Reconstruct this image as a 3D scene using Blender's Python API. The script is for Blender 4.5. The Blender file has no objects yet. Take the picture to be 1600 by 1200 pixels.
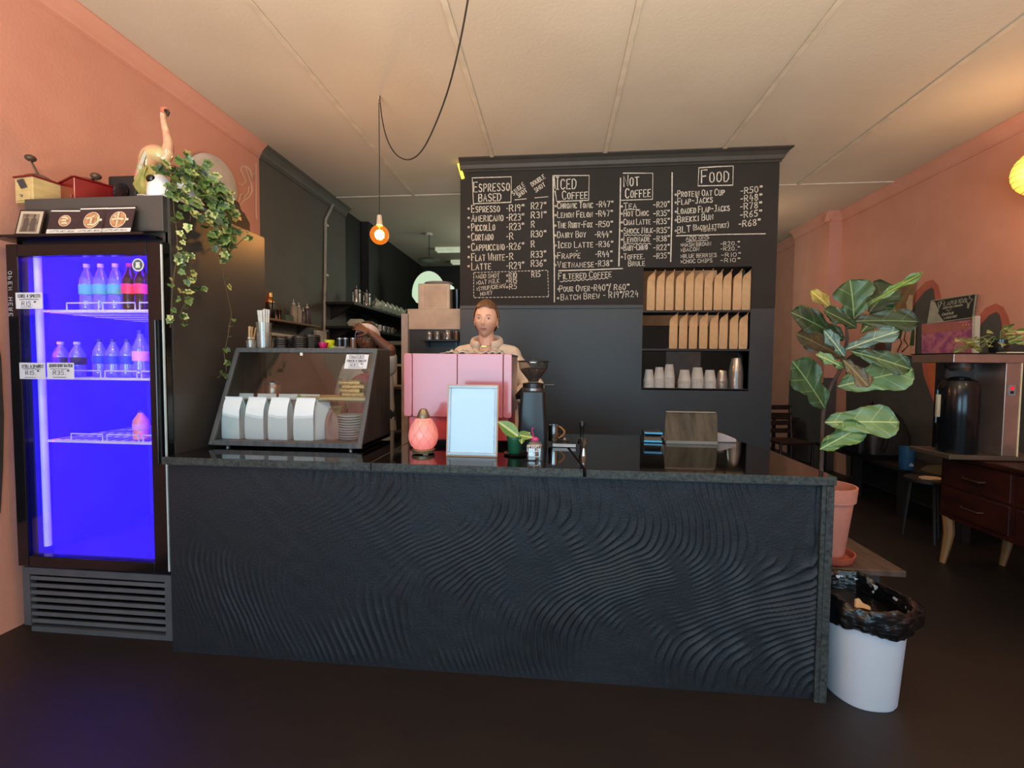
import bpy, bmesh, math, random
import numpy as np
from math import sin, cos, pi, radians
from mathutils import Vector, Matrix

random.seed(7); np.random.seed(7)
sc = bpy.context.scene
COL = sc.collection

# ------------------------------------------------------------------ camera
FPX = 710.0; PITCH, YAW, ROLL = 0.0440, 0.0965, 0.0081
EYE = Vector((0, 0, 1.40))
Fw = Vector((-sin(YAW)*cos(PITCH), cos(YAW)*cos(PITCH), -sin(PITCH)))
R0 = Vector((cos(YAW), sin(YAW), 0)); U0 = R0.cross(Fw)
Rt = R0*cos(ROLL) + U0*sin(ROLL); Up = -R0*sin(ROLL) + U0*cos(ROLL)
cd = bpy.data.cameras.new('camera'); cam = bpy.data.objects.new('camera', cd); COL.objects.link(cam)
cd.sensor_width = 36.0; cd.lens = FPX*36/1600; cd.clip_start = 0.05; cd.clip_end = 100
cam.matrix_world = Matrix(((Rt.x, Up.x, -Fw.x, EYE.x), (Rt.y, Up.y, -Fw.y, EYE.y), (Rt.z, Up.z, -Fw.z, EYE.z), (0, 0, 0, 1)))
sc.camera = cam

# ------------------------------------------------------------------ world, lights, exposure
sc.view_settings.view_transform = 'Standard'; sc.view_settings.look = 'None'
sc.view_settings.gamma = 1.0; sc.view_settings.use_curve_mapping = False
sc.view_settings.exposure = 0.0
sc.cycles.use_denoising = True
sc.cycles.max_bounces = 8; sc.cycles.transparent_max_bounces = 16
sc.cycles.sample_clamp_indirect = 6.0
w = bpy.data.worlds.new('world'); sc.world = w; w.use_nodes = True
w.node_tree.nodes['Background'].inputs[0].default_value = (0.62, 0.78, 1.0, 1)
w.node_tree.nodes['Background'].inputs[1].default_value = 1.0

def area(name, loc, target, sx, sy, power, color):
    l = bpy.data.lights.new(name, 'AREA'); l.shape = 'RECTANGLE'; l.size = sx; l.size_y = sy; l.energy = power; l.color = color
    o = bpy.data.objects.new(name, l); COL.objects.link(o); o.location = loc
    o.rotation_euler = (Vector(target) - Vector(loc)).to_track_quat('-Z', 'Y').to_euler(); return o

def point(name, loc, power, color, r=0.04):
    l = bpy.data.lights.new(name, 'POINT'); l.energy = power; l.color = color; l.shadow_soft_size = r
    o = bpy.data.objects.new(name, l); COL.objects.link(o); o.location = loc; return o

DAY = (0.44, 0.78, 1.0); WARM = (1.0, 0.72, 0.47)
area('daylight_window', (-1.35, -2.92, 1.55), (-1.35, 5, 1.55), 2.3, 2.1, 112, DAY)
area('daylight_window', (1.95, -2.92, 1.55), (1.95, 5, 1.55), 2.3, 2.1, 76, DAY)
ceiling_fill = area('ceiling_bounce_fill', (0.2, -1.5, 0.06), (0.2, 0.3, 3.43), 5.0, 1.4, 430, (1.0, .90, .70)); ceiling_fill.data.spread = radians(100)  # added upward fill that brightens the ceiling, standing in for bounced daylight
for lx, ly, lz, p in ((-1.5, 0.9, 2.75, 26), (0.9, 0.9, 2.75, 26), (2.8, 1.3, 2.6, 9)):
    point('pendant_and_fill_glow', (lx, ly, lz), p, WARM, 0.06)
point('pendant_and_fill_glow', (2.6, 6.3, 2.6), 13, WARM, 0.1)  # added fill hidden behind the partition to brighten the far end; no pendant there
point('kitchen_glow', (-0.4, 7.3, 2.7), 40, (0.80, 1.0, 0.82), 0.25)
point('kitchen_glow', (1.2, 7.4, 2.7), 14, (0.85, 1.0, 0.86), 0.2)

# ------------------------------------------------------------------ helpers: pixels to places
def ray(px, py): return Rt*((px-800)/FPX) - Up*((py-600)/FPX) + Fw
def PY(px, py, y): d = ray(px, py); return EYE + d*(y/d.y)
def PX(px, py, x): d = ray(px, py); return EYE + d*(x/d.x)
def PZ(px, py, z): d = ray(px, py); return EYE + d*((z-1.40)/d.z)
def nth(i, n, what):
    o = ('second ', 'third ', 'fourth ', 'fifth ', 'sixth ', 'seventh ', 'eighth ', 'ninth ', 'tenth ', 'eleventh ', 'twelfth ')
    return ('lowest ' if i == 0 else 'topmost ' if i == n-1 else o[min(i-1, 10)]) + what
def lin(h):
    h = h.lstrip('#'); c = [int(h[i:i+2], 16)/255 for i in (0, 2, 4)]
    return tuple(((v+0.055)/1.055)**2.4 if v > 0.04045 else v/12.92 for v in c) + (1,)

# ------------------------------------------------------------------ materials
MATS = {}
def mat(name, col='#808080', rough=0.6, metal=0.0, col2=None, scale=8.0, bump=0.0, bscale=40.0, spec=0.5, stretch=None, emit=None, estr=0.0, sss=0.0, detail=3.0, coat=0.0, lo=0.35, hi=0.65):
    if name in MATS: return MATS[name]
    m = bpy.data.materials.new(name); m.use_nodes = True; nt = m.node_tree; b = nt.nodes['Principled BSDF']
    b.inputs['Base Color'].default_value = lin(col); b.inputs['Roughness'].default_value = rough
    b.inputs['Metallic'].default_value = metal; b.inputs['Specular IOR Level'].default_value = spec
    if coat: b.inputs['Coat Weight'].default_value = coat; b.inputs['Coat Roughness'].default_value = 0.08
    if sss: b.inputs['Subsurface Weight'].default_value = sss; b.inputs['Subsurface Radius'].default_value = (0.01, 0.004, 0.002); b.inputs['Subsurface Scale'].default_value = 1.0
    if emit: b.inputs['Emission Color'].default_value = lin(emit); b.inputs['Emission Strength'].default_value = estr
    tc = nt.nodes.new('ShaderNodeTexCoord'); mp = nt.nodes.new('ShaderNodeMapping'); nt.links.new(tc.outputs['Object'], mp.inputs[0])
    if stretch: mp.inputs['Scale'].default_value = stretch
    if col2 is None:
        c = lin(col); col2v = tuple(min(1, v*0.82) for v in c[:3]) + (1,)
    else: col2v = lin(col2)
    n = nt.nodes.new('ShaderNodeTexNoise'); n.inputs['Scale'].default_value = scale; n.inputs['Detail'].default_value = detail
    nt.links.new(mp.outputs[0], n.inputs['Vector'])
    r = nt.nodes.new('ShaderNodeValToRGB'); r.color_ramp.elements[0].position = lo; r.color_ramp.elements[1].position = hi
    r.color_ramp.elements[0].color = col2v; r.color_ramp.elements[1].color = lin(col)
    nt.links.new(n.outputs['Fac'], r.inputs[0]); nt.links.new(r.outputs[0], b.inputs['Base Color'])
    if bump:
        n2 = nt.nodes.new('ShaderNodeTexNoise'); n2.inputs['Scale'].default_value = bscale; n2.inputs['Detail'].default_value = 4
        nt.links.new(mp.outputs[0], n2.inputs['Vector'])
        bp = nt.nodes.new('ShaderNodeBump'); bp.inputs['Strength'].default_value = bump; bp.inputs['Distance'].default_value = 0.01
        nt.links.new(n2.outputs['Fac'], bp.inputs['Height']); nt.links.new(bp.outputs[0], b.inputs['Normal'])
    MATS[name] = m; return m

def glass(name, tint='#ffffff', gl=0.08, rough=0.02, density=0.0, dcol='#888888'):
    """thin clear sheet: see-through with a Fresnel reflection, optionally partly coloured"""
    if name in MATS: return MATS[name]
    m = bpy.data.materials.new(name); m.use_nodes = True; nt = m.node_tree; nt.nodes.clear()
    out = nt.nodes.new('ShaderNodeOutputMaterial'); t = nt.nodes.new('ShaderNodeBsdfTransparent'); g = nt.nodes.new('ShaderNodeBsdfGlossy')
    t.inputs[0].default_value = lin(tint); g.inputs['Roughness'].default_value = rough
    lw = nt.nodes.new('ShaderNodeLayerWeight'); lw.inputs['Blend'].default_value = .5
    pw = nt.nodes.new('ShaderNodeMath'); pw.operation = 'POWER'; pw.inputs[1].default_value = 4.0; nt.links.new(lw.outputs['Facing'], pw.inputs[0])
    ad = nt.nodes.new('ShaderNodeMath'); ad.operation = 'MULTIPLY_ADD'; ad.inputs[1].default_value = .9-gl; ad.inputs[2].default_value = gl; ad.use_clamp = True
    nt.links.new(pw.outputs[0], ad.inputs[0])
    mx = nt.nodes.new('ShaderNodeMixShader'); nt.links.new(ad.outputs[0], mx.inputs[0])
    last = t.outputs[0]
    if density:
        d = nt.nodes.new('ShaderNodeBsdfPrincipled'); d.inputs['Base Color'].default_value = lin(dcol); d.inputs['Roughness'].default_value = 0.3
        m2 = nt.nodes.new('ShaderNodeMixShader'); m2.inputs[0].default_value = density
        nt.links.new(t.outputs[0], m2.inputs[1]); nt.links.new(d.outputs[0], m2.inputs[2]); last = m2.outputs[0]
    nt.links.new(last, mx.inputs[1]); nt.links.new(g.outputs[0], mx.inputs[2]); nt.links.new(mx.outputs[0], out.inputs[0])
    MATS[name] = m; return m

def emis(name, col, strength):
    if name in MATS: return MATS[name]
    m = bpy.data.materials.new(name); m.use_nodes = True; nt = m.node_tree; nt.nodes.clear()
    out = nt.nodes.new('ShaderNodeOutputMaterial'); e = nt.nodes.new('ShaderNodeEmission')
    e.inputs[0].default_value = lin(col); e.inputs[1].default_value = strength; nt.links.new(e.outputs[0], out.inputs[0])
    MATS[name] = m; return m

# ------------------------------------------------------------------ mesh builder
class MB:
    def __init__(s): s.v = []; s.f = []
    def add(s, vs, fs):
        k = len(s.v); s.v += [Vector(v) for v in vs]; s.f += [tuple(i+k for i in f) for f in fs]; return s
    def box(s, x0, x1, y0, y1, z0, z1):
        return s.add([(x0,y0,z0),(x1,y0,z0),(x1,y1,z0),(x0,y1,z0),(x0,y0,z1),(x1,y0,z1),(x1,y1,z1),(x0,y1,z1)],
                     [(0,3,2,1),(4,5,6,7),(0,1,5,4),(1,2,6,5),(2,3,7,6),(3,0,4,7)])
    def bar(s, p, q, a, b, up=(0,0,1)):
        p = Vector(p); q = Vector(q); d = (q-p).normalized(); u = Vector(up)
        if abs(d.dot(u)) > 0.99: u = Vector((0,1,0))
        sd = d.cross(u).normalized()*a/2; uu = sd.cross(d).normalized()*b/2
        vs = [p-sd-uu, p+sd-uu, p+sd+uu, p-sd+uu, q-sd-uu, q+sd-uu, q+sd+uu, q-sd+uu]
        return s.add(vs, [(0,1,2,3),(4,7,6,5),(0,4,5,1),(1,5,6,2),(2,6,7,3),(3,7,4,0)])
    def rings(s, rings, close=False, cap0=True, cap1=True):
        k = len(s.v); n = len(rings[0])
        for r in rings: s.v += [Vector(v) for v in r]
        m = len(rings)
        for i in range(m if close else m-1):
            a = k+i*n; b = k+((i+1) % m)*n
            for j in range(n): s.f.append((a+j, a+(j+1) % n, b+(j+1) % n, b+j))
        if not close:
            if cap0: s.f.append(tuple(k+j for j in reversed(range(n))))
            if cap1: s.f.append(tuple(k+(m-1)*n+j for j in range(n)))
        return s
    def lathe(s, prof, c=(0,0,0), n=24, cap0=True, cap1=True, sx=1, sy=1):
        c = Vector(c)
        return s.rings([[c+Vector((r*sx*cos(2*pi*j/n), r*sy*sin(2*pi*j/n), z)) for j in range(n)] for r, z in prof], cap0=cap0, cap1=cap1)
    def tube(s, pts, r, n=8, cap=True, close=False):
        pts = [Vector(p) for p in pts]; rs = r if isinstance(r, (list, tuple)) else [r]*len(pts); out = []; nrm = None
        for i, p in enumerate(pts):
            a = pts[i-1] if (i > 0 or close) else p; b = pts[(i+1) % len(pts)] if (i < len(pts)-1 or close) else p
            d = (b-a).normalized()
            if nrm is None: nrm = d.orthogonal().normalized()
            nrm = (nrm - d*nrm.dot(d)).normalized(); bi = d.cross(nrm)
            out.append([p + (nrm*cos(2*pi*j/n) + bi*sin(2*pi*j/n))*rs[i] for j in range(n)])
        return s.rings(out, close=close, cap0=cap, cap1=cap)
    def cone(s, p, q, r0, r1, n=16): return s.tube([p, q], [r0, r1], n)
    def ball(s, c, rx, ry=None, rz=None, n=16, m=10):
        ry = ry or rx; rz = rz or rx; c = Vector(c)
        return s.rings([[c+Vector((rx*sin(pi*i/m)*cos(2*pi*j/n), ry*sin(pi*i/m)*sin(2*pi*j/n), -rz*cos(pi*i/m))) for j in range(n)]
                        for i in [0.12]+list(range(1, m))+[m-0.12]])
    def prism(s, poly, mp, t0, t1):
        """poly 2D points, mp(u,v,t)->3D"""
        n = len(poly); k = len(s.v)
        s.v += [Vector(mp(u, v, t0)) for u, v in poly] + [Vector(mp(u, v, t1)) for u, v in poly]
        s.f.append(tuple(k+i for i in reversed(range(n)))); s.f.append(tuple(k+n+i for i in range(n)))
        for i in range(n): s.f.append((k+i, k+(i+1) % n, k+n+(i+1) % n, k+n+i))
        return s
    def poly(s, pts): k = len(s.v); s.v += [Vector(p) for p in pts]; s.f.append(tuple(range(k, k+len(pts)))); return s
    def xf(s, M):
        s.v = [M @ v for v in s.v]; return s
    def mesh(s, name, m):
        me = bpy.data.meshes.new(name); me.from_pydata([tuple(v) for v in s.v], [], s.f); me.materials.append(m); me.update(); return me
    def build(s, name, m, parent=None, smooth=False, bevel=0.0, world=False, loc=None, fix=True):
        off = Vector((0,0,0))
        if world and parent:
            p = parent
            while p: off += p.location; p = p.parent
        if loc is not None: off = Vector(loc)
        if off.length: s.v = [v-off for v in s.v]
        me = s.mesh(name, m)
        if fix:
            bm = bmesh.new(); bm.from_mesh(me); bmesh.ops.recalc_face_normals(bm, faces=bm.faces); bm.to_mesh(me); bm.free()
        if smooth:
            me.polygons.foreach_set('use_smooth', [True]*len(me.polygons))
            try: me.set_sharp_from_angle(angle=radians(38))
            except Exception: pass
        o = bpy.data.objects.new(name, me); COL.objects.link(o)
        if parent: o.parent = parent
        if loc is not None: o.location = loc
        if bevel:
            b = o.modifiers.new('bevel', 'BEVEL'); b.width = bevel; b.segments = 2; b.limit_method = 'ANGLE'
        return o

def tag(o, label=None, cat=None, group=None, kind=None):
    if label: o['label'] = label
    if cat: o['category'] = cat
    if group: o['group'] = group
    if kind: o['kind'] = kind
    return o
def thing(name, label, cat, loc=(0,0,0), rz=0, group=None):
    o = bpy.data.objects.new(name, None); COL.objects.link(o); o.location = loc; o.rotation_euler = (0,0,rz)
    o.empty_display_size = 0.05
    return tag(o, label, cat, group)
def struct(o): o['kind'] = 'structure'; return o
def dup(root, loc=None, rz=None, label=None, group=None, scale=None):
    kids = {}
    for o in COL.objects:
        if o.parent: kids.setdefault(o.parent.name, []).append(o)
    def cp(o, par):
        c = o.copy(); COL.objects.link(c)
        if par: c.parent = par
        for ch in kids.get(o.name, []): cp(ch, c)
        return c
    r = cp(root, None)
    if loc is not None: r.location = loc
    if rz is not None: r.rotation_euler = (r.rotation_euler.x, r.rotation_euler.y, rz)
    if label: r['label'] = label
    if group: r['group'] = group
    if scale: r.scale = scale if isinstance(scale, (tuple, list)) else (scale,)*3
    return r

# ------------------------------------------------------------------ hand lettering
G = {
'A':[[(0,0),(2,6),(4,0)],[(.8,2.2),(3.2,2.2)]],'B':[[(0,0),(0,6),(2.6,6),(3.4,5),(3.2,3.6),(2,3.1),(0,3.1)],[(2,3.1),(3.6,2.4),(3.8,1),(2.6,0),(0,0)]],
'C':[[(3.8,5),(2.8,6),(1.2,6),(0,4.6),(0,1.4),(1.2,0),(2.8,0),(3.8,1)]],'D':[[(0,0),(0,6),(2,6),(3.8,4.6),(3.8,1.6),(2.2,0),(0,0)]],
'E':[[(3.6,6),(0,6),(0,0),(3.6,0)],[(0,3.1),(2.8,3.1)]],'F':[[(3.6,6),(0,6),(0,0)],[(0,3.1),(2.8,3.1)]],
'G':[[(3.8,5),(2.8,6),(1.2,6),(0,4.6),(0,1.4),(1.2,0),(2.8,0),(3.8,1.2),(3.8,2.8),(2.4,2.8)]],'H':[[(0,0),(0,6)],[(4,0),(4,6)],[(0,3),(4,3)]],
'I':[[(0.6,6),(2.6,6)],[(1.6,6),(1.6,0)],[(0.6,0),(2.6,0)]],'i':[[(1,0),(1,6)]],'J':[[(1,6),(3.8,6)],[(2.8,6),(2.8,1.2),(1.8,0),(.4,.6)]],
'K':[[(0,0),(0,6)],[(3.6,6),(0,2.6),(3.8,0)]],'L':[[(0,6),(0,0),(3.4,0)]],'M':[[(0,0),(.4,6),(2.2,2.4),(4,6),(4.4,0)]],
'N':[[(0,0),(0,6),(3.8,0),(3.8,6)]],'O':[[(2,6),(.5,5.2),(0,3),(.5,.8),(2,0),(3.5,.8),(4,3),(3.5,5.2),(2,6)]],
'P':[[(0,0),(0,6),(2.4,6),(3.6,5),(3.4,3.6),(2.2,2.8),(0,2.8)]],'Q':[[(2,6),(.5,5.2),(0,3),(.5,.8),(2,0),(3.5,.8),(4,3),(3.5,5.2),(2,6)],[(2.6,1.4),(4.2,-.4)]],
'R':[[(0,0),(0,6),(2.4,6),(3.5,5),(3.3,3.7),(2.2,3),(0,3)],[(1.6,3),(3.8,0)]],'S':[[(3.5,5.2),(2.4,6),(1,6),(.1,4.9),(.7,3.6),(3,2.6),(3.7,1.4),(2.6,0),(1,0),(0,.9)]],
'T':[[(0,6),(4,6)],[(2,6),(2,0)]],'U':[[(0,6),(0,1.4),(1,0),(2.8,0),(3.8,1.4),(3.8,6)]],'V':[[(0,6),(2,0),(4,6)]],'W':[[(0,6),(1.1,0),(2.4,4.4),(3.6,0),(4.8,6)]],
'X':[[(0,0),(3.8,6)],[(0,6),(3.8,0)]],'Y':[[(0,6),(2,3),(4,6)],[(2,3),(2,0)]],'Z':[[(0,6),(3.8,6),(0,0),(3.8,0)]],
'0':[[(1.8,6),(.4,5),(0,3),(.4,1),(1.8,0),(3.2,1),(3.6,3),(3.2,5),(1.8,6)]],'1':[[(.9,6),(.9,0)]],
'2':[[(0,4.8),(.8,6),(2.4,6),(3.3,4.8),(2.8,3.2),(0,0),(3.6,0)]],'3':[[(0,5.4),(1.4,6),(3,5.4),(2.9,3.8),(1.4,3.2)],[(1.4,3.2),(3.2,2.6),(3.3,.9),(1.8,0),(0,.6)]],
'4':[[(1.4,6),(0,2.2),(3.6,2.2)],[(2.8,4),(2.6,-.4)]],'5':[[(3.4,6),(.6,6),(.3,3.4),(2.2,3.7),(3.4,2.4),(3,.7),(1.6,0),(0,.5)]],
'6':[[(2.8,6),(.8,4),(0,1.8),(.9,.1),(2.4,0),(3.3,1.2),(2.8,2.7),(1.4,3),(.2,2)]],'7':[[(0,6),(3.4,6),(1.4,0)]],
'8':[[(1.8,3.2),(.3,4.2),(.5,5.6),(1.8,6),(3,5.5),(3.1,4.2),(1.8,3.2),(.2,1.9),(.4,.5),(1.8,0),(3.2,.6),(3.3,2),(1.8,3.2)]],
'9':[[(3,3.8),(1.6,3),(.3,3.8),(.4,5.5),(1.8,6),(3,5.2),(3,3.8),(2.6,0)]],
'-':[[(.4,2.8),(2.6,2.9)]],'+':[[(.2,2.8),(3,2.9)],[(1.6,4.2),(1.6,1.4)]],'.':[[(.5,.1),(.9,.2)]],',':[[(.9,.6),(.4,-.9)]],'/':[[(0,-1),(2.6,6.6)]],
'(':[[(1.8,6.8),(.6,4.8),(.5,1.6),(1.8,-.8)]],')':[[(.4,6.8),(1.7,4.8),(1.7,1.6),(.4,-.8)]],'>':[[(0,4.6),(2.2,2.9),(0,1)]],'&':[[(3.6,.6),(.6,5),(1.6,6),(2.4,5),(.2,1.6),(1.2,0),(3.6,2.6)]],
'*':[[(1.2,3.6),(.5,3),(1.2,2.3),(1.9,3),(1.2,3.6)]],"'":[[(.4,6),(.4,4.6)]],'"':[[(.2,6.2),(.2,4.8)],[(1.2,6.2),(1.2,4.8)]],' ':[],
}
def ribbons(mb, mp, strokes, wd):
    """flat brush strokes: polylines in a 2D frame, mapped to 3D by mp"""
    for st in strokes:
        n = len(st)
        if n < 2: continue
        L = []; Rr = []
        for i, (x, y) in enumerate(st):
            ax, ay = st[max(0, i-1)]; bx, by = st[min(n-1, i+1)]
            if i == n-1 and st[0] == st[-1]: bx, by = st[1]
            dx, dy = bx-ax, by-ay; l = math.hypot(dx, dy) or 1
            w = wd*(0.82+0.3*random.random())/2
            nx, ny = -dy/l*w, dx/l*w
            if i == 0: x -= dx/l*wd*.3; y -= dy/l*wd*.3
            if i == n-1: x += dx/l*wd*.3; y += dy/l*wd*.3
            L.append((x+nx, y+ny)); Rr.append((x-nx, y-ny))
        k = len(mb.v)
        for a, b in zip(L, Rr): mb.v.append(Vector(mp(*a))); mb.v.append(Vector(mp(*b)))
        for i in range(n-1): mb.f.append((k+2*i, k+2*i+1, k+2*i+3, k+2*i+2))
def lettering(s, x0, y0, x1, y1, h, upv=(0, -1), jit=0.08):
    """strokes of the string s on the baseline (x0,y0)-(x1,y1); lower case gives small capitals, ~ raises tiny cents"""
    items = []; x = 0; k = 0
    while k < len(s):
        ch = s[k]
        if ch == '~':
            for q in range(2): items.append(('O', x+0.3, 0.26, 4.6)); x += 1.5
            k += 1; continue
        small = ch.islower() and ch.upper() in G; g = ch.upper() if small else ch
        if ch == 'i': g = 'i'
        sc_ = 0.78 if small else 1.0
        st = G.get(g, []); wdt = max([p[0] for q in st for p in q] + [0]) if st else 2.2
        items.append((g, x, sc_, 0)); x += wdt*sc_ + (1.75 if st else 0.3); k += 1
    tot = max(x-1.75, .1); dx, dy = (x1-x0)/tot, (y1-y0)/tot; out = []
    for g, xo, sc_, yo in items:
        for st in G.get(g, []):
            pts = []
            for (u, v) in st:
                u2 = xo + u*sc_ + random.uniform(-jit, jit)*sc_*2; v2 = (yo + v*sc_ + random.uniform(-jit, jit)*sc_)/6*h
                pts.append((x0+dx*u2+upv[0]*v2, y0+dy*u2+upv[1]*v2))
            out.append(pts)
    return out

# ================================================================== SETTING
ZC = 3.43; XL = -2.80; XR = 3.73; YW = 4.60; YB = 9.40; YF = -3.0
m_pink = mat('salmon_plaster', '#cf9480', 0.75, col2='#c98d79', scale=3, bump=0.10, bscale=60)
m_grey = mat('charcoal_paint', '#585650', 0.6, col2='#52504b', scale=3, bump=0.08, bscale=70)
m_black = mat('black_wall_paint', '#1b1816', 0.6, col2='#171413', scale=3, bump=0.05)
m_ceil = mat('ceiling_paint', '#c4b6a6', 0.8, col2='#bdae9e', scale=1.2, bump=0.12, bscale=50)
m_floor = mat('dark_floor', '#1c1513', 0.5, col2='#161110', scale=2.5, bump=0.10, bscale=18, detail=6)
m_slate = mat('slate_paint', '#2c3033', 0.42, col2='#282c2e', scale=2.0, bump=0.05, bscale=90)
m_board = mat('chalkboard_paint', '#231f1c', 0.75, col2='#1f1b18', scale=2.5, bump=0.04, bscale=90)
m_chalk = mat('chalk', '#ddd6c8', 0.9, col2='#b9b2a6', scale=60)
m_white = mat('white_paint', '#d9d6cf', 0.5)

def slab(name, mb, m, parent=None, **k):
    o = mb.build(name, m, parent, **k)
    if not parent: struct(o)
    return o
floor = slab('floor', MB().box(XL-.1, XR+.1, YF-.1, YB+.1, -0.05, 0), m_floor)
ceil = slab('ceiling', MB().box(XL-.1, XR+.1, YF-.1, YB+.1, ZC, ZC+.05), m_ceil)
for x in (-1.74, -.65, .44, 1.54, 2.66):
    MB().box(x-.02, x+.02, YF, 5.44, ZC-.012, ZC).build('batten', mat('batten_paint', '#cbbcaa', .7), ceil, bevel=.004)
MB().box(XL, XR, 5.43, 5.455, ZC-.012, ZC).build('batten', mat('batten_white', '#cfc6b8', .6), ceil, bevel=.002)
# left wall: salmon, then charcoal, then black
wl = slab('wall_left', MB().box(XL-.1, XL, YF, 4.10, 0, ZC), m_pink)
MB().box(XL-.1, XL+.003, 4.10, 5.85, 0, ZC).build('charcoal_section', m_grey, wl)
MB().box(XL-.1, XL-.02, 5.85, YB, 0, ZC).build('black_section', m_black, wl)
MB().box(XL-.02, XL+.09, 6.40, 6.75, 0, ZC).build('black_pier', m_black, wl)
def cornice(name, p, q, out, m):
    """ogee cornice along p-q at the ceiling; out = unit vector into the room"""
    p = Vector(p); q = Vector(q); out = Vector(out)
    prof = [(0,0),(.085,0),(.085,-.012),(.06,-.03),(.035,-.06),(.022,-.09),(.012,-.10),(.012,-.12),(0,-.12)]
    o = MB().rings([[c+out*a+Vector((0,0,b)) for a, b in prof] for c in (p, q)]).build(name, m)
    return struct(o)
cornice('trim_1', (XL, YF, ZC), (XL, 4.10, ZC), (1,0,0), m_pink)
cornice('trim_2', (XL+.003, 4.10, ZC), (XL+.003, 5.85, ZC), (1,0,0), m_grey)
# white outlines painted on the left wall, edge line of the charcoal paint
m_line = mat('cream_line_paint', '#e6c3a8', .8)
mb = MB(); L = lambda a, b: PX(a, b, XL+.004)
ribbons(mb, L, [[(373,287),(379,289),(384,284),(380,275),(376,265),(378,260),(385,260),(391,266),(395,280),(396,271)],
                [(384,262),(386,270),(392,285),(394,298),(389,308),(380,314),(376,320)], [(372,318),(376,304),(381,303),(379,310),(388,301),(389,292)]], 2.6)
ribbons(mb, L, [[(400,255),(400,330),(401,342)]], 2.2)
mb.build('flamingo_outline', m_line, wl, fix=False)
# dark curved patch painted low on the left wall near the frame edge
mb = MB(); mb.prism([(-60,480),(-8,500),(2,560),(6,650),(5,730),(1,800),(-12,830),(-60,840)], lambda u, v, t: PX(u, v, XL+t), .001, .004)
mb.build('painted_patch', mat('dark_mural_paint', '#3a3535', .7), wl)
# right wall with a shallow pier
wr = slab('wall_right', MB().box(XR, XR+.1, YF, YB, 0, ZC), m_pink)
MB().box(3.57, XR, 6.46, 7.34, 0, ZC).build('pier', m_pink, wr)
cornice('trim_3', (XR, YF, ZC), (XR, 6.46, ZC), (-1,0,0), m_pink)
cornice('trim_4', (3.57, 6.40, ZC), (3.57, 7.34, ZC), (-1,0,0), m_pink)
cornice('trim_5', (3.50, 6.46, ZC), (XR, 6.46, ZC), (0,-1,0), m_pink)
cornice('trim_6', (XR, 7.34, ZC), (XR, YB, ZC), (-1,0,0), m_pink)
# mural of the right wall
m_mur = mat('mural_charcoal', '#4a4644', .7, col2='#45413f'); m_ring = mat('mural_rose', '#b9614f', .7); m_pet = mat('mural_orange', '#c8693f', .7)
Rw = lambda u, v, t: PX(u, v, XR-t)
ring = [(1395,560),(1408,515),(1420,482),(1432,455),(1446,440),(1458,437),(1466,446),(1470,463),(1474,500),(1515,520),(1524,500),(1540,481),(1556,474),(1568,480),(1576,496),(1580,520),(1583,545),(1400,600)]
MB().prism(ring, Rw, .001, .004).build('mural_shape', m_ring, wr)
dark = [(1322,1000),(1322,560),(1350,540),(1398,570),(1418,505),(1430,474),(1444,456),(1455,449),(1459,452),(1461,470),(1463,505),(1524,528),(1534,505),(1546,492),(1557,487),(1562,492),(1565,505),(1566,530),(1640,550),(1700,560),(1700,1250)]
MB().prism(dark, Rw, .002, .006).build('mural_shape', m_mur, wr)
MB().prism([(1440,563),(1482,563),(1480,590),(1474,620),(1472,660),(1480,700),(1474,690),(1463,640),(1450,605),(1443,585)], Rw, .003, .008).build('mural_shape', m_ring, wr)
MB().prism([(1447,564),(1474,564),(1470,590),(1467,615),(1470,650),(1460,620),(1452,600)], Rw, .004, .010).build('mural_shape', m_pet, wr)
MB().box(3.56, 3.575, 6.452, 7.34, 0, 1.18).build('mural_shape', m_mur, wr)
MB().box(3.57, XR-.002, 6.45, 6.465, 0, 1.25).build('mural_shape', m_mur, wr)
# back wall, dark
slab('wall_back', MB().box(XL-.1, XR+.1, YB, YB+.1, 0, ZC), m_black)
# street front behind the camera: wall with two window openings
wf = slab('wall_front', MB().box(XL, -2.55, YF-.1, YF, 0, ZC).box(-.15, .75, YF-.1, YF, 0, ZC).box(3.15, XR, YF-.1, YF, 0, ZC)
     .box(-2.55, -.15, YF-.1, YF, 0, .45).box(.75, 3.15, YF-.1, YF, 0, .45).box(-2.55, -.15, YF-.1, YF, 2.65, ZC).box(.75, 3.15, YF-.1, YF, 2.65, ZC), m_pink)
for i, x in enumerate((-2.55, .75)):
    o = MB().box(x, x+.05, YF-.08, YF-.02, .45, 2.65).box(x+2.35, x+2.4, YF-.08, YF-.02, .45, 2.65).box(x, x+2.4, YF-.08, YF-.02, .45, .5).box(x, x+2.4, YF-.08, YF-.02, 2.6, 2.65).build('window_%d' % (i+1), m_slate)
    struct(o)
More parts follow.
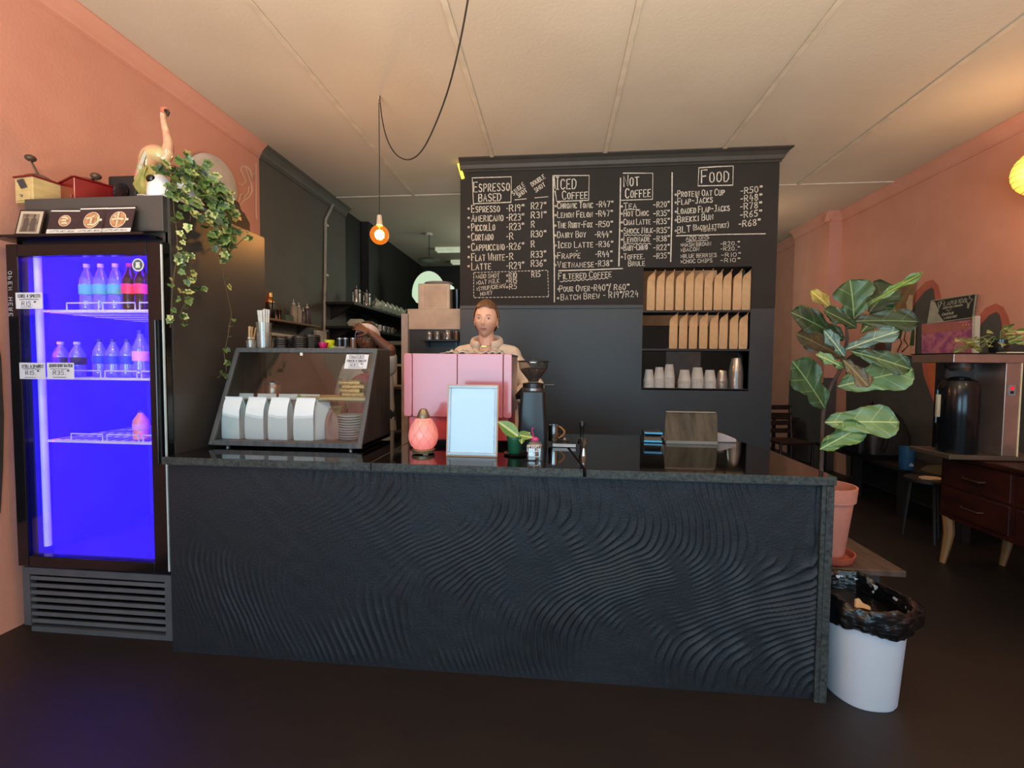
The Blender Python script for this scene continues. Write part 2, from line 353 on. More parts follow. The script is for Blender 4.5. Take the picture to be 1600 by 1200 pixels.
# partition with chalkboard and hatch
X0, X1 = -0.985, 2.075; NX0, NX1, NZ0, NZ1 = .842, 1.856, 1.168, 2.352; YT = YW+.16
wp = slab('wall_partition', MB().box(X0, NX0, YW, YT, 0, 1.955).box(NX1, X1, YW, YT, 0, 1.955).box(NX0, NX1, YW, YT, 0, NZ0), m_slate)
MB().box(X0, NX0, YW-.006, YT, 1.99, ZC).box(NX1, X1, YW-.006, YT, 1.955, ZC).box(NX0, NX1, YW-.006, YT, NZ1, ZC).build('chalkboard', m_board, wp)
MB().box(X0, NX0, YW-.012, YT, 1.958, 1.99).build('ledge', m_slate, wp)
cm = mat('cornice_charcoal', '#35322f', .55)
prof = [(0,0),(.10,0),(.10,-.012),(.07,-.03),(.045,-.055),(.03,-.085),(.015,-.095),(.015,-.11),(0,-.11)]
o = MB().rings([[Vector((X0, YW-.006-a, ZC+b)) for a, b in prof], [Vector((X1+a*.8, YW-.006-a, ZC+b)) for a, b in prof]]).build('trim_7', cm); struct(o)
# shelves inside the hatch
for z in (NZ0, 1.555, 1.930):
    MB().box(NX0, NX1, YW+(.0 if z > 1.2 else .0), YT+.12, z-.012, z+.008).build('hatch_shelf', mat('shelf_black', '#1c1a19', .5), wp)
MB().box(NX0-.02, NX0, YW+.02, YT+.12, NZ0, NZ1).build('hatch_cheek', m_black, wp)
MB().box(NX1, NX1+.02, YW+.02, YT+.12, NZ0, NZ1).build('hatch_cheek', m_black, wp)
# chalk writing
CH = lambda u, v: PY(u, v, YW-.008)
def chalk(strokes, wd=1.5, name='chalk_lettering', m=None):
    mb = MB(); ribbons(mb, CH, strokes, wd); return mb.build(name, m or m_chalk, wp, fix=False)
def A(x, y): return (710+x/5.453, 260+y/5.453)
def B(x, y): return (860+x/5.215, 260+y/5.215)
def D(x, y): return (1040+x/6.668, 250+y/6.668)
def row(F, s, x0, y0, x1, y1, h, wd=1.45, dot=None):
    k = {A: 5.453, B: 5.215, D: 6.668}[F]
    a = F(x0, y0); b = F(x1, y1); st = lettering(s, a[0], a[1], b[0], b[1], h/k)
    if dot:
        c = F(*dot); st.append([(c[0]+1.3*cos(t*pi/3), c[1]+1.3*sin(t*pi/3)) for t in range(7)])
    chalk(st, wd*(.88 if h/k > 7 else .74))
def line(F, pts, wd=1.6): chalk([[F(*p) for p in pts]], wd, 'chalk_line')
row(A, 'Espresso', 165,218, 470,205, 82, 1.7); row(A, 'BASED', 208,300, 395,292, 62, 1.7)
line(A, [(150,98),(485,88),(482,305),(162,318),(150,98)])
chalk(lettering('SINGLE', *A(505,248), *A(602,165), 6.5, (-.55,-.83))+lettering('SHOT', *A(548,265), *A(622,215), 6.5, (-.55,-.83)), 1.1)
chalk(lettering('DOUBLE', *A(665,172), *A(775,98), 6.5, (-.5,-.86))+lettering('SHOT', *A(695,222), *A(778,165), 6.5, (-.5,-.86)), 1.1)
line(A, [(515,285),(612,276)], 1.1); line(A, [(685,268),(798,258)], 1.1)
for s, x1, y, p1, p2, yp in (('Espresso',385,392,'R19~','R27~',0),('Americano',415,470,'R23~','R31~',1),('PiccolLo',345,550,'R23~','R',2),('Cortado',330,632,'R','R30~',3),
                       ('Cappuccino',425,718,'R26~','R',4),('Flat White-',455,805,'R','R33~',5),('Latte',310,882,'R29~','R36~',6)):
    yy = y
    row(A, s, 147, yy, x1, yy-6, 62, 1.5, (122, yy-32))
    if 'White' not in s: line(A, [(445,yy-33),(455,yy-34)], 1.3)
    row(A, p1, 470, yy-8, 582 if len(p1) > 1 else 500, yy-12, 56, 1.5)
    row(A, p2, 655, yy-28, 770 if len(p2) > 1 else 682, yy-32, 54, 1.5)
row(A, '>ADD SHOT', 182,955, 382,947, 34, 1.15); row(A, '+R10', 440,950, 530,945, 42, 1.35); row(A, 'R15', 658,945, 730,940, 46, 1.4)
row(A, '>OAT MILK', 187,1010, 382,990, 34, 1.15); row(A, '+R15', 440,996, 532,990, 40, 1.35)
row(A, '>SYRUP/CREAM/', 190,1062, 435,1032, 34, 1.1); row(A, '+R5', 438,1050, 530,1042, 42, 1.35)
row(A, 'HONEY', 222,1102, 322,1090, 30, 1.1)
def dashes(F, p, q, n, wd=1.0):
    for i in range(n):
        a = (i+.15)/n; b = (i+.7)/n
        line(F, [(p[0]+(q[0]-p[0])*a, p[1]+(q[1]-p[1])*a), (p[0]+(q[0]-p[0])*b, p[1]+(q[1]-p[1])*b)], wd)
dashes(A, (165,905), (795,885), 22); dashes(A, (795,885), (802,1112), 8); dashes(A, (165,1118), (810,1110), 20, 1.2); dashes(A, (165,905), (165,1118), 8)
line(B, [(22,75),(24,400),(32,760),(32,1105)], 2.0)
line(B, [(22,75),(316,74),(312,276),(52,286),(38,200)], 1.5); line(B, [(30,80),(38,180)], 1.5)
row(B, 'Iced', 42,188, 208,180, 100, 1.8); row(B, 'Coffee', 98,268, 300,260, 66, 1.6)
for s, x1, y, p, px0, yy in (('Chronic Tonic',345,343,'-R47~',372,332),('Lemon Felon',342,418,'-R47~',368,408),('The Ruby-Fox',340,502,'-R50~',368,495),('Dairy Boy',288,582,'-R44~',360,578),
                     ('Iced Latte',346,664,'-R36~',370,658),('Frappe',243,752,'-R44~',365,738),('Vietnamese',352,825,'-R38~',365,815)):
    row(B, s, 58, y, x1, y-6, 50, 1.35, (42, y-20)); row(B, p, px0, yy, px0+130, yy-4, 46, 1.35)
line(B, [(210,690),(222,686)], 1.2)
line(B, [(68,850),(330,842),(588,832)], 1.9); line(B, [(572,95),(565,500),(558,812)], 1.9)
row(B, 'Filtered Coffee', 66,920, 495,900, 52, 1.5)
line(B, [(78,938)]+[(78+i*17, 936-(i*1.2)+(7 if i % 2 else -3)) for i in range(1, 24)], 1.2)
row(B, 'Pour Over-R40~/', 75,1022, 490,1010, 50, 1.45, (66,1000)); row(B, 'R60~', 520,1008, 632,1004, 46, 1.45)
row(B, 'Batch Brew - R19~/R24', 85,1090, 715,1060, 48, 1.35, (62,1074))
row(B, 'Not', 598,165, 720,155, 88, 1.8); row(B, 'Coffee', 612,258, 815,245, 74, 1.7)
line(B, [(592,55),(835,55),(832,268),(578,276)], 1.5)
for s, x1, y, p, yy, un in (('Tea',700,348,'R20~',334,1),('Hot Choc',800,408,'R35~',406,0),('Chai Latte',815,478,'R35~',472,0),('Shock Milk',832,548,'R35~',545,2),('Lemonade',810,618,'R38~',612,2),('Baby-Chino',790,686,'R22~',684,0),('Toffee.',765,760,'R35~',752,0)):
    row(B, s, 598, y, x1, y-8, 48, 1.3, (583, y-22)); row(B, p, 868, yy, 962, yy-6, 44, 1.3); line(B, [(840,yy-20),(856,yy-21)], 1.2)
    if un == 1: line(B, [(600,y+8),(640,y+2),(730,y+4)], 1.1)
    if un == 2: line(B, [(598+i*17, y+12+(5 if i % 2 else -4)) for i in range(14)], 1.1)
row(B, 'Brule', 635,812, 768,808, 44, 1.3)
line(B, [(992,50),(990,400),(980,775)], 1.7)
row(D, 'Food', 375,240, 655,222, 135, 2.0)
line(D, [(345,82),(520,70),(705,62),(700,262),(338,270),(345,82)], 1.7)
for s, x1, y, dy, p, px, py in (('Protein Oat Cup',612,385,-20,'-R50~',780,355),('Flap-Jacks',488,468,-28,'-R48~',778,438),('Loaded Flap-Jacks',665,562,-34,'-R78~',775,520),('Brekki Bun',492,652,-32,'-R65~',775,605),('BLT',258,762,-14,'-R68~',760,700)):
    row(D, s, 125, y, x1, y+dy, 66, 1.5, (106, y-24)); row(D, p, px, py, px+212, py-22, 64, 1.5)
row(D, '(Bacon,Lettuce)', 285,730, 655,700, 52, 1.15); row(D, 'TOMATO', 365,748, 525,738, 22, .9)
line(D, [(112,790),(600,775),(1040,768)], 1.5)
row(D, 'ADD ONS', 212,838, 452,820, 36, 1.2); line(D, [(218,850)]+[(218+i*20, 846-i+(6 if i % 2 else -2)) for i in range(1, 12)], 1.0)
for s, x1, y, p, px in (('>HASH BROWN',472,905,'-R20.~',570),('>BACON',348,958,'-R20.~',570),('>BLUE BERRIES',530,1022,'-R10~',578),('>CHOC CHIPS',485,1078,'-R10~',570)):
    row(D, s, 158, y, x1, y-14, 38, 1.2); row(D, p, px, y-12, px+190, y-18, 40, 1.2)
# yellow light strip at the board's top corner
o = tag(MB().bar(PY(717,256,YW-.01), PY(723.5,279,YW-.01), .022, .03).build('light_strip', emis('strip_yellow', '#ffe040', 3.5)), 'short yellow glowing light strip at the chalkboard\'s upper corner near the cornice', 'light strip')

# conduit pipe on the charcoal wall with wall socket
cp = thing('conduit_pipe', 'white conduit pipe running down the charcoal wall and along it to a socket', 'pipe')
MB().tube([PX(520,318,XL+.02), PX(517,327,XL+.02), PX(509,343,XL+.02), PX(508,420,XL+.02), PX(506.5,527,XL+.02)], .016, 8).build('vertical_pipe', mat('conduit_white', '#a5a196', .5), cp, smooth=True, world=True)
MB().tube([PX(415,521,XL+.02), PX(490,530,XL+.02)], .018, 8).build('horizontal_pipe', m_white, cp, smooth=True, world=True)
for v in (352, 430, 517): MB().box(*[c for p in [PX(508, v, XL)] for c in (XL, XL+.03, p.y-.03, p.y+.03, p.z-.012, p.z+.012)]).build('pipe_clip', m_white, cp, world=True)
p = PX(497, 529, XL)
MB().box(XL+.004, XL+.05, p.y-.11, p.y+.11, p.z-.11, p.z+.09).build('socket_box', m_white, cp, bevel=.006, world=True)
cr = tag(MB().tube([PX(1243,366,XR-.03), PX(1247,374,XR-.03), PX(1254,385,3.70), PX(1253,640,3.70)], .012, 6).build('wall_pipe', mat('pipe_brown', '#7d5f4c', .5), smooth=True), 'thin brownish pipe down the salmon wall beside the shallow pier', 'pipe')

# ================================================================== COUNTER
ZT = .953; CY = 1.968
m_plaster = mat('combed_plaster', '#171c22', 0.55, col2='#13181d', spec=.4, scale=3, bump=0.25, bscale=120, detail=5)
m_gran = mat('black_granite', '#0c0b0b', 0.05, col2='#080707', scale=80, spec=0.6, coat=.3)
m_edge = mat('granite_edge', '#3a403d', 0.55, col2='#1b1f1d', scale=60, detail=6, bump=.3, bscale=150)
cn = thing('counter', 'long black counter with combed plaster front and glossy granite top', 'counter', (-.35, CY, 0))
def combed_front():
    nx, nz = 660, 200; x0, x1, z0, z1 = -1.825, 1.105, 0.0, .905
    x = np.linspace(x0, x1, nx); z = np.linspace(z0, z1, nz); X, Z = np.meshgrid(x, z)
    rs = np.random.RandomState(3)
    def wav(a, b, n, f):
        o = np.zeros_like(a)
        for _ in range(n):
            k1, k2, p = rs.uniform(-f, f), rs.uniform(-f, f), rs.uniform(0, 6.28); o += np.sin(a*k1+b*k2+p)
        return o/math.sqrt(n)
    zc = .46 - .10*(X-.2) + .03*wav(X, Z, 4, 2.2)                       # height of the S-bend
    amp = .15 + .10*np.exp(-((X-.45)/.55)**2) + .03*wav(X, Z, 4, 1.8)
    ph = X - amp*np.tanh((Z-zc)/.17) - .07*np.sin((Z-.45)*6.5+X*1.2) + .04*wav(X, Z, 5, 4) + .018*wav(X, Z, 6, 9) + .006*wav(X, Z, 6, 30)
    e = np.clip((X-.72)/.35, 0, 1); ph = ph - e*e*.34*(Z-.15)            # fans out at the right end
    f = ph/.034 + .30*wav(X, Z, 6, 10) + .10*wav(X, Z, 6, 40)
    fr = f - np.floor(f); saw = np.where(fr < .72, fr/.72, (1-fr)/.28)
    s2 = ph/.0105 + .4*wav(X, Z, 5, 16); fine = np.abs(s2-np.floor(s2)-.5)*2
    patch = 1/(1+np.exp(-(wav(X, Z, 8, 7)*1.4+.5+1.1*(X+.6))))
    vis = np.clip(.55+.45*wav(X*1.0, Z, 8, 14)+.3*wav(X, Z, 8, 45), .05, 1.5)
    h = (.0095*saw**2.2*patch*vis + .0016*fine*np.clip(wav(X+3, Z, 8, 9), 0, 1.5)) + .002*wav(X, Z, 6, 4) + .0005*wav(X, Z, 10, 60)
    fade = np.clip(np.minimum((Z-z0)/.05, 1), 0, 1)*np.clip((X-x0)/.25, .15, 1); h = h*fade
    v = np.stack([X+.35, -h, Z], -1).reshape(-1, 3)
    idx = np.arange(nx*nz).reshape(nz, nx)
    q = np.stack([idx[:-1, :-1], idx[:-1, 1:], idx[1:, 1:], idx[1:, :-1]], -1).reshape(-1, 4)
    me = bpy.data.meshes.new('front_panel'); me.vertices.add(len(v)); me.vertices.foreach_set('co', v.astype('f').ravel())
    me.loops.add(q.size); me.loops.foreach_set('vertex_index', q.ravel().astype('i')); me.polygons.add(len(q))
    me.polygons.foreach_set('loop_start', np.arange(0, q.size, 4, dtype='i')); me.update(calc_edges=True)
    me.materials.append(m_plaster); me.polygons.foreach_set('use_smooth', np.ones(len(q), bool))
    o = bpy.data.objects.new('front_panel', me); COL.objects.link(o); o.parent = cn
combed_front()
MB().prism([(-1.825,CY+.005),(1.105,CY+.005),(1.105,2.50),(1.05,2.76),(.68,2.88),(-1.825,2.88)], lambda u, v, t: (u, v, t), 0, ZT-.04).build('body', mat('counter_body', '#22262b', .5), cn, world=True)
MB().box(1.105, 1.135, CY-.022, 2.50, 0, ZT-.04).build('edge_strip', m_edge, cn, bevel=.002, world=True)
MB().box(1.088, 1.108, CY-.018, CY+.01, 0, ZT-.04).build('edge_strip', m_edge, cn, world=True)
def slab_top(poly):
    o = MB().prism(poly, lambda u, v, t: (u, v, t), ZT-.036, ZT).build('granite_slab', m_gran, cn, bevel=.0015, world=True)
    o.data.materials.append(m_edge)
    for p in o.data.polygons:
        if abs(p.normal.z) < .5: p.material_index = 1
slab_top([(-1.832,CY-.028),(-.822,CY-.022),(-.832,2.93),(-1.832,2.93)])
slab_top([(-.818,CY-.022),(.120,CY-.022),(.008,2.93),(-.828,2.93)])
slab_top([(.134,CY-.030),(1.137,CY-.030),(1.142,2.53),(1.085,2.79),(.70,2.945),(.022,2.93)])

# ================================================================== FRIDGE
FX0, FX1, FY, FB = -2.735, -1.885, 2.033, 2.80
m_fr = mat('fridge_side', '#3b3835', 0.42, col2='#363331', scale=2, bump=.03)
m_hdr = mat('fridge_header', '#454341', 0.42, col2='#403e3c', scale=2, bump=.04)
m_blk = mat('gloss_black', '#0a0a0c', 0.18, col2='#0c0c0e'); m_lin = mat('liner_blue_glow', '#4030d8', .5, col2='#3c2cd0')  # liner is really white; the blue lamp glow is put into its colour
fr = thing('beverage_fridge', 'tall black glass-door drinks fridge glowing blue inside', 'fridge', (-2.31, 2.4, 0))
FZ0, FZ1 = .345, 1.975
MB().box(FX0, FX0+.03, FY+.05, FB, 0.03, 2.03).box(FX1-.03, FX1, FY+.05, FB, 0.03, 2.03).box(FX0, FX1, FB-.03, FB, 0.03, 2.03).box(FX0, FX1, FY+.05, FB, 1.98, 2.03).box(FX0, FX1, FY+.05, FB, .03, .36).build('cabinet', m_fr, fr, world=True)
MB().box(FX1-.014, FX1+.001, FY+.046, FB+.001, .03, 2.20).build('side_panel', m_fr, fr, world=True)
MB().box(FX0+.09, FX1-.014, FY+.02, FB, 2.03, 2.20).build('header', m_hdr, fr, world=True, bevel=.003)
MB().box(FX0-.01, FX1-.045, FY-.06, FY+.06, 1.992, 2.004).build('ledge', m_blk, fr, world=True)
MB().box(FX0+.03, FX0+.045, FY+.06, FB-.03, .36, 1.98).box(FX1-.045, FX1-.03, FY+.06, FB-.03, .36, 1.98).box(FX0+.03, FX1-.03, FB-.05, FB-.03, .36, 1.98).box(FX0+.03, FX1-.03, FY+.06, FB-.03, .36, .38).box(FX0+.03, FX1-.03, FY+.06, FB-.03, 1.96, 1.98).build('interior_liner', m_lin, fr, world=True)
GX0, GX1, GZ0, GZ1 = -2.672, -1.972, .400, 1.915
dm = MB().box(FX0, GX0, FY, FY+.045, FZ0, FZ1).box(GX1, FX1-.004, FY, FY+.045, FZ0, FZ1).box(GX0, GX1, FY, FY+.045, FZ0, GZ0).box(GX0, GX1, FY, FY+.045, GZ1, FZ1)
door = dm.build('door', m_blk, fr, world=True, bevel=.004)
MB().box(GX0, GX1, FY+.012, FY+.018, GZ0, GZ1).build('glass_pane', glass('door_glass', '#ffffff', .05), door, world=True)
MB().box(FX1-.012, FX1-.004, FY-.002, FY+.01, .36, 1.96).build('edge_trim', mat('pale_trim', '#b8c4c2', .4), door, world=True)
MB().box(-1.925, -1.905, FY-.03, FY, .9, 1.6).build('handle', m_blk, door, world=True, bevel=.005)
def on_front(y):
    return lambda u, v: PY(u, v, y)
def letters_on(parent, F, strokes, wd, m, name='lettering'):
    mb = MB(); ribbons(mb, F, strokes, wd); return mb.build(name, m, parent, fix=False, world=True)
# OPEN HERE, running down the door's edge
st = []
for i, ch in enumerate('OPEN HERE'):
    for s in G[ch]: st.append([(15.3+i*.2-v*.95+3, 424+i*8.2+u*1.15) for u, v in s])
letters_on(door, on_front(FY-.002), st, 1.1, mat('pale_letter', '#a9a7ac', .6))
# round sticker
p = PY(216, 414, FY+.008); mb = MB()
bd = MB().prism([(.031*cos(a*pi/12), .031*sin(a*pi/12)) for a in range(24)], lambda u, v, t: (p.x+u, p.y-t, p.z+v), 0, .002).build('round_sticker', mat('sticker_white', '#c9d0cf', .5), door, world=True)
MB().prism([((.024+.002*(a % 2))*cos(a*pi/12), (.024+.002*(a % 2))*sin(a*pi/12)) for a in range(24)], lambda u, v, t: (p.x+u, p.y-t, p.z+v), .002, .0025).build('sticker_print', mat('sticker_grey', '#4d5658', .6), bd, world=True)
MB().prism([(-.012,.013),(.012,.013),(.009,.003),(.013,-.014),(-.013,-.014),(-.009,.003)], lambda u, v, t: (p.x+u, p.y-t, p.z+v), .0025, .003).build('sticker_print', mat('sticker_white', '#c9d0cf', .5), bd, world=True)
m_tag = mat('paper_white', '#cfd0d6', .7, col2='#c8c9d0'); m_ink = mat('ink', '#20202c', .7)
def sign(parent, x0, y0, x1, y1, Y, rows, under=(), name='price_tag', wd=.8, box_=None):
    a = PY(x0, y1, Y); b = PY(x1, y0, Y)
    o = MB().box(a.x, b.x, Y, Y+.002, a.z, b.z).build(name, m_tag, parent, world=bool(parent))
    st = []
    for s, rx0, rx1, ry, h in rows: st += lettering(s, rx0, ry, rx1, ry, h)
    st += [list(u) for u in under]
    mb = MB(); ribbons(mb, on_front(Y-.0015), st, wd); mb.build('lettering', m_ink, o, fix=False, world=True); return o
sign(door, 25, 457, 65.5, 482.5, FY-.003, [('COKE & SPRITE', 28, 63, 465, 5), ('R15.~', 34, 54, 477.5, 6.5)], [[(30,468),(44,467.5),(60,468)], [(33,480),(49,479.5)]])
sign(door, 31, 567, 70, 592, FY-.003, [('STILL & SPARKLE', 34, 68, 574.5, 4.6), ('R15.~', 40, 59, 585.5, 6.5)], [[(36,576.5),(50,576),(63,577)], [(39,589.5),(56,590)]])
sign(door, 74, 567, 115, 592, FY-.003, [('GERONIMO WATER', 77, 113, 573.5, 4.6), ('R35.~', 83, 106, 585.5, 6.8)], [[(79,576.5),(92,576),(108,577)], [(83,589.5),(103,589.5)]])
# grille
gm = mat('grille_grey', '#4b4d50', .5)
gr = MB().box(FX0+.01, FX0+.05, FY+.01, FY+.04, 0.03, .335).box(FX1-.045, FX1-.005, FY+.01, FY+.04, 0.0, .335).box(FX0+.05, FX1-.045, FY+.01, FY+.04, .30, .335).box(FX0+.05, FX1-.045, FY+.01, FY+.04, 0.0, .025).build('grille', gm, fr, world=True)
sl = None
for i in range(7):
    z = .045+i*.0375
    mb = MB().rings([[Vector((x, y, zz)) for y, zz in ((FY+.012, z), (FY+.016, z+.018), (FY+.04, z+.012), (FY+.036, z-.004))] for x in (FX0+.05, FX1-.045)])
    mb.build('slat', gm, gr, world=True)
MB().box(FX0+.02, FX1-.01, FY+.05, FY+.06, .02, .34).build('back_plate', mat('deep_black', '#050505', .8), gr, world=True)
# shelves, light tubes, rails
m_wire = mat('white_wire', '#e6e3f5', .4)
shz = [PY(150, 484, FY+.09).z, PY(150, 590, FY+.09).z, PY(150, 689, FY+.09).z]
for z in shz:
    mb = MB().box(FX0+.05, FX1-.05, FY+.09, FY+.10, z-.012, z)
    for i in range(14): x = FX0+.06+i*.055; mb.bar((x, FY+.09, z-.006), (x, FB-.06, z-.006), .004, .004)
    for i in range(5): y = FY+.15+i*.12; mb.bar((FX0+.05, y, z-.008), (FX1-.05, y, z-.008), .004, .004)
    s = mb.build('wire_shelf', m_wire, fr, world=True)
    for k in range(3):
        xa = FX0+.22+k*.205; xb = xa+.18
        MB().tube([(xa, FY+.092, z), (xa, FY+.092, z+.035), (xb, FY+.092, z+.035), (xb, FY+.092, z)], .0035, 6).build('wire_guard', m_wire, s, world=True)
for x, y in ((-2.50, FB-.06), (-2.10, FB-.06)):
    MB().box(x-.012, x+.012, y, y+.008, .45, 1.95).build('shelf_rail', m_wire, fr, world=True)
m_blue = emis('blue_tube', '#4a20ff', 2.2)
MB().tube([(-2.665, FY+.085, .42), (-2.665, FY+.085, 1.93)], .016, 10).build('light_tube', mat('tube_cover', '#cfd4f0', .3, emit='#6b50ff', estr=.9), fr, world=True, smooth=True)
BLUE = (0.075, 0.0, 1.0)
area('fridge_light', (-2.64, FY+.10, 1.17), (-2.25, FB-.05, 1.17), .05, 1.5, 9, BLUE)
area('fridge_light', (-1.955, FY+.09, 1.17), (-2.35, FB-.05, 1.17), .05, 1.5, 8, BLUE)
area('fridge_light', (-2.31, FY+.12, 1.93), (-2.31, FY+.3, 1.0), .6, .06, 4, BLUE)

# bottles
def bottle(name, label, group, loc, h, r, liq, lab, cap, fluted=False):
    t = thing(name, label, 'bottle', loc, 0, group); k = h/.22
    pr = [(r*.8, 0), (r, .01*k), (r, .05*k), (r*.92, .075*k), (r*.94, .10*k), (r, .125*k), (r*.97, .145*k), (r*.7, .17*k), (r*.38, .195*k), (r*.36, .208*k)]
    MB().lathe(pr, n=16).build('body', liq, t, smooth=True)
    MB().lathe([(r*1.01, .078*k), (r*1.03, .08*k), (r*1.05, .122*k), (r*1.01, .124*k)], n=16, cap0=False, cap1=False).build('wrapper', lab, t, smooth=True)
    MB().lathe([(r*.42, .205*k), (r*.42, .222*k)], n=12).build('cap', cap, t, smooth=True)
    return t
clear = glass('clear_bottle', '#d8dcff', .12, .05, .22, '#c8ccff'); coke = mat('cola', '#2a1010', .15); capw = mat('cap_pale', '#c7c9dd', .4)
capb = mat('cap_blue', '#1c22a0', .4); lg = mat('label_green', '#58c7b8', .5); lr = mat('label_red', '#ff3a58', .5, emit='#ff2050', estr=.0); lblk = mat('label_dark', '#2c2f52', .5)
lbl = mat('label_blue', '#1848ff', .5); lpk = mat('label_pink', '#ffb0d8', .5)
def stand(px, py, y, z): q = PY(px, py, y); return (q.x, y, z)
ly = FY+.16
for px in (136, 158, 181):
    bottle('soda_bottle', {136: 'clear green-labelled soda bottle farthest from the colas', 158: 'clear green-labelled soda bottle between two alike', 181: 'clear green-labelled soda bottle touching the dark colas'}[px], 'clear sodas on the fridge top shelf', stand(px, 440, ly, shz[0]), .245, .034, clear, lg, capw)
for px, n in ((203, 0), (222, 1)):
    bottle('cola_bottle', ('dark red-labelled cola bottle beside the clear sodas', 'dark red-labelled cola bottle against the fridge wall')[n], 'cola bottles on the fridge top shelf', stand(px, 440, ly, shz[0]), .245, .036, coke, lr, mat('cap_red', '#b01828', .4))
for px in (95, 121):
    bottle('water_bottle', ('dark-labelled water bottle at the second shelf\'s price-tag end' if px == 95 else 'dark-labelled water bottle beside the blue-labelled waters'), 'dark-labelled waters on the second shelf', stand(px, 550, ly, shz[1]), .185, .036, clear, lblk, capw)
for px in (156, 177, 199):
    bottle('water_bottle', {156: 'blue-labelled water bottle beside the dark-labelled ones', 177: 'blue-labelled water bottle, the middle of three', 199: 'blue-labelled water bottle beside the tall pink-labelled one'}[px], 'blue-labelled waters on the second shelf', stand(px, 550, ly, shz[1]), .20, .033, clear, lbl, capb)
bottle('water_bottle', 'tall water bottle with pink label at the end of the second shelf', None, stand(220, 550, ly, shz[1]), .245, .036, clear, lpk, capb)
bottle('juice_bottle', 'lone juice bottle with pale label on the lowest fridge shelf', None, stand(220, 650, ly, shz[2]), .155, .036, mat('juice', '#ff9a8a', .3), lpk, capb)

# cards leaning on the fridge ledge
m_card = mat('card_dark', '#33262b', .5, col2='#2c2025'); m_copper = mat('coffee_print', '#b98a62', .5, col2='#8c5a3a', scale=60); m_cream = mat('cream_print', '#ddcdb0', .6)
def card(label, x0, y0, x1, y1, kind, lean=0):
    yb = FY-.035; a = PY(x0, y1, yb); b = PY(x1, y0, yb); w_, h_ = b.x-a.x, b.z-a.z
    t = thing('postcard' if kind else 'framed_photo', label, 'card' if kind else 'photo frame', ((a.x+b.x)/2, yb-.004, 2.005)); t.rotation_euler = (radians(-14), 0, radians(lean))
    P2 = lambda u, v, t_: (u*w_/2, t_, v*h_)
    MB().prism([(-1,0),(1,0),(1,1),(-1,1)], P2, 0, .004).build('card_board' if kind else 'frame', m_card if kind else mat('frame_dark', '#2b2320', .5), t)
    F = lambda d: (lambda u, v, t_: (u, -d-t_, v))
    if kind:
        MB().prism([(-w_/2,0),(w_/2,0),(w_/2,.026),(-w_/2,.026)], F(0), 0, .001).build('caption_strip', mat('strip_white', '#d8d4cc', .6), t)
        MB().prism([(-w_/2,h_-.012),(w_/2,h_-.012),(w_/2,h_-.006),(-w_/2,h_-.006)], F(0), 0, .001).build('top_line', mat('strip_white', '#d8d4cc', .6), t)
        mb = MB(); ribbons(mb, lambda u, v: (u, -.002, v), lettering('LATTE ART MENU', -w_*.38, .012, w_*.38, .012, .008, (0, 1)), .0016); mb.build('caption', m_ink, t, fix=False)
        r = .030 if kind == 1 else .042; c = (.0, .072)
        MB().prism([(c[0]+r*cos(i*pi/12), c[1]+r*sin(i*pi/12)) for i in range(24)], F(0), 0, .001).build('cup_rim', m_cream, t)
        MB().prism([(c[0]+r*.93*cos(i*pi/12), c[1]+r*.93*sin(i*pi/12)) for i in range(24)], F(.001), 0, .0005).build('coffee_picture', m_copper, t)
        st = {1: [[(-.4,.5),(.1,.6),(.5,.3)],[(-.4,.0),(.2,.1),(.3,-.1)],[(-.3,-.5),(.1,-.4),(.5,-.5)]],
              2: [[(-.6,.2),(.0,.3),(.3,.5)],[(.0,.3),(.0,-.4)],[(-.3,-.6),(.5,-.6)],[(.8,.3),(.9,-.2),(.5,-.6)]],
              3: [[(0,.8),(0,.1)],[(0,-.1),(0,-.8)],[(-.7,.0),(-.15,.05)],[(.7,0),(.15,.05)],[(-.5,.4),(-.4,.5),(-.3,.3)]]}[kind]
        mb = MB(); ribbons(mb, lambda u, v: (u, -.003, v), [[(c[0]+r*a_, c[1]+r*b_) for a_, b_ in s] for s in st], .008); mb.build('foam_drawing', m_cream, t, fix=False)
        if kind > 1: MB().prism([(c[0]+r, c[1]-.006),(c[0]+r+.012, c[1]-.005),(c[0]+r+.012, c[1]+.005),(c[0]+r, c[1]+.006)], F(0), 0, .001).build('cup_handle', m_cream, t)
    else:
        MB().prism([(-w_*.44,.008),(w_*.44,.008),(w_*.44,h_-.008),(-w_*.44,h_-.008)], F(0), 0, .001).build('mat_board', mat('old_paper', '#b9ab95', .7), t)
        MB().prism([(-w_*.33,.016),(w_*.33,.016),(w_*.33,h_-.022),(-w_*.33,h_-.022)], F(.001), 0, .0005).build('picture', mat('sepia', '#8a7866', .7, col2='#5a4c42', scale=25), t)
        mb = MB()
        for cx in (-.018, .018):
            mb.prism([(cx-.013,.02),(cx+.013,.02),(cx+.012,.085),(cx+.004,.092),(cx-.004,.092),(cx-.012,.085)], F(.002), 0, .0004)
            mb.prism([(cx+.007*cos(i*pi/4), .102+.009*sin(i*pi/4)) for i in range(8)], F(.002), 0, .0004)
        mb.build('figures', mat('sepia_dark', '#55473f', .7), t)
card('small framed sepia photo of two standing figures leaning on the fridge header', 26, 324, 60, 369, 0, 6)
card('dark card with small coffee cup print, beside the framed photo', 75, 322, 119, 367, 1, 4)
card('dark card with coffee bird print, between two other coffee cards', 118, 320, 160, 368, 2)
card('dark card with four-petal coffee print, nearest the ivy', 158, 319, 203, 367, 3)

# ================================================================== ON TOP OF THE FRIDGE
ZF = 2.20
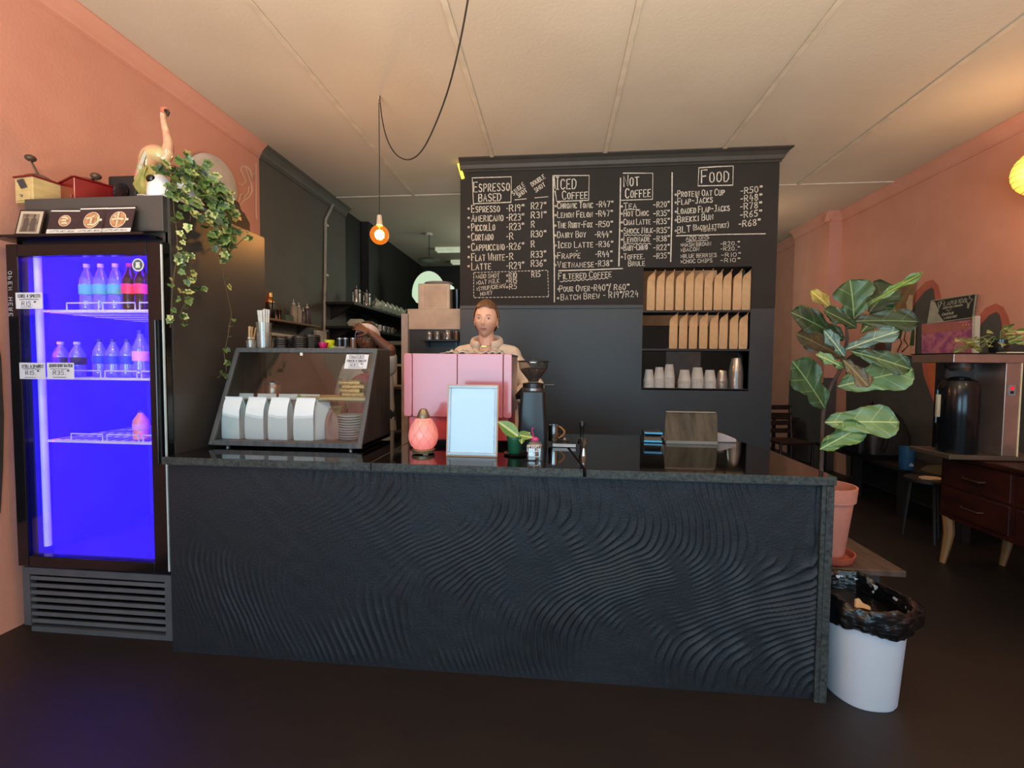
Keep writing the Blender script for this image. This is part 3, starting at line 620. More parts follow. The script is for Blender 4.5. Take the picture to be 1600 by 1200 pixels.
# cream mill
m_creamw = mat('cream_wood', '#c9b27c', .5, col2='#bba36d', scale=12, stretch=(1,1,6)); m_redw = mat('red_enamel', '#7d1013', .25, col2='#6c0c0f'); m_steel = mat('steel', '#8d8a86', .28, metal=.9); m_dkwood = mat('dark_wood', '#4b382d', .4)
def mill(name, label, loc, w_, h_, m_body, m_top, hx, hz, knob, rz=0):
    t = thing(name, label, 'coffee mill', loc, rz)
    MB().box(-w_/2, w_/2, -w_/2, w_/2, 0, h_).build('body', m_body, t, bevel=.004)
    MB().box(-w_/2-.006, w_/2+.006, -w_/2-.006, w_/2+.006, h_, h_+.008).build('lid', m_top, t, bevel=.002)
    dr = MB().box(-w_*.38, w_*.38, -w_/2-.006, -w_/2+.002, .008, .05).build('drawer', m_body, t, bevel=.002)
    MB().ball((0, -w_/2-.012, .03), .006, n=10, m=6).build('knob', m_steel, dr, smooth=True)
    MB().lathe([(w_*.46, h_+.008), (w_*.42, h_+.018), (w_*.28, h_+.030), (w_*.1, h_+.034)], n=20).build('hopper_dome', m_steel, t, smooth=True)
    c = MB().bar((0, 0, h_+.034), (hx, -.01, hz), .014, .006).build('crank', m_steel, t, bevel=.002)
    MB().ball((hx, -.01, hz+.010), .024, .024, .017, n=14, m=8).build('crank_knob', knob, c, smooth=True)
    return t
q = PY(66, 303, 2.16)
t = mill('coffee_mill', 'small cream wooden coffee mill with raised crank on the fridge', (q.x-.012, 2.155, ZF), .125, .125, m_creamw, m_redw, -.035, .235, m_dkwood, radians(-8))
MB().poly([(-.04,-.068,.112),(.005,-.068,.116),(.032,-.068,.070),(-.01,-.068,.066)]).build('badge', mat('badge_dark', '#3b4048', .5), t, fix=False)
q = PY(118, 303, 2.17)
t = mill('coffee_mill', 'larger glossy red coffee mill behind the cream one on the fridge', (q.x-.01, 2.25, ZF), .18, .135, m_redw, m_redw, .12, .15, m_dkwood, radians(-24))
MB().box(-.16, -.082, -.05, .05, 0, .09).build('side_block', m_redw, t, bevel=.004)
MB().box(-.004, .004, -.085, -.080, .0, .10).build('corner_stripe', mat('gilt', '#b07a50', .4), t)
# black box with lens, white camera
q = PY(196, 298, 2.30)
t = thing('speaker_box', 'squat black speaker box standing behind the flamingo figurine', 'speaker', (q.x, 2.34, ZF))
MB().box(-.085, .085, -.06, .06, 0, .20).build('housing', mat('matt_black', '#1d1817', .6), t, bevel=.012)
MB().lathe([(.045, 0), (.045, .008), (.035, .003)], n=20).xf(Matrix.Translation((0, -.06, .11)) @ Matrix.Rotation(pi/2, 4, 'X')).build('speaker_cone', m_blk, t, smooth=True)
q = PY(245, 300, 2.12)
t = thing('security_camera', 'small white dome camera with black lens beside the ivy pot', 'camera', (q.x, 2.14, ZF))
MB().lathe([(.048, 0), (.052, .02), (.048, .08), (.034, .118), (.012, .132)], n=24, sx=1.15).build('housing', mat('white_plastic', '#d8d8dc', .3), t, smooth=True)
MB().ball((-.014, -.036, .10), .024, .018, .020, n=16, m=8).build('lens', m_blk, t, smooth=True)
MB().tube([(-.04, .0, .006), (-.07, -.02, .03), (-.095, -.03, .028), (-.105, -.02, .004), (-.106, .02, .003)], .0025, 6).build('cable', mat('white_plastic', '#d8d8dc', .3), t, smooth=True)
# flamingo figurine
q = PY(240, 300, 2.19)
t = thing('flamingo_figurine', 'glazed ceramic flamingo figurine with long neck on the fridge', 'figurine', (q.x, 2.22, ZF))
m_flam = mat('flamingo_glaze', '#c48468', .15, col2='#a8ad78', scale=16, coat=.4); m_neck = mat('neck_glaze', '#cdb08c', .12, col2='#c08a72', scale=25, coat=.5); m_base = mat('base_glaze', '#9a8a4c', .15, col2='#6f7a3a', scale=20, coat=.4)
MB().tube([(.045,0,.235),(.03,0,.262),(-.005,0,.278),(-.04,0,.262),(-.062,0,.215),(-.072,0,.16),(-.078,0,.10)], [.030,.046,.056,.054,.042,.028,.010], 16).build('body', m_flam, t, smooth=True).modifiers.new('soft', 'SUBSURF').render_levels = 2
for k in range(5): MB().tube([(-.02-.008*k,-.045,.27-.015*k),(-.05-.006*k,-.046,.21-.02*k),(-.066-.003*k,-.03,.14-.016*k)], [.012,.014,.004], 6).build('wing_feather', mat('feather_glaze', '#8f9a6e', .12, col2='#b87a5e', scale=30, coat=.5), t, smooth=True)
MB().tube([(.035,0,.245),(.055,0,.275),(.062,0,.32),(.055,0,.37),(.042,0,.42),(.036,0,.46),(.040,0,.485)], [.03,.028,.023,.018,.015,.014,.014], 12).build('neck', m_neck, t, smooth=True)
hd = MB().ball((.048, -.004, .492), .024, .017, .02, n=14, m=8).build('head', mat('head_glaze', '#b66a55', .15, coat=.4), t, smooth=True)
MB().tube([(.060,-.008,.487),(.074,-.012,.475),(.074,-.014,.455)], [.011,.010,.004], 8).build('beak', m_blk, hd, smooth=True)
MB().lathe([(.075, 0), (.078, .03), (.062, .08), (.058, .13), (.045, .18), (.02, .22)], c=(-.015, 0, 0), n=14).build('leafy_base', m_base, t, smooth=True).modifiers.new('soft', 'SUBSURF').render_levels = 2
for i in range(7):
    a = -.5+i*.5
    MB().tube([(-.01+.03*cos(a*2), -.03, .02), (-.02+.05*cos(a*2), -.055, .10), (-.01+.035*cos(a*2+.4), -.045, .20)], [.012, .016, .003], 6).build('moulded_leaf', m_base, t, smooth=True)
for s in (-.02, .01): MB().tube([(s, 0, .12), (s, -.01, .21)], .007, 8).build('leg', m_neck, t, smooth=True)
# dark hat, oval dish, low black case further back
t = thing('felt_hat', 'dark felt hat on the fridge between flamingo and ivy', 'hat', tuple(PY(294, 275, 2.58)))
m_felt = mat('dark_felt', '#2a201d', .9)
t.location.z = ZF; t.scale = (.85, .85, 1.8)
MB().lathe([(.20, 0), (.205, .006), (.12, .012), (.115, .06), (.10, .16), (.05, .185), (.01, .18)], n=28).build('crown', m_felt, t, smooth=True)
c = PX(337, 291, XL+.05)
t = thing('oval_dish', 'pale oval dish hung on the salmon wall behind the ivy', 'dish', (c.x, c.y, c.z)); t.scale = (1.2, 1.2, 1.2); t.rotation_euler = (0, 0, radians(-90))
MB().rings([[Vector((r*cos(a*pi/16)*1.25*.2, -d, r*sin(a*pi/16)*.2)).xyz for a in range(32)] for r, d in ((.02,.0),(.6,.0),(.88,.004),(1,.02),(1.0,.025),(.86,.01),(.6,.006),(.02,.006))]).xf(Matrix.Rotation(radians(32), 4, 'Y')).build('dish', mat('dish_cream', '#d9d2c8', .4), t, smooth=True)
q = PX(388, 366, -2.02)
t = thing('instrument_case', 'low dark stepped case lying at the back of the fridge top', 'case', (-2.04, 2.66, ZF))
MB().prism([(-.20,0),(.13,0),(.13,.09),(.08,.14),(.05,.15),(.03,.19),(-.10,.20),(-.18,.17)], lambda u, v, k: (k, u, v), -.07, .07).build('body', mat('case_brown', '#241a16', .7), t, bevel=.008)
MB().box(.068, .074, -.06, .04, .08, .10).build('latch', m_steel, t)

# ivy in a pale pot
def leaf_mesh(name, outline, m, fold=.15, vein=None):
    """outline: half outline points (u along, v half width); a folded two-sided blade with midrib"""
    L = outline; n = len(L); vs = []; fs = []
    for u, v in L: vs += [(u, 0, 0), (u, v*.55, v*fold*.6), (u, v, v*fold), (u, -v*.55, v*fold*.6), (u, -v, v*fold)]
    for i in range(n-1):
        a, b = 5*i, 5*i+5
        fs += [(a, b, b+1, a+1), (a+1, b+1, b+2, a+2), (a, a+3, b+3, b), (a+3, a+4, b+4, b+3)]
    me = bpy.data.meshes.new(name); me.from_pydata(vs, [], fs); me.materials.append(m); me.update(); return me
def veined(name, base, vein, dark, rough=.35, freq=11.0, slope=.75, ribw=.012):
    """leaf paint: midrib along x and slanted side veins, with mottling"""
    m = bpy.data.materials.new(name); m.use_nodes = True; nt = m.node_tree; b = nt.nodes['Principled BSDF']; N = nt.nodes.new; K = nt.links.new
    b.inputs['Roughness'].default_value = rough; b.inputs['Specular IOR Level'].default_value = .5
    tc = N('ShaderNodeTexCoord'); sp = N('ShaderNodeSeparateXYZ'); K(tc.outputs['Object'], sp.inputs[0])
    def mth(op, a, bb=None, cl=False):
        n = N('ShaderNodeMath'); n.operation = op; n.use_clamp = cl
        for k, val in enumerate((a, bb)):
            if val is None: continue
            if isinstance(val, (int, float)): n.inputs[k].default_value = val
            else: K(val, n.inputs[k])
        return n.outputs[0]
    ay = mth('ABSOLUTE', sp.outputs['Y'])
    t = mth('MULTIPLY', mth('SUBTRACT', sp.outputs['X'], mth('MULTIPLY', ay, slope)), freq)
    fr_ = mth('ABSOLUTE', mth('SUBTRACT', mth('FRACT', t), .5))
    side = mth('LESS_THAN', fr_, .03); rib = mth('LESS_THAN', ay, ribw*.35)
    v = mth('MAXIMUM', mth('MULTIPLY', side, .38), mth('MULTIPLY', rib, .8))
    nz = N('ShaderNodeTexNoise'); nz.inputs['Scale'].default_value = 9; K(tc.outputs['Object'], nz.inputs['Vector'])
    r = N('ShaderNodeValToRGB'); r.color_ramp.elements[0].color = lin(dark); r.color_ramp.elements[1].color = lin(base); r.color_ramp.elements[0].position = .38; r.color_ramp.elements[1].position = .62
    K(nz.outputs['Fac'], r.inputs[0])
    mx = N('ShaderNodeMixRGB'); K(v, mx.inputs[0]); K(r.outputs[0], mx.inputs[1]); mx.inputs[2].default_value = lin(vein); K(mx.outputs[0], b.inputs['Base Color'])
    bp = N('ShaderNodeBump'); bp.inputs['Strength'].default_value = .5; bp.inputs['Distance'].default_value = .004; K(mth('SUBTRACT', 1.0, v), bp.inputs['Height']); K(bp.outputs[0], b.inputs['Normal'])
    return m
def place(o, base, tip, normal, length=None):
    """orient a leaf object: x from base to tip, z about normal"""
    base = Vector(base); tip = Vector(tip); x = (tip-base); l = x.length; x.normalize()
    n = Vector(normal); n = (n - x*n.dot(x)).normalized(); y = n.cross(x)
    o.matrix_basis = Matrix(((x.x, y.x, n.x, base.x), (x.y, y.y, n.y, base.y), (x.z, y.z, n.z, base.z), (0, 0, 0, 1))) @ (Matrix.Scale(l/length, 4) if length else Matrix.Identity(4))
ivo = [(0,.004),(-.04,.22),(.02,.42),(.16,.46),(.30,.36),(.40,.44),(.54,.46),(.62,.32),(.72,.20),(.86,.11),(1.0,0.0)]
ivm = [leaf_mesh('leaf', [(u*.045, v*.045) for u, v in ivo], mat('ivy_leaf_%s' % n, b_, .38, col2=d_, scale=45, lo=.47, hi=.55), .25) for n, b_, d_ in (('green', '#5f7a3e', '#35502a'), ('pale', '#b3b878', '#4f6b36'), ('dark', '#3c5530', '#1f321c'))]
ivp = PX(300, 300, -1.92)
ivy = thing('ivy_plant', 'bushy variegated ivy in a pale pot trailing down the fridge side', 'plant', (-1.945, ivp.y, ZF))
IV = ivy.location
MB().lathe([(.05, 0), (.055, .005), (.068, .08), (.078, .10), (.078, .112), (.070, .112), (.066, .095)], n=24, cap1=False).xf(Matrix.Rotation(radians(0), 4, 'Y')).build('pot', mat('pot_pale', '#b9b6ad', .35), ivy, smooth=True)
MB().lathe([(.02, .09), (.066, .095)], n=16).build('soil', mat('soil', '#2a211c', .95, bump=.5), ivy)
MB().lathe([(.05, 0), (.085, .006), (.088, .012), (.05, .004)], n=24).build('dish', mat('pot_pale', '#b9b6ad', .35), ivy, smooth=True)
m_vine = mat('vine_stem', '#5a4a34', .7)
def iv_pts(path, x0=-1.85):
    return [Vector(PX(a, b, x)) for a, b, x in path]
vines = [  # (path with px,py,x), leaves per segment, spread px
    ([(292,262,-1.93),(288,250,-1.9),(296,238,-1.9)], 5, .030),
    ([(295,270,-1.93),(270,258,-1.92),(250,262,-1.93),(243,268,-1.95)], 5, .035),
    ([(295,275,-1.9),(275,280,-1.88),(262,290,-1.87),(258,300,-1.86)], 6, .04),
    ([(300,268,-1.9),(280,262,-1.88),(268,272,-1.87)], 5, .04),
    ([(302,270,-1.9),(310,262,-1.88),(325,272,-1.88)], 6, .035),
    ([(305,275,-1.9),(320,285,-1.86),(335,295,-1.85),(350,302,-1.84)], 10, .045),
    ([(305,285,-1.9),(325,300,-1.85),(338,312,-1.84),(345,330,-1.84)], 11, .045),
    ([(300,290,-1.9),(315,300,-1.85),(330,325,-1.84),(336,350,-1.84)], 10, .045),
    ([(305,280,-1.9),(345,300,-1.84),(352,312,-1.84),(357,335,-1.83)], 9, .035),
    ([(340,330,-1.84),(345,355,-1.83),(350,372,-1.83),(352,385,-1.83)], 11, .045),
    ([(335,340,-1.84),(330,360,-1.83),(322,380,-1.83)], 8, .04),
    ([(290,285,-1.88),(280,300,-1.86),(300,325,-1.84),(297,345,-1.84)], 5, .035),
    ([(345,370,-1.83),(346,390,-1.83),(352,400,-1.82)], 6, .03),
    ([(270,300,-1.87),(272,330,-1.86),(276,360,-1.85),(278,395,-1.84),(272,430,-1.84),(268,470,-1.84),(266,512,-1.84)], 3, .018),
    ([(278,395,-1.85),(290,430,-1.84),(300,445,-1.84),(318,452,-1.84)], 5, .025),
    ([(285,395,-1.85),(276,402,-1.84),(290,398,-1.84),(300,399,-1.84)], 3, .012),
    ([(285,450,-1.85),(290,470,-1.84),(282,490,-1.84),(288,510,-1.84)], 3, .015),
    ([(350,395,-1.83),(349,430,-1.83),(352,445,-1.83),(362,490,-1.83),(356,520,-1.83)], 1, .010),
    ([(362,498,-1.83),(352,545,-1.83),(350,552,-1.83),(354,580,-1.82),(340,590,-1.82)], 2, .012),
    ([(355,395,-1.83),(375,378,-1.83),(388,366,-1.82)], 1, .008), ([(385,362,-1.82),(392,370,-1.82)], 3, .008),
]
rr = random.Random(11)
for path, nper, spr in vines:
    pts = [p_-IV for p_ in iv_pts(path)]
    MB().tube(pts, .0018, 5).build('vine', m_vine, ivy)
    for i in range(len(pts)-1):
        for k in range(nper):
            f = (k+rr.random())/nper; c = pts[i].lerp(pts[i+1], f) + Vector((abs(rr.gauss(0, spr*.5)), rr.gauss(0, spr*.6), rr.gauss(0, spr*.6)))
            s_ = rr.uniform(.75, 1.25)*(.75 if spr < .03 else 1)
            c.x = max(c.x, -1.865-IV.x) if c.z < 0 else c.x
            d = Vector((rr.uniform(-.1, .7), rr.uniform(-1, 1), rr.uniform(-1.0, .35))).normalized()
            o = bpy.data.objects.new('leaf', ivm[0 if rr.random() < .5 else (1 if rr.random() < .55 else 2)]); COL.objects.link(o); o.parent = ivy
            place(o, c, c+d*.045*s_, (1.0, -1.0+rr.uniform(-.8, .8), .5+rr.uniform(-.8, .8)), .045)

# ================================================================== DISPLAY CASE
m_frame = mat('case_frame', '#4d5052', .5, col2='#3b3e40', scale=6, stretch=(8,1,1), bump=.1)
m_side = mat('case_side_wood', '#37322f', .55, col2='#25211f', scale=5, stretch=(6,6,.6), bump=.15, detail=5)
m_cglass = glass('case_glass', '#f0f4f4', .045, .01)
DX0, DX1, DYB, DYT, DYK = -1.80, -.975, 2.20, 2.415, 2.60; DZ0, DZ1 = ZT+.012, 1.467
dc = thing('display_case', 'charcoal countertop display case with slanted glass front', 'display case', (-1.39, 2.4, ZT))
MB().box(DX0, DX1, DYB, DYK, DZ0, DZ0+.022).build('base_board', m_frame, dc, world=True, bevel=.002)
for x0, nm in ((DX0, 0), (DX1-.018, 1)):
    MB().prism([(DYB, DZ0), (DYK, DZ0), (DYK, DZ1), (DYT, DZ1)], lambda u, v, t: (t, u, v), x0, x0+.018).build('side_panel', m_side, dc, world=True, bevel=.002)
MB().box(DX0, DX1, DYT-.005, DYK, DZ1, DZ1+.012).build('top_board', m_frame, dc, world=True, bevel=.002)
up_ = Vector((0, DYT-DYB, DZ1-DZ0)).normalized()
for x in (DX0+.010, DX1-.010): MB().bar((x, DYB-.004, DZ0), (x, DYT-.004, DZ1), .024, .014, (0, -1, 0)).build('frame_stile', m_frame, dc, world=True, bevel=.002)
MB().bar((DX0, DYB+.004, DZ0+.012), (DX1, DYB+.004, DZ0+.012), .014, .026).build('frame_rail', m_frame, dc, world=True, bevel=.002)
MB().bar((DX0, DYT-.004, DZ1-.004), (DX1, DYT-.004, DZ1-.004), .014, .018).build('frame_rail', m_frame, dc, world=True, bevel=.002)
MB().prism([(DYB+.002, DZ0+.02), (DYB+.006, DZ0+.02), (DYT+.002, DZ1), (DYT-.002, DZ1)], lambda u, v, t: (t, u, v), DX0+.02, DX1-.02).build('glass_front', m_cglass, dc, world=True)
SZ = PY(500, 622, 2.42).z
MB().box(DX0+.018, DX1-.018, 2.32, DYK-.01, SZ-.012, SZ-.004).build('shelf', glass('shelf_glass', '#c8d0cc', .1, .02, .25, '#3a3d3c'), dc, world=True)
for x in (DX0+.08, DX1-.07):
    for y in (DYB+.03, DYK-.04): MB().lathe([(.012, ZT-ZT), (.014, .012)], c=(x-dc.location.x, y-dc.location.y, 0), n=12).build('foot', m_steel, dc)
MB().box(-1.415, -1.40, DYT-.016, DYT-.012, DZ1-.03, DZ1-.014).build('clip', m_white, dc, world=True)
# price note on the case
def casey(v): return 2.30
a = PY(538, 576, DYT-.045); b = PY(576, 554, DYT-.02)
nt_ = thing('price_note', 'white handwritten toasties price note on the display case glass', 'sign', (a.x, DYT-.045, a.z)); nt_.rotation_euler = (0, 0, 0)
nw, nh = b.x-a.x, b.z-a.z
sl_ = (DYT-DYB)/(DZ1-DZ0)
NP = lambda u, v, t: (u*nw, v*nh*sl_-t-.004, v*nh)
MB().prism([(0,0),(1,0),(1,1),(0,1)], NP, 0, .001).build('paper', m_tag, nt_)
st = []
for s_, u0, u1, v, h in (('TOASTIES', .14, .80, .76, .17), ('CHEESE & TOMATO', .08, .92, .48, .14), ('R85.~', .28, .74, .14, .22)):
    st += [[(x, y) for x, y in p_] for p_ in lettering(s_, u0, v, u1, v, h, (0, 1))]
st += [[(.14,.72),(.8,.71)], [(.2,.08),(.82,.08),(.82,.42),(.2,.42),(.2,.08)]]
mb = MB(); ribbons(mb, lambda u, v: NP(u, v, .002), st, .026); mb.build('lettering', m_ink, nt_, fix=False)

# coffee bags (shared shape)
def bag_mb(w_, d_, h_, lean=0.0, fold=.03, seed=0, leany=0.0):
    """gusseted pouch: full at the bottom, pinched to a flat seam along x at the top"""
    r_ = random.Random(seed); rings = []
    prof_ = ((0,.92,.86),(.03,1,1),(.25,1.02,1.05),(.5,1.0,1.0),(.68,.98,.86),(.8,.97,.6),(.9,.97,.28),(.955,.97,.07),(1.0,.97,.05))
    if leany: prof_ = ((0,.92,.86),(.03,1,1),(.25,1.02,1.04),(.5,1.0,1.0),(.74,.99,.97),(.83,.98,.86),(.89,.97,.50),(.94,.97,.16),(.97,.97,.06),(1.0,.97,.05))
    for f, wf_, df_ in prof_:
        W, Dp, z = w_*wf_/2, d_*df_/2, h_*f; g = .22*Dp*min(1, f*2.2) if f < .9 else 0
        cx = lean*f*f; cy = leany*max(0, f-.80)/.20; j = lambda: r_.uniform(-.006, .006)*w_*4 if .1 < f < .9 else 0
        rings.append([Vector((cx+x_*W+j()*.3, y_*Dp+cy+j()*.3, z)) for x_, y_ in ((-1,-1),(-.5,-1.02),(0,-1.05),(.5,-1.02),(1,-1),(1-.3*min(1, f*1.6)*(f < .95),0),(1,1),(.5,1.02),(0,1.05),(-.5,1.02),(-1,1),(-1+.3*min(1, f*1.6)*(f < .95),0))])
    return MB().rings(rings)
m_wbag = mat('white_pouch', '#d9e2e6', .55, col2='#d2dce0', scale=6, bump=.25, bscale=14)
m_kraft = mat('kraft_paper', '#d9b184', .75, col2='#cba376', scale=9, bump=.35, bscale=18)
def pouch(label, loc, rz, w_, d_, h_, m, group=None, seed=0, lean=0, name='coffee_bag', leany=0):
    t = thing(name, label, 'coffee bag', loc, rz, group)
    MB.build(bag_mb(w_, d_, h_, lean, seed=seed, leany=leany), 'pouch', m, t, smooth=True)
    MB().box(lean-w_*.485, lean+w_*.485, leany*.95-d_*.03-.001, leany*.95+d_*.03+.001, h_*.975, h_).build('top_seal', m, t)
    return t
BZ = DZ0+.022
for i, px in enumerate((363, 400, 436, 476)):
    q = PY(px, 690, 2.27); lab = ('white foil coffee bag nearest the display case\'s ivy end', 'white foil coffee bag second from the ivy end of the case', 'white foil coffee bag third from the ivy end of the case', 'white foil coffee bag beside the gold pouch in the case')[i]
    pouch(lab, (q.x, 2.290, BZ), radians(-4+i*1.5), .108, .062, .225, m_wbag, 'white coffee bags in the case', seed=i)
for i, px in enumerate((385, 420, 453, 487)):
    pouch('white foil coffee bag in the case\'s back row, ' + ('nearest the ivy', 'second from the ivy', 'third from the ivy', 'behind the last front bag')[(385, 420, 453, 487).index(px)], (PY(px, 670, 2.42).x, 2.41, BZ), radians(5), .108, .062, .235, m_wbag, 'white coffee bags in the back row of the case', seed=i+9)
pouch('white foil bag turned sideways beside the gold pouch', (PY(497, 680, 2.32).x+.01, 2.335, BZ), radians(55), .095, .055, .215, m_wbag, 'white coffee bags in the case', seed=20)
m_gold = mat('gold_pouch', '#8f8147', .4, col2='#7c7040', bump=.2)
pouch('translucent gold pouch leaning beside the plates in the case', (PY(507, 690, 2.33).x, 2.36, BZ), radians(30), .10, .05, .175, m_gold, seed=30, lean=.03)
pouch('dusty pink folded paper bag between gold pouch and plates', (PY(520, 690, 2.36).x+.005, 2.33, BZ), radians(-48), .085, .055, .165, mat('pink_bag', '#a07f78', .6, bump=.2), seed=31)
# plates in the case
m_por = mat('porcelain', '#cfd6d8', .2, col2='#c9d0d2', coat=.3)
q = PY(546, 684, 2.33); pl = None
for i in range(10):
    if pl is None:
        pl = thing('saucer', 'lowest white saucer of the stack in the display case', 'plate', (q.x, 2.345, BZ), 0, 'stacked saucers in the display case')
        MB().lathe([(.030, 0), (.045, .002), (.066, .010), (.068, .013), (.064, .013), (.042, .006), (.01, .005)], n=28).build('dish', m_por, pl, smooth=True)
    else: dup(pl, (q.x+random.uniform(-.002, .002), 2.345, BZ+i*.0135), label=nth(i, 10, 'white saucer of the stack in the display case'))
# upper shelf: board, toasties, tin, paper
bt = PY(505, 617, 2.42)
o = tag(MB().box(PY(477,617,2.40).x, DX1-.03, 2.335, 2.52, SZ-.004, SZ+.012).build('wooden_board', mat('board_wood', '#c4ad7c', .5, col2='#b59c6a', scale=8, stretch=(1,6,1)), bevel=.003), 'pale wooden serving board on the case shelf under the toasties', 'board')
m_toast = mat('toasted_bread', '#c99a55', .7, col2='#8f5a28', scale=30, bump=.3); m_crumb = mat('bread_crumb', '#dcc48a', .8)
q = PY(550, 612, 2.42)
for i, (dz, dx, r_) in enumerate(((0,.01,.1),(.022,.0,-.15),(.044,.012,.12),(.066,-.004,-.05))):
    t = thing('toasted_sandwich', ('bottom toasted sandwich of the pile in the display case','second toasted sandwich from the bottom of the case pile','third toasted sandwich, just under the pile\'s top','topmost toasted sandwich of the pile in the case')[i], 'sandwich', (q.x+dx, 2.43, SZ+.0125+dz), r_, 'toasted sandwiches in the case')
    tri = [(-.062,-.035),(.062,-.03),(.03,.04),(-.03,.042)]
    MB().prism(tri, lambda u, v, k: (u, v, k), 0, .008).build('bread_slice', m_toast, t, bevel=.003)
    MB().prism([(a*.95, b*.95) for a, b in tri], lambda u, v, k: (u, v, k), .008, .013).build('filling', m_crumb, t)
    MB().prism(tri, lambda u, v, k: (u, v, k), .013, .021).build('bread_slice', m_toast, t, bevel=.003)
t = thing('wrapping_paper', 'crumpled brown baking paper standing around the toasted sandwiches', 'paper', (q.x, 2.43, SZ+.013))
m_bp = mat('baking_paper', '#8a6f4e', .7, bump=.4, bscale=20)
mb = MB(); rr2 = random.Random(4); n = 18
MB_r = [[Vector((rad*cos(a_)*1.05, .005+rad*.62*abs(sin(a_))+.035*(k == 0)*0, hh*(1+.18*sin(a_*5)+rr2.uniform(-.05, .05)))) for a_ in [i*pi/(n-1) for i in range(n)]] for k, (rad, hh) in enumerate(((.074,.0),(.082,.05),(.085,.085)))]
for rg in range(2):
    k = len(mb.v); mb.v += MB_r[rg]+MB_r[rg+1]; mb.f += [(k+i, k+i+1, k+n+i+1, k+n+i) for i in range(n-1)]
o = mb.build('paper_sheet', m_bp, t, smooth=True, fix=False); so = o.modifiers.new('thick', 'SOLIDIFY'); so.thickness = .0008
q = PY(424, 606, 2.44)
t = thing('metal_tin', 'copper-coloured metal tin on the display case shelf', 'tin', (q.x, 2.46, SZ-.004))
MB().lathe([(.034, 0), (.036, .004), (.036, .075), (.034, .078)], n=24).build('tin_body', mat('copper_steel', '#b59a86', .3, metal=.9), t, smooth=True)
MB().lathe([(.038, .076), (.038, .086), (.02, .092), (.006, .10)], n=24).build('tin_lid', m_steel, t, smooth=True)
o = tag(MB().box(0, .12, 0, .10, 0, .008).build('cutting_board', mat('board_wood2', '#a87c58', .5), loc=None, bevel=.002), 'thin brown board lying beside the metal tin in the case', 'board'); o.location = (PY(438, 610, 2.44).x, 2.42, SZ-.004)
t = thing('butter_dish', 'small white block with green leaf garnish on the case shelf', 'dish', (PY(472, 612, 2.44).x, 2.45, SZ-.004))
MB().box(-.035, .025, -.02, .02, 0, .022).build('block', mat('butter', '#cfcfae', .5), t, bevel=.003)
MB().lathe([(.0, .0), (.03, .003), (.02, .014), (.004, .018)], c=(.01, -.035, 0), n=9).build('green_garnish', mat('garnish', '#4f9c3a', .5), t, smooth=True)

# on top of the case
ZD = DZ1+.012
def ctop(px, y=2.50): return PY(px, 540, y).x
m_stick = mat('stirrer_wood', '#b9986e', .7)
t = thing('stirrer_holder', 'bundle of wooden stirrers in a clear cup on the display case', 'stirrers', (ctop(393, 2.47), 2.47, ZD))
MB().lathe([(.026, 0), (.030, .045)], n=18, cap1=False).build('holder', glass('clear_plastic', '#e8ebe8', .12, .08, .18, '#c9c4bb'), t, smooth=True)
for i in range(9):
    a = i*.7; MB().bar((.014*cos(a), .014*sin(a), .004), (.014*cos(a)-.030+.007*i, .02*sin(a), .125-.004*(i % 3)), .008, .002).build('stirrer', m_stick, t)
MB().lathe([(.019, .0), (.019, .006)], c=(0, 0, .055), n=16).build('paper_band', m_white, t)
t = thing('straw_cup', 'tall clear cup packed with white paper straws on the display case', 'straws', (ctop(411, 2.49), 2.50, ZD))
MB().lathe([(.034, 0), (.036, .002), (.040, .09)], n=24, cap1=False).build('cup', glass('clear_plastic2', '#e8ebe8', .14, .1, .4, '#a89c90'), t, smooth=True)
MB().lathe([(.036, .06), (.042, .15)], n=24, cap1=False, cap0=False).build('inner_cup', glass('clear_plastic', '#e8ebe8', .12, .08, .18, '#c9c4bb'), t, smooth=True)
m_straw = mat('paper_straw', '#d5d4cf', .6)
for i in range(22):
    a = i*2.4; r_ = .006+.022*((i*.37) % 1); x, y = r_*cos(a), r_*sin(a)
    MB().cone((x*.7, y*.7, .01), (x*1.15-.018+.001*i, y*1.2, .215+.012*((i*.61) % 1)), .0042, .0042, 8).build('straw', m_straw, t, smooth=True)
t = thing('napkin_fold', 'brown folded paper triangle behind the straw cup', 'napkin', (ctop(430, 2.53), 2.55, ZD))
MB().prism([(-.03,0),(.03,0),(.01,.07),(-.02,.05)], lambda u, v, k: (u, k, v), -.008, .008).build('fold', mat('tan_paper', '#b68b58', .7), t)
m_lid = mat('black_plastic', '#111113', .35)
lid0 = None
for px, n, r_, yy, nm in ((440, 5, .042, 2.46, 'nearest the straws'), (453, 6, .038, 2.54, 'behind and between two others'), (469, 6, .046, 2.47, 'in the middle of the case top'), (487, 7, .048, 2.52, 'closest to the bright bowls')):
    for i in range(n):
        lab = nth(i, n, 'black cup lid of the stack ') + nm
        if lid0 is None:
            lid0 = thing('cup_lid', lab, 'lid', (ctop(px, yy), yy, ZD), 0, 'black lid stack '+nm)
            MB().lathe([(.046, 0), (.048, .002), (.047, .007), (.043, .009), (.041, .016), (.036, .017), (.034, .014)], n=24).build('lid_shell', m_lid, lid0, smooth=True)
            MB().box(-.008, .008, -.035, -.031, .0165, .019).build('sip_tab', m_lid, lid0)
        else: dup(lid0, (ctop(px, yy), yy, ZD+i*.0105), 0, lab, 'black lid stack '+nm, scale=(r_/.046, r_/.046, 1))
def bowl(label, px, y, r_, h_, m, name='bowl', zb=ZD):
    o = MB().lathe([(r_*.6, 0), (r_*.85, h_*.5), (r_, h_), (r_*.94, h_), (r_*.78, h_*.5), (r_*.5, h_*.12)], n=22).build(name, m, smooth=True); o.location = (ctop(px, y), y, zb)
    return tag(o, label, 'bowl')
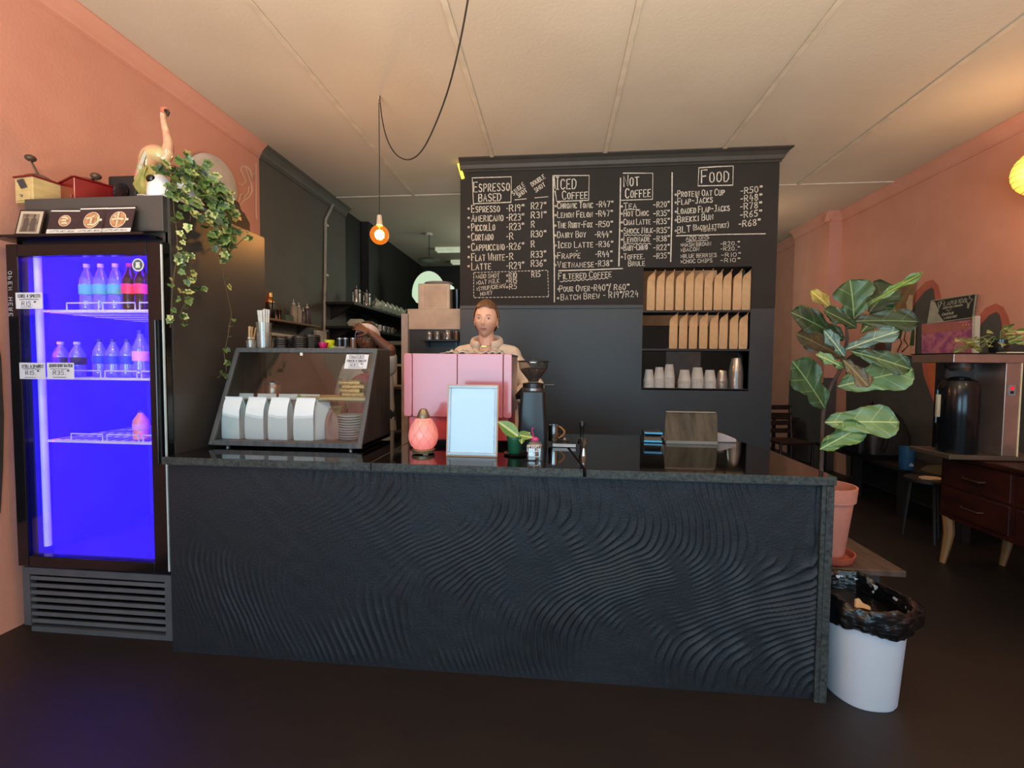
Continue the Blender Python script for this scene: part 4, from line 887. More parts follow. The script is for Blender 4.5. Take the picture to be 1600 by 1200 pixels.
bowl('small magenta bowl beside the black lids on the case', 505.5, 2.48, .027, .034, mat('magenta_plastic', '#b4135c', .4))
bowl('small yellow bowl behind the magenta one on the case', 515, 2.55, .030, .052, mat('yellow_plastic', '#d8d320', .4))
bowl('lime green bowl in front of the yellow bowl', 519.5, 2.49, .016, .018, mat('lime_plastic', '#a8d028', .4))
for i, px in enumerate((530, 539, 551)):
    t = thing('steel_beaker', ('dark steel beaker nearest the yellow bowl on the case','middle dark steel beaker on the display case','brown glass jar beside the steel beakers on the case')[i], 'beaker', (ctop(px, 2.53), 2.54, ZD), 0)
    MB().lathe([(.016, 0), (.017, .05), (.017, .062)], n=16).build('beaker_body', mat('black_steel', '#1a1918', .2) if i < 2 else mat('amber_jar', '#5f3d25', .2), t, smooth=True)
    MB().lathe([(.0175, .056), (.0175, .064)], n=16).build('rim', m_steel, t, smooth=True)
o = tag(MB().box(0, .075, -.05, .03, 0, .012).build('clear_tray', glass('clear_plastic', '#e8ebe8', .12, .08, .18, '#c9c4bb'), bevel=.002), 'low clear plastic tray beside the lime bowl on the case', 'tray'); o.location = (ctop(526, 2.5), 2.50, ZD)

# ================================================================== SHELF ON THE CHARCOAL WALL
pa = PX(402, 497, XL+.003); pb = PX(489, 507.5, XL+.12)
sh = thing('wall_shelf', 'narrow wooden shelf with bar tools on the charcoal wall', 'shelf', (XL+.003, pa.y, 1.80))
MB().box(XL+.003, XL+.17, pa.y-.15, 4.88, 1.79, 1.808).build('board', mat('shelf_oak', '#7a5a3a', .5, scale=6, stretch=(1,8,1)), sh, world=True)
for y in (4.15, 4.70): MB().prism([(0,0),(.12,0),(0,-.09)], lambda u, v, k: (XL+.003+u, y+k, 1.79+v), -.01, .01).build('bracket', mat('bracket_brown', '#3c2f24', .6), sh, world=True)  # brackets in one plain dark brown
ZS = 1.808
def ws(px, x=XL+.09): return PX(px, 495, x).y
t = thing('cocktail_shaker', 'black cocktail shaker with copper top on the wall shelf', 'shaker', (XL+.09, ws(422), ZS))
MB().lathe([(.032, 0), (.034, .004), (.042, .15), (.040, .155)], n=24).build('cup', mat('shaker_black', '#17120f', .25), t, smooth=True)
m_cop = mat('copper', '#c58c5c', .2, metal=1)
MB().lathe([(.041, .155), (.040, .175), (.028, .200), (.022, .205)], n=24).build('strainer_top', m_cop, t, smooth=True)
MB().lathe([(.021, .205), (.020, .245), (.010, .25)], n=20).build('cap', m_cop, t, smooth=True)
for i, px in enumerate((432, 438)):
    t = thing('jigger', ('short copper jigger beside the cocktail shaker','short copper jigger beside the green box')[i], 'jigger', (XL+.08, ws(px), ZS)); MB().lathe([(.020, 0), (.014, .05), (.014, .055), (.022, .10)], n=18).build('double_cup', mat('jigger_dark', '#5d483a', .2, metal=.9), t, smooth=True)
o = tag(MB().box(-.05, .05, -.07, .07, 0, .065).build('green_box', mat('green_carton', '#4b5a4a', .6), bevel=.004), 'dull green box between the jiggers and pump bottles', 'box'); o.location = (XL+.08, ws(449)-.02, ZS)
def pump(label, px, h_, r_, m, x=XL+.09):
    t = thing('pump_bottle', label, 'bottle', (x, ws(px, x), ZS)); MB().lathe([(r_*.95, 0), (r_, .005), (r_, h_*.68), (r_*.5, h_*.78), (r_*.42, h_*.80)], n=18).build('body', m, t, smooth=True)
    c = MB().lathe([(r_*.45, h_*.80), (r_*.45, h_*.87), (r_*.15, h_*.88), (r_*.15, h_)], n=12).build('pump_head', m_white, t, smooth=True)
    MB().tube([(0, 0, h_), (.01, -.015, h_), (.016, -.03, h_-.008)], .005, 6).build('spout', m_white, c, smooth=True)
m_syr = mat('syrup_pale', '#9a928a', .35); m_syr2 = mat('syrup_purple', '#4c434a', .3)
pump('tall pale pump bottle beside the green box', 459, .235, .034, m_syr); pump('pale pump bottle, middle one of the shelf', 467, .215, .030, m_syr)
pump('slim dark pump bottle in front of the purple one', 474, .17, .022, m_syr2, XL+.11); pump('dark purple pump bottle at the shelf\'s far end', 480, .225, .036, m_syr2)

# ================================================================== COUNTER ITEMS
m_mpink = mat('machine_pink', '#b8686f', .25, col2='#b3626a', coat=.5, scale=2); m_mpink2 = mat('machine_red_pink', '#c9505a', .3, coat=.3)
MY = 2.40
a = PY(631, 655, MY); b = PY(800, 553, MY)
mx0, mx1, mz1 = a.x, b.x, b.z; mzm = PY(715, 652, MY).z
em = thing('espresso_machine', 'large pink two-group espresso machine seen from behind', 'espresso machine', ((mx0+mx1)/2, MY+.26, ZT))
W_ = (mx1-mx0)
def rrect(x0, x1, z0, z1, r, n=4):
    pts = []
    for cx, cz, a0 in ((x1-r, z0+r, -90), (x1-r, z1-r, 0), (x0+r, z1-r, 90), (x0+r, z0+r, 180)):
        for i in range(n+1): t_ = radians(a0+90*i/n); pts.append((cx+r*cos(t_), cz+r*sin(t_)))
    return pts
for x0, x1, nm in ((mx0, mx0+.045, 'left'), (mx0+.048, mx0+.048+(W_-.096)*.5-.001, ''), (mx0+.048+(W_-.096)*.5+.001, mx1-.048, ''), (mx1-.045, mx1, '')):
    r = .012 if (x1-x0) < .06 else .003
    MB().prism(rrect(x0, x1, mzm, mz1, r), lambda u, v, t: (u, t, v), MY, MY+.02).build('back_panel', m_mpink, em, bevel=.003, world=True)
MB().box(mx0+.02, mx1-.02, MY+.022, MY+.44, ZT+.03, mzm).build('lower_body', m_mpink2, em, bevel=.006, world=True)
MB().box(mx0+.01, mx1-.01, MY+.021, MY+.47, mzm, mz1-.01).build('upper_body', mat('machine_side', '#b9a39a', .3, metal=.3), em, bevel=.01, world=True)
MB().box(mx0+.01, mx1-.01, MY+.03, MY+.50, mz1-.012, mz1).build('cup_tray', m_steel, em, world=True)
MB().box(mx0+.06, mx1-.06, MY+.40, MY+.52, ZT+.02, ZT+.07).build('drip_tray', m_steel, em, world=True)
for x in (mx0+.16, mx1-.16):
    g = MB().cone((x, MY+.50, mzm+.06), (x, MY+.50, mzm-.01), .035, .03).build('group_head', m_steel, em, world=True, smooth=True)
    MB().tube([(x, MY+.50, mzm-.02), (x, MY+.66, mzm-.03)], .012, 8).build('portafilter', m_blk, g, world=True)
for x in (mx0+.05, mx1-.05):
    for y in (MY+.05, MY+.42): MB().lathe([(.02, 0), (.022, .03)], c=(x-em.location.x, y-em.location.y, 0), n=12).build('foot', m_blk, em)
# cloth on the machine
def cloth(label, x0, x1, y0, y1, z, h, seed, m, name='cloth'):
    r_ = random.Random(seed); nx, ny = 22, 8; vs = []; fs = []
    for i in range(nx):
        for j in range(ny):
            u, v = i/(nx-1), j/(ny-1); e = min(1, 5*min(u, 1-u))*min(1, 4*min(v, 1-v)+.3)
            vs.append((x0+(x1-x0)*u, y0+(y1-y0)*v+.004*sin(u*31), z+.002+h*e*(.55+.3*sin(u*19+seed)+.25*sin(u*41+v*7))))
    fs = [(i*ny+j, (i+1)*ny+j, (i+1)*ny+j+1, i*ny+j+1) for i in range(nx-1) for j in range(ny-1)]
    o = MB().add(vs, fs).build(name, m, smooth=True, fix=False, loc=((x0+x1)/2, (y0+y1)/2, z)); s_ = o.modifiers.new('t', 'SOLIDIFY'); s_.thickness = .002; s_.offset = 1
    return tag(o, label, 'cloth')
m_cloth = mat('grey_cloth', '#b3aca2', .85, bump=.2)
cloth('pale grey cloth bunched along the espresso machine\'s top near the barista', PY(688,552,MY+.06).x, PY(742,552,MY+.06).x, MY+.05, MY+.20, mz1, .022, 2, m_cloth)
cloth('pale folded cloth on the espresso machine top under the necklace', PY(752,552,MY+.06).x, PY(787,552,MY+.06).x, MY+.07, MY+.2, mz1, .024, 5, m_cloth)

# aroma diffuser
q = PZ(657, 711, ZT)
t = thing('aroma_diffuser', 'glowing pink egg-shaped aroma diffuser with bronze cap', 'diffuser', (q.x, q.y+.05, ZT))
m_bronze = mat('bronze_satin', '#8d8168', .35, metal=.7)
MB().lathe([(.048, .004), (.055, .006), (.058, .02), (.052, .026)], n=28).build('base', m_bronze, t, smooth=True)
for i in range(3): MB().box(-.012, .012, -.006, .006, 0, .006).xf(Matrix.Rotation(i*2.1+.5, 4, 'Z') @ Matrix.Translation((0, -.042, 0))).build('foot', m_bronze, t)
gm_ = bpy.data.materials.new('frosted_glow'); gm_.use_nodes = True; nt = gm_.node_tree; b_ = nt.nodes['Principled BSDF']
b_.inputs['Base Color'].default_value = lin('#e39a94'); b_.inputs['Roughness'].default_value = .25; b_.inputs['Emission Color'].default_value = lin('#ff6a5a')
tc = nt.nodes.new('ShaderNodeTexCoord'); sp = nt.nodes.new('ShaderNodeSeparateXYZ'); nt.links.new(tc.outputs['Object'], sp.inputs[0])
mr = nt.nodes.new('ShaderNodeMapRange'); mr.inputs[1].default_value = .02; mr.inputs[2].default_value = .16; mr.inputs[3].default_value = .62; mr.inputs[4].default_value = .10
nt.links.new(sp.outputs['Z'], mr.inputs[0]); nt.links.new(mr.outputs[0], b_.inputs['Emission Strength'])
egg = [(.046, .026), (.060, .04), (.0715, .07), (.074, .09), (.070, .115), (.058, .145), (.044, .168), (.030, .178)]
MB().lathe(egg, n=36).build('glass_globe', gm_, t, smooth=True)
mb = MB()
def er(z):
    for (r0, z0), (r1, z1) in zip(egg, egg[1:]):
        if z0 <= z <= z1: return r0+(r1-r0)*(z-z0)/(z1-z0)
    return .03
for s_ in (1, -1):
    for k in range(10):
        mb.tube([((er(z)+.0004)*cos(k*2*pi/10+s_*(z-.03)*9.2), (er(z)+.0004)*sin(k*2*pi/10+s_*(z-.03)*9.2), z) for z in [.03+i*.0125 for i in range(12)]], .0008, 4)
tag(mb.build('lattice_lines', mat('lattice', '#c78078', .5), t), kind='stuff')
MB().lathe([(.032, .176), (.033, .180), (.024, .205), (.016, .220), (.010, .222), (.008, .216)], n=28).build('cap', m_bronze, t, smooth=True)

# picture frame with printed sheet
q0 = PZ(697, 712, ZT); q1 = PZ(777, 714, ZT); fy = (q0.y+q1.y)/2; fw_ = q1.x-q0.x; fh_ = PY(738, 601, fy).z-ZT
t = thing('picture_frame', 'upright silver picture frame with pale printed notice', 'picture frame', ((q0.x+q1.x)/2, fy, ZT)); t.rotation_euler = (radians(-6), 0, 0)
m_sil = mat('frame_silver', '#9aa7b2', .35, metal=.2); m_wd = mat('frame_wood_edge', '#c39a6c', .5)
mb = MB(); hw = fw_/2; e = .018
for a_, b_2 in (((-hw, 0), (hw, 0)), ((-hw, fh_-e), (hw, fh_-e))): mb.box(a_[0]+.004, b_2[0]-.004, -.006, .006, a_[1]+.004*(a_[1] == 0), a_[1]+e-.004*(a_[1] > 0))
mb.box(-hw+.004, -hw+e, -.006, .006, e, fh_-e).box(hw-e, hw-.004, -.006, .006, e, fh_-e)
mb.build('frame', m_sil, t, bevel=.002)
MB().box(-hw, hw, -.003, .010, 0, .004).box(-hw, hw, -.003, .010, fh_-.004, fh_).box(-hw, -hw+.004, -.003, .01, 0, fh_).box(hw-.004, hw, -.003, .01, 0, fh_).build('wood_edging', m_wd, t)
MB().box(-hw+.01, hw-.01, .001, .004, .01, fh_-.01).build('printed_sheet', mat('notice_paper', '#94a4ae', .6, col2='#8fa0aa'), t)
mb = MB(); st = []
for s_, z, w_2 in (('OUR NEW', .80, .16), ('OPENING HOURS', .735, .36), ('MON TO SUN', .69, .22)): st += lettering(s_, -hw*w_2*1.6, fh_*z, hw*w_2*1.6, fh_*z, .008, (0, 1))
st += [[(-hw*.72, fh_*.12), (-hw*.72, fh_*.9), (hw*.72, fh_*.9), (hw*.72, fh_*.12), (-hw*.72, fh_*.12)]]
ribbons(mb, lambda u, v: (u, .0004, v), st, .0012); mb.build('print', mat('faint_print', '#8fa3b0', .7), t, fix=False)
MB().box(-hw+e, hw-e, -.004, -.002, e, fh_-e).build('glass_pane', glass('frame_glass', '#ffffff', .045, .0), t)
MB().prism([(.0, .0), (.09, .0), (.005, .17)], lambda u, v, k: (k, u+.01, v), -.02, .02).build('easel_back', m_blk, t)

# small plant in green pot with dark saucer
q = PZ(803, 712, ZT)
o = tag(MB().lathe([(.05, 0), (.062, .004), (.064, .010), (.058, .010), (.05, .005)], n=28).build('saucer', m_blk, smooth=True, loc=None), 'flat black saucer under the small green plant pot', 'saucer'); o.location = (q.x+.01, q.y+.03, ZT)
t = thing('potted_plant', 'small broad-leaved plant in dark green plastic pot', 'plant', (q.x, q.y+.03, ZT+.006))
MB().lathe([(.027, 0), (.030, .004), (.038, .072), (.041, .073), (.041, .084), (.036, .084), (.034, .07)], n=24, cap1=False).build('pot', mat('green_plastic', '#17543a', .35), t, smooth=True)
MB().lathe([(.01, .07), (.035, .07)], n=16).build('soil', mat('soil', '#2a211c', .95, bump=.5), t)
pl_m = leaf_mesh('leaf', [(u*.1, v*.1) for u, v in ((0,.01),(.1,.14),(.25,.24),(.45,.28),(.65,.24),(.85,.12),(1,0))], veined('philodendron_leaf', '#7d9a4e', '#c9cf8a', '#4f7a35', .3, 60), .25)
for bx, bz, tx, tz, ty in ((810,682, 777,658, -.02), (812,680, 833,684, -.03), (815,680, 815,694, -.05), (806,684, 829,676, .02)):
    P0 = Vector(PY(bx, bz, q.y+.03))-t.location; P1 = Vector(PY(tx, tz, q.y+.03+ty))-t.location
    MB().tube([(0, 0, .07), P0*.6+Vector((0,0,.03)), P0], .0025, 6).build('stem', mat('green_stem', '#6f8a45', .5), t, smooth=True)
    o = bpy.data.objects.new('leaf', pl_m); COL.objects.link(o); o.parent = t; place(o, P0, P1, (.2, -1, .6), .1)
# tips jar
q = PZ(835, 720, ZT)
t = thing('tip_jar', 'square glass tip jar with pink flamingo stirrer', 'jar', (q.x, q.y+.03, ZT))
MB().rings([[Vector((x, y, z)) for x, y in rrect(-w_, w_, -w_, w_, .008, 3)] for w_, z in ((.028, 0), (.034, .004), (.035, .07), (.030, .078), (.021, .084), (.021, .094))], cap1=False).build('glass_body', glass('jar_glass', '#e9ebe4', .14, .02, .12, '#b5aea4'), t, smooth=True)
for i in range(6):
    MB().box(-.025, .025, -.013, .013, 0, .001).xf(Matrix.Translation((.004*(i-3), -.012+.006*i, .018+.009*i)) @ Matrix.Rotation(1.2*i, 4, 'Z') @ Matrix.Rotation(.5*(i % 2)-.2, 4, 'X')).build('banknote', mat('note_paper', '#9a8577', .7, col2='#7d6a60', scale=30), t)
mb = MB(); ribbons(mb, lambda u, v: (u, -.0358, v), lettering('TIPS', -.030, .048, .014, .049, .020, (0, 1))+[[(-.033, .044), (-.034, .072), (.019, .073), (.018, .046), (-.008, .042), (-.03, .044)], [(-.006, .042), (.002, .012)], [(-.02, .022), (.02, .020)]], .003); mb.build('lettering', m_white, t, fix=False)
m_hot = mat('hot_pink', '#c92f76', .3)
o = tag(MB().tube([(0,0,.0),(.002,0,.06),(-.004,0,.09),(-.010,0,.118),(-.006,0,.128),(-.001,0,.122)], [.003,.003,.003,.003,.004,.0015], 8).ball((.004, 0, .072), .018, .010, .012, n=12, m=8).build('flamingo_stirrer', m_hot, smooth=True), 'bright pink flamingo drink stirrer standing in the tip jar', 'stirrer'); o.location = (q.x-.004, q.y+.03, ZT+.022)
# grinder
q = PZ(834, 690, ZT); gx, gy = PY(833, 620, 2.50).x, 2.50
t = thing('coffee_grinder', 'tall black coffee grinder with clear bean hopper', 'grinder', (gx, gy, ZT))
sc_g = lambda v: PY(834, v, gy).z-ZT
m_gb = mat('grinder_black', '#19191b', .35, col2='#151517')
MB().rings([[Vector((x, y, z)) for x, y in rrect(-w_, w_, -w_*1.1, w_*1.1, .02, 3)] for w_, z in ((.078, 0), (.080, .01), (.076, .10), (.066, sc_g(612)), (.060, sc_g(610)))]).build('housing', m_gb, t, smooth=True)
MB().lathe([(.060, sc_g(611)), (.061, sc_g(606)), (.055, sc_g(605))], n=28).build('steel_ring', m_steel, t, smooth=True)
MB().lathe([(.058, sc_g(605)), (.058, sc_g(599)), (.04, sc_g(598))], n=28).build('collar', m_gb, t, smooth=True)
hz = [(.028, sc_g(600)), (.03, sc_g(594)), (.055, sc_g(585)), (.078, sc_g(575)), (.083, sc_g(566))]
MB().lathe(hz, n=32, cap0=False, cap1=False).build('hopper', glass('smoked_plastic', '#d9d4cf', .12, .03, .10, '#8d857c'), t, smooth=True)
MB().lathe([(.01, sc_g(597)), (.027, sc_g(595)), (.052, sc_g(585.5)), (.072, sc_g(577.5)), (.055, sc_g(575.5)), (.02, sc_g(574))], n=28).build('bean_fill', mat('bean_brown', '#3a211a', .35, col2='#160c0a', scale=90, bump=1.0, bscale=110, lo=.45, hi=.55), t, smooth=True)
bean = MB().ball((0, 0, 0), .006, .0042, .0035, n=8, m=5).mesh('bean', mat('bean_single', '#4a2c22', .3)); rb = random.Random(2)
for i in range(60):
    a_ = rb.uniform(pi, 2*pi); f_ = rb.random(); r_ = .055+.018*f_; zz = sc_g(584)+(sc_g(577)-sc_g(584))*f_
    o = bpy.data.objects.new('bean', bean); COL.objects.link(o); o.parent = t; o.location = (r_*.97*cos(a_), r_*.97*sin(a_), zz); o.rotation_euler = (rb.uniform(0, 3), rb.uniform(0, 3), rb.uniform(0, 3))
MB().lathe([(.084, sc_g(566)), (.087, sc_g(565.5)), (.087, sc_g(563.8)), (.02, sc_g(562.5)), (.018, sc_g(561))], n=32).build('hopper_lid', m_gb, t, smooth=True)
MB().tube([(.05, 0, sc_g(601)), (.115, .0, sc_g(600.5))], .003, 6).build('lever', m_steel, t)
MB().bar((-.045, -.03, sc_g(608)), (-.09, .05, sc_g(622)), .03, .03).build('dosing_spout', m_gb, t, bevel=.005)
# milk pitcher on scale
q = PZ(880, 699, ZT)
t = thing('coffee_scale', 'flat black coffee scale with silver front edge', 'scale', (q.x+.005, q.y+.06, ZT))
MB().box(-.065, .065, -.06, .075, 0.002, .018).build('body', m_blk, t, bevel=.003)
MB().box(-.062, .062, -.066, -.060, .003, .019).build('front_edge', mat('edge_silver', '#aeb9c0', .3), t)
MB().box(-.06, .06, -.02, .07, .018, .020).build('weighing_plate', m_blk, t, bevel=.001)
qz = ZT+.02
t = thing('milk_pitcher', 'steel milk pitcher with cane-wrapped handle on the scale', 'pitcher', (PY(865, 680, q.y+.09).x, q.y+.09, qz))
MB().lathe([(.028, 0), (.030, .004), (.027, .06), (.029, .088), (.027, .088), (.025, .06), (.02, .01)], n=24).build('body', mat('bright_steel', '#b9b8b4', .14, metal=1), t, smooth=True)
hp = [(.026+.030*sin(pi*i/8)+.004, 0, .082-.066*i/8) for i in range(9)]
hd = MB().tube(hp, .0045, 8).build('handle', mat('cane', '#a8743c', .5), t, smooth=True)
for i in range(1, 8): p_ = Vector(hp[i]); MB().lathe([(.0062, -.002), (.0066, 0), (.0062, .002)], n=8).xf(Matrix.Translation(p_)).build('cane_wrap', mat('cane', '#a8743c', .5), hd)
t = thing('knock_lid', 'small dark dish with steel centre behind the milk pitcher', 'dish', (PY(882, 683, q.y+.12).x, q.y+.10, qz))
MB().lathe([(.026, 0), (.028, .004), (.012, .008), (.009, .016), (.004, .017)], n=24).build('dish', m_steel, t, smooth=True)
q = PZ(909, 690, ZT)
t = thing('tamper', 'black-handled tamper standing behind the steel jigger', 'tamper', (q.x, q.y, ZT))
MB().lathe([(.024, 0), (.024, .012), (.010, .02), (.009, .07), (.015, .085), (.017, .108), (.010, .12)], n=20).build('handle', mat('tamper_black', '#151414', .3), t, smooth=True)
q = PZ(912, 713, ZT)
t = thing('steel_jigger', 'steel double jigger at the counter seam', 'jigger', (q.x, q.y+.02, ZT))
MB().lathe([(.015, 0), (.010, .035), (.010, .04), (.024, .085), (.022, .085)], n=22).build('double_cup', mat('bright_steel', '#b9b8b4', .14, metal=1), t, smooth=True)
# card reader
q = PZ(1020, 691, ZT); s_ = 1/270
t = thing('card_reader', 'small black card reader with bright blue edges', 'card reader', (q.x, q.y+.03, ZT)); t.rotation_euler = (0, 0, radians(-4))
MB().prism([(-.05, 0), (.05, 0), (.05, .012), (-.05, .012)], lambda u, v, k: (v*0+k, u, v), -.055, .05).build('cradle', m_blk, t, bevel=.003)
MB().prism([(-.05, .012), (.06, .02), (.07, .062), (-.02, .062)], lambda u, v, k: (k, u, v), -.05, .05).build('body', mat('reader_black', '#14161a', .35), t, bevel=.004)
m_cy = mat('cyan_plastic', '#4aa4d8', .35)
MB().box(-.048, .052, -.056, -.030, .052, .060).build('blue_edge', m_cy, t); MB().box(-.05, .05, -.056, -.050, .004, .014).build('blue_edge', m_cy, t)
# slanted wooden stand
q0 = PZ(1040, 693, ZT); q1 = PZ(1119, 694, ZT); ww = q1.x-q0.x
t = thing('wooden_stand', 'dark wooden tablet stand with slanted scratched board', 'stand', ((q0.x+q1.x)/2, q0.y+.03, ZT))
mwd = mat('grey_wood', '#4a453b', .5, col2='#2a2722', scale=5, stretch=(6,1,1), bump=.1, detail=6); zt_ = PY(1080, 645, q0.y+.12).z-ZT
MB().box(-ww/2, ww/2, -.035, .09, 0, .018).build('base', mat('grey_wood_light', '#77756e', .5), t, bevel=.002)
MB().prism([(-.035, .018), (-.022, .018), (.115, zt_), (.105, zt_)], lambda u, v, k: (k*(1+0*v)+(.045*(v-.018)/zt_), u, v), -ww/2-.01, ww/2).build('board', mwd, t, bevel=.001)
MB().bar((-ww/2+.03, .105, zt_+.003), (ww/2+.03, .105, zt_+.003), .012, .006).build('top_edge', mat('edge_tan', '#9a8470', .5), t)
# folded cloth
q = PZ(1133, 692, ZT)
mb = MB().prism([(-.055,.0),(.065,.0),(.073,.010),(.066,.022),(.02,.040),(-.02,.050),(-.060,.046)], lambda u, v, k: (u-.18*(k-.0)*0, k, v), -.035, .06)
o = tag(mb.build('folded_cloth', mat('cloth_pink_grey', '#a89a98', .85, bump=.2), bevel=.006, smooth=True), 'folded pinkish grey cloth beside the wooden stand', 'cloth'); o.location = (q.x, q.y+.05, ZT)

# ================================================================== PARTITION HATCH: bags and cups
ZH1, ZH2, ZH0 = 1.938, 1.563, 1.176
for row_, xs_, zb in (('top', [1017+i*14.7 for i in range(11)], ZH1), ('middle', [1052+i*15.4 for i in range(8)], ZH2)):
    n = len(xs_)
    for i, px in enumerate(xs_):
        x = PY(px, 480 if row_ == 'top' else 540, YW+.09).x
        pos = ('leftmost' if i == 0 else 'rightmost' if i == n-1 else ('second','third','fourth','fifth','sixth','seventh','eighth','ninth','tenth')[i-1]+' from the left') 
        t = pouch('brown kraft coffee bag on the hatch\'s %s shelf, %s' % (row_, pos.replace('leftmost', 'nearest the chalk prices').replace('rightmost', 'nearest the right cheek').replace(' from the left', ' from the barista\'s side')), (x, YW+.09, zb), radians(76+random.uniform(-4, 4)),   .135, .074, .405 if row_ == 'top' else .365, m_kraft, 'kraft coffee bags on the %s hatch shelf' % row_, seed=i*3+n, leany=-.042)
        t.rotation_euler[1] = 0; t.scale = (1, 1, .97+random.random()*.03)
m_cup = mat('paper_cup', '#c9c6c0', .55); m_pcup = glass('clear_cup', '#e5e2dd', .16, .1, .35, '#a39e98')
cup_me = None
def cups(px, n, h_, r_, m, desc, y=YW+.08, tall=.0):
    x = PY(px, 606, y).x; base = None
    for i in range(n):
        lab = nth(i, n, 'cup of the %s' % desc)
        if base is None:
            base = thing('paper_cup' if m is m_cup else 'plastic_cup', lab, 'cup', (x, y, ZH0), 0, desc)
            MB().lathe([(r_*1.04, 0), (r_*1.04, .007), (r_, .008), (r_*.68, h_), (r_*.64, h_)], n=24).build('cup_shell', m, base, smooth=True)
            MB().lathe([(r_*1.03, -.001), (r_*1.07, .002), (r_*1.07, .006), (r_*1.03, .008)], n=24, cap0=False, cap1=False).build('rolled_rim', m, base, smooth=True)
        else: dup(base, (x, y, ZH0+i*.0165), 0, lab)
    return base
def H(v, y=YW+.08): return PY(1050, v, y).z-ZH0
for px, top, r_, m, d in ((1013.5, 577, .052, m_cup, 'white stack nearest the barista in the hatch'), (1029.5, 575, .053, m_cup, 'second white stack from the barista in the hatch'), (1045, 568.5, .053, m_cup, 'tallest white stack in the hatch'),
                     (1069, 577, .061, m_cup, 'white stack just after the hatch gap'), (1089, 575, .061, m_cup, 'white stack in the hatch before the grey panel'), (1108.5, 577, .059, m_cup, 'last white stack before the clear cups'),
                     (1127.5, 578, .056, m_pcup, 'shorter clear stack in the hatch'), (1149, 558, .066, m_pcup, 'tall clear stack at the hatch\'s end')):
    tot = H(top); ch = min(.135, tot*.62); cups(px, max(2, int(round((tot-ch)/.0165))+1), ch, r_, m, d)
# behind the hatch
tag(MB().box(1.39, 1.80, 5.9, 5.95, 0.0, 1.62).build('grey_panel', mat('grey_board', '#77736f', .6)), 'plain grey panel standing behind the hatch cups', 'panel')
struct(MB().box(.45, 2.3, 6.9, 7.0, 1.98, ZC).build('trim_9', mat('pale_board', '#a18d78', .7)))

# ================================================================== BACK ROOM
bp_ = PY(637, 515, 4.72); 
p0 = PY(637.5, 483, 4.72); p1 = PY(720, 515, 4.72)
pw_ = thing('service_unit', 'white-topped dark service unit joined to the chalkboard partition', 'cabinet', ((p0.x+X0)/2, 4.74, 0))
MB().box(p0.x+.01, X0-.002, 4.72, 5.0, 0, p1.z).build('dark_body', m_slate, pw_, world=True)
MB().box(p0.x, X0-.002, 4.70, 5.02, p1.z, p0.z).build('white_top_box', mat('cream_panel', '#c3b09b', .5), pw_, world=True, bevel=.004)
a = PY(627, 490, 4.66); b = PY(637, 490, 4.66)
o = struct(MB().box(a.x, b.x, 4.66, 4.72, 0, a.z).build('trim_8', mat('cream_post', '#b3a8a2', .5)))
a = PY(653, 483, 4.76); b = PY(703, 441, 4.76)
t = thing('white_appliance', 'small cream square appliance on top of the service unit', 'appliance', ((a.x+b.x)/2, 4.86, p0.z))
w2 = (b.x-a.x)/2; hh = b.z-a.z-.005
MB().box(-w2, w2, -.10, .12, 0, hh).build('housing', mat('cream_metal', '#cdb9a4', .4), t, bevel=.012)
MB().prism(rrect(-w2*.62, w2*.78, hh*.1, hh*.9, .01), lambda u, v, k: (u, k, v), -.104, -.10).build('front_door', mat('cream_door', '#c0ab95', .4), t)
MB().lathe([(w2*.3, 0), (w2*.85, .012), (w2*.9, .016), (w2*.2, .008)], n=26).build('dish', m_white, None, smooth=True).location = (t.location.x+.03, 4.86, p0.z+hh)
tag(bpy.data.objects['dish.003'] if False else COL.objects[-1], 'flat white plate lying on the cream appliance', 'plate'); COL.objects[-1].name = 'plate'
# small glass shelf
a = PY(660, 531, 4.62); b = PY(718, 534, 4.62)
t = thing('glass_shelf', 'small dark shelf carrying glasses below the white-topped unit', 'shelf', ((a.x+b.x)/2, 4.63, a.z))
MB().box(a.x-t.location.x, b.x-t.location.x, -.07, .09, -.015, 0).build('board', mat('shelf_black', '#1c1a19', .5), t)
for x in (a.x+.05, b.x-.05): MB().box(x-t.location.x-.008, x-t.location.x+.008, .06, .09, -.07, -.015).build('bracket', m_blk, t)
m_gls = glass('tumbler_glass', '#e8e4de', .14, .03, .25, '#b0a79c')
for i, (px, r_, h_, m, lab) in enumerate(((671, .030, .085, m_gls, 'glass jar at the small shelf\'s free end'), (683, .031, .085, m_gls, 'second glass jar on the small shelf'), (699, .045, .095, m_gls, 'wide clear glass bowl on the small shelf'), (713, .026, .085, mat('amber_jar', '#5f3d25', .2), 'dark brown jar beside the chalkboard partition'))):
    t = thing('glass_jar', lab, 'jar', (PY(px, 530, 4.64).x, 4.64, a.z))
    MB().lathe([(r_*.8, 0), (r_, .006), (r_, h_*.8), (r_*.9, h_)], n=20, cap1=False).build('glass_body', m, t, smooth=True); MB().lathe([(r_*1.03, h_*.93), (r_*1.03, h_), (r_*.8, h_+.004)], n=20).build('rim', m_steel, t, smooth=True)
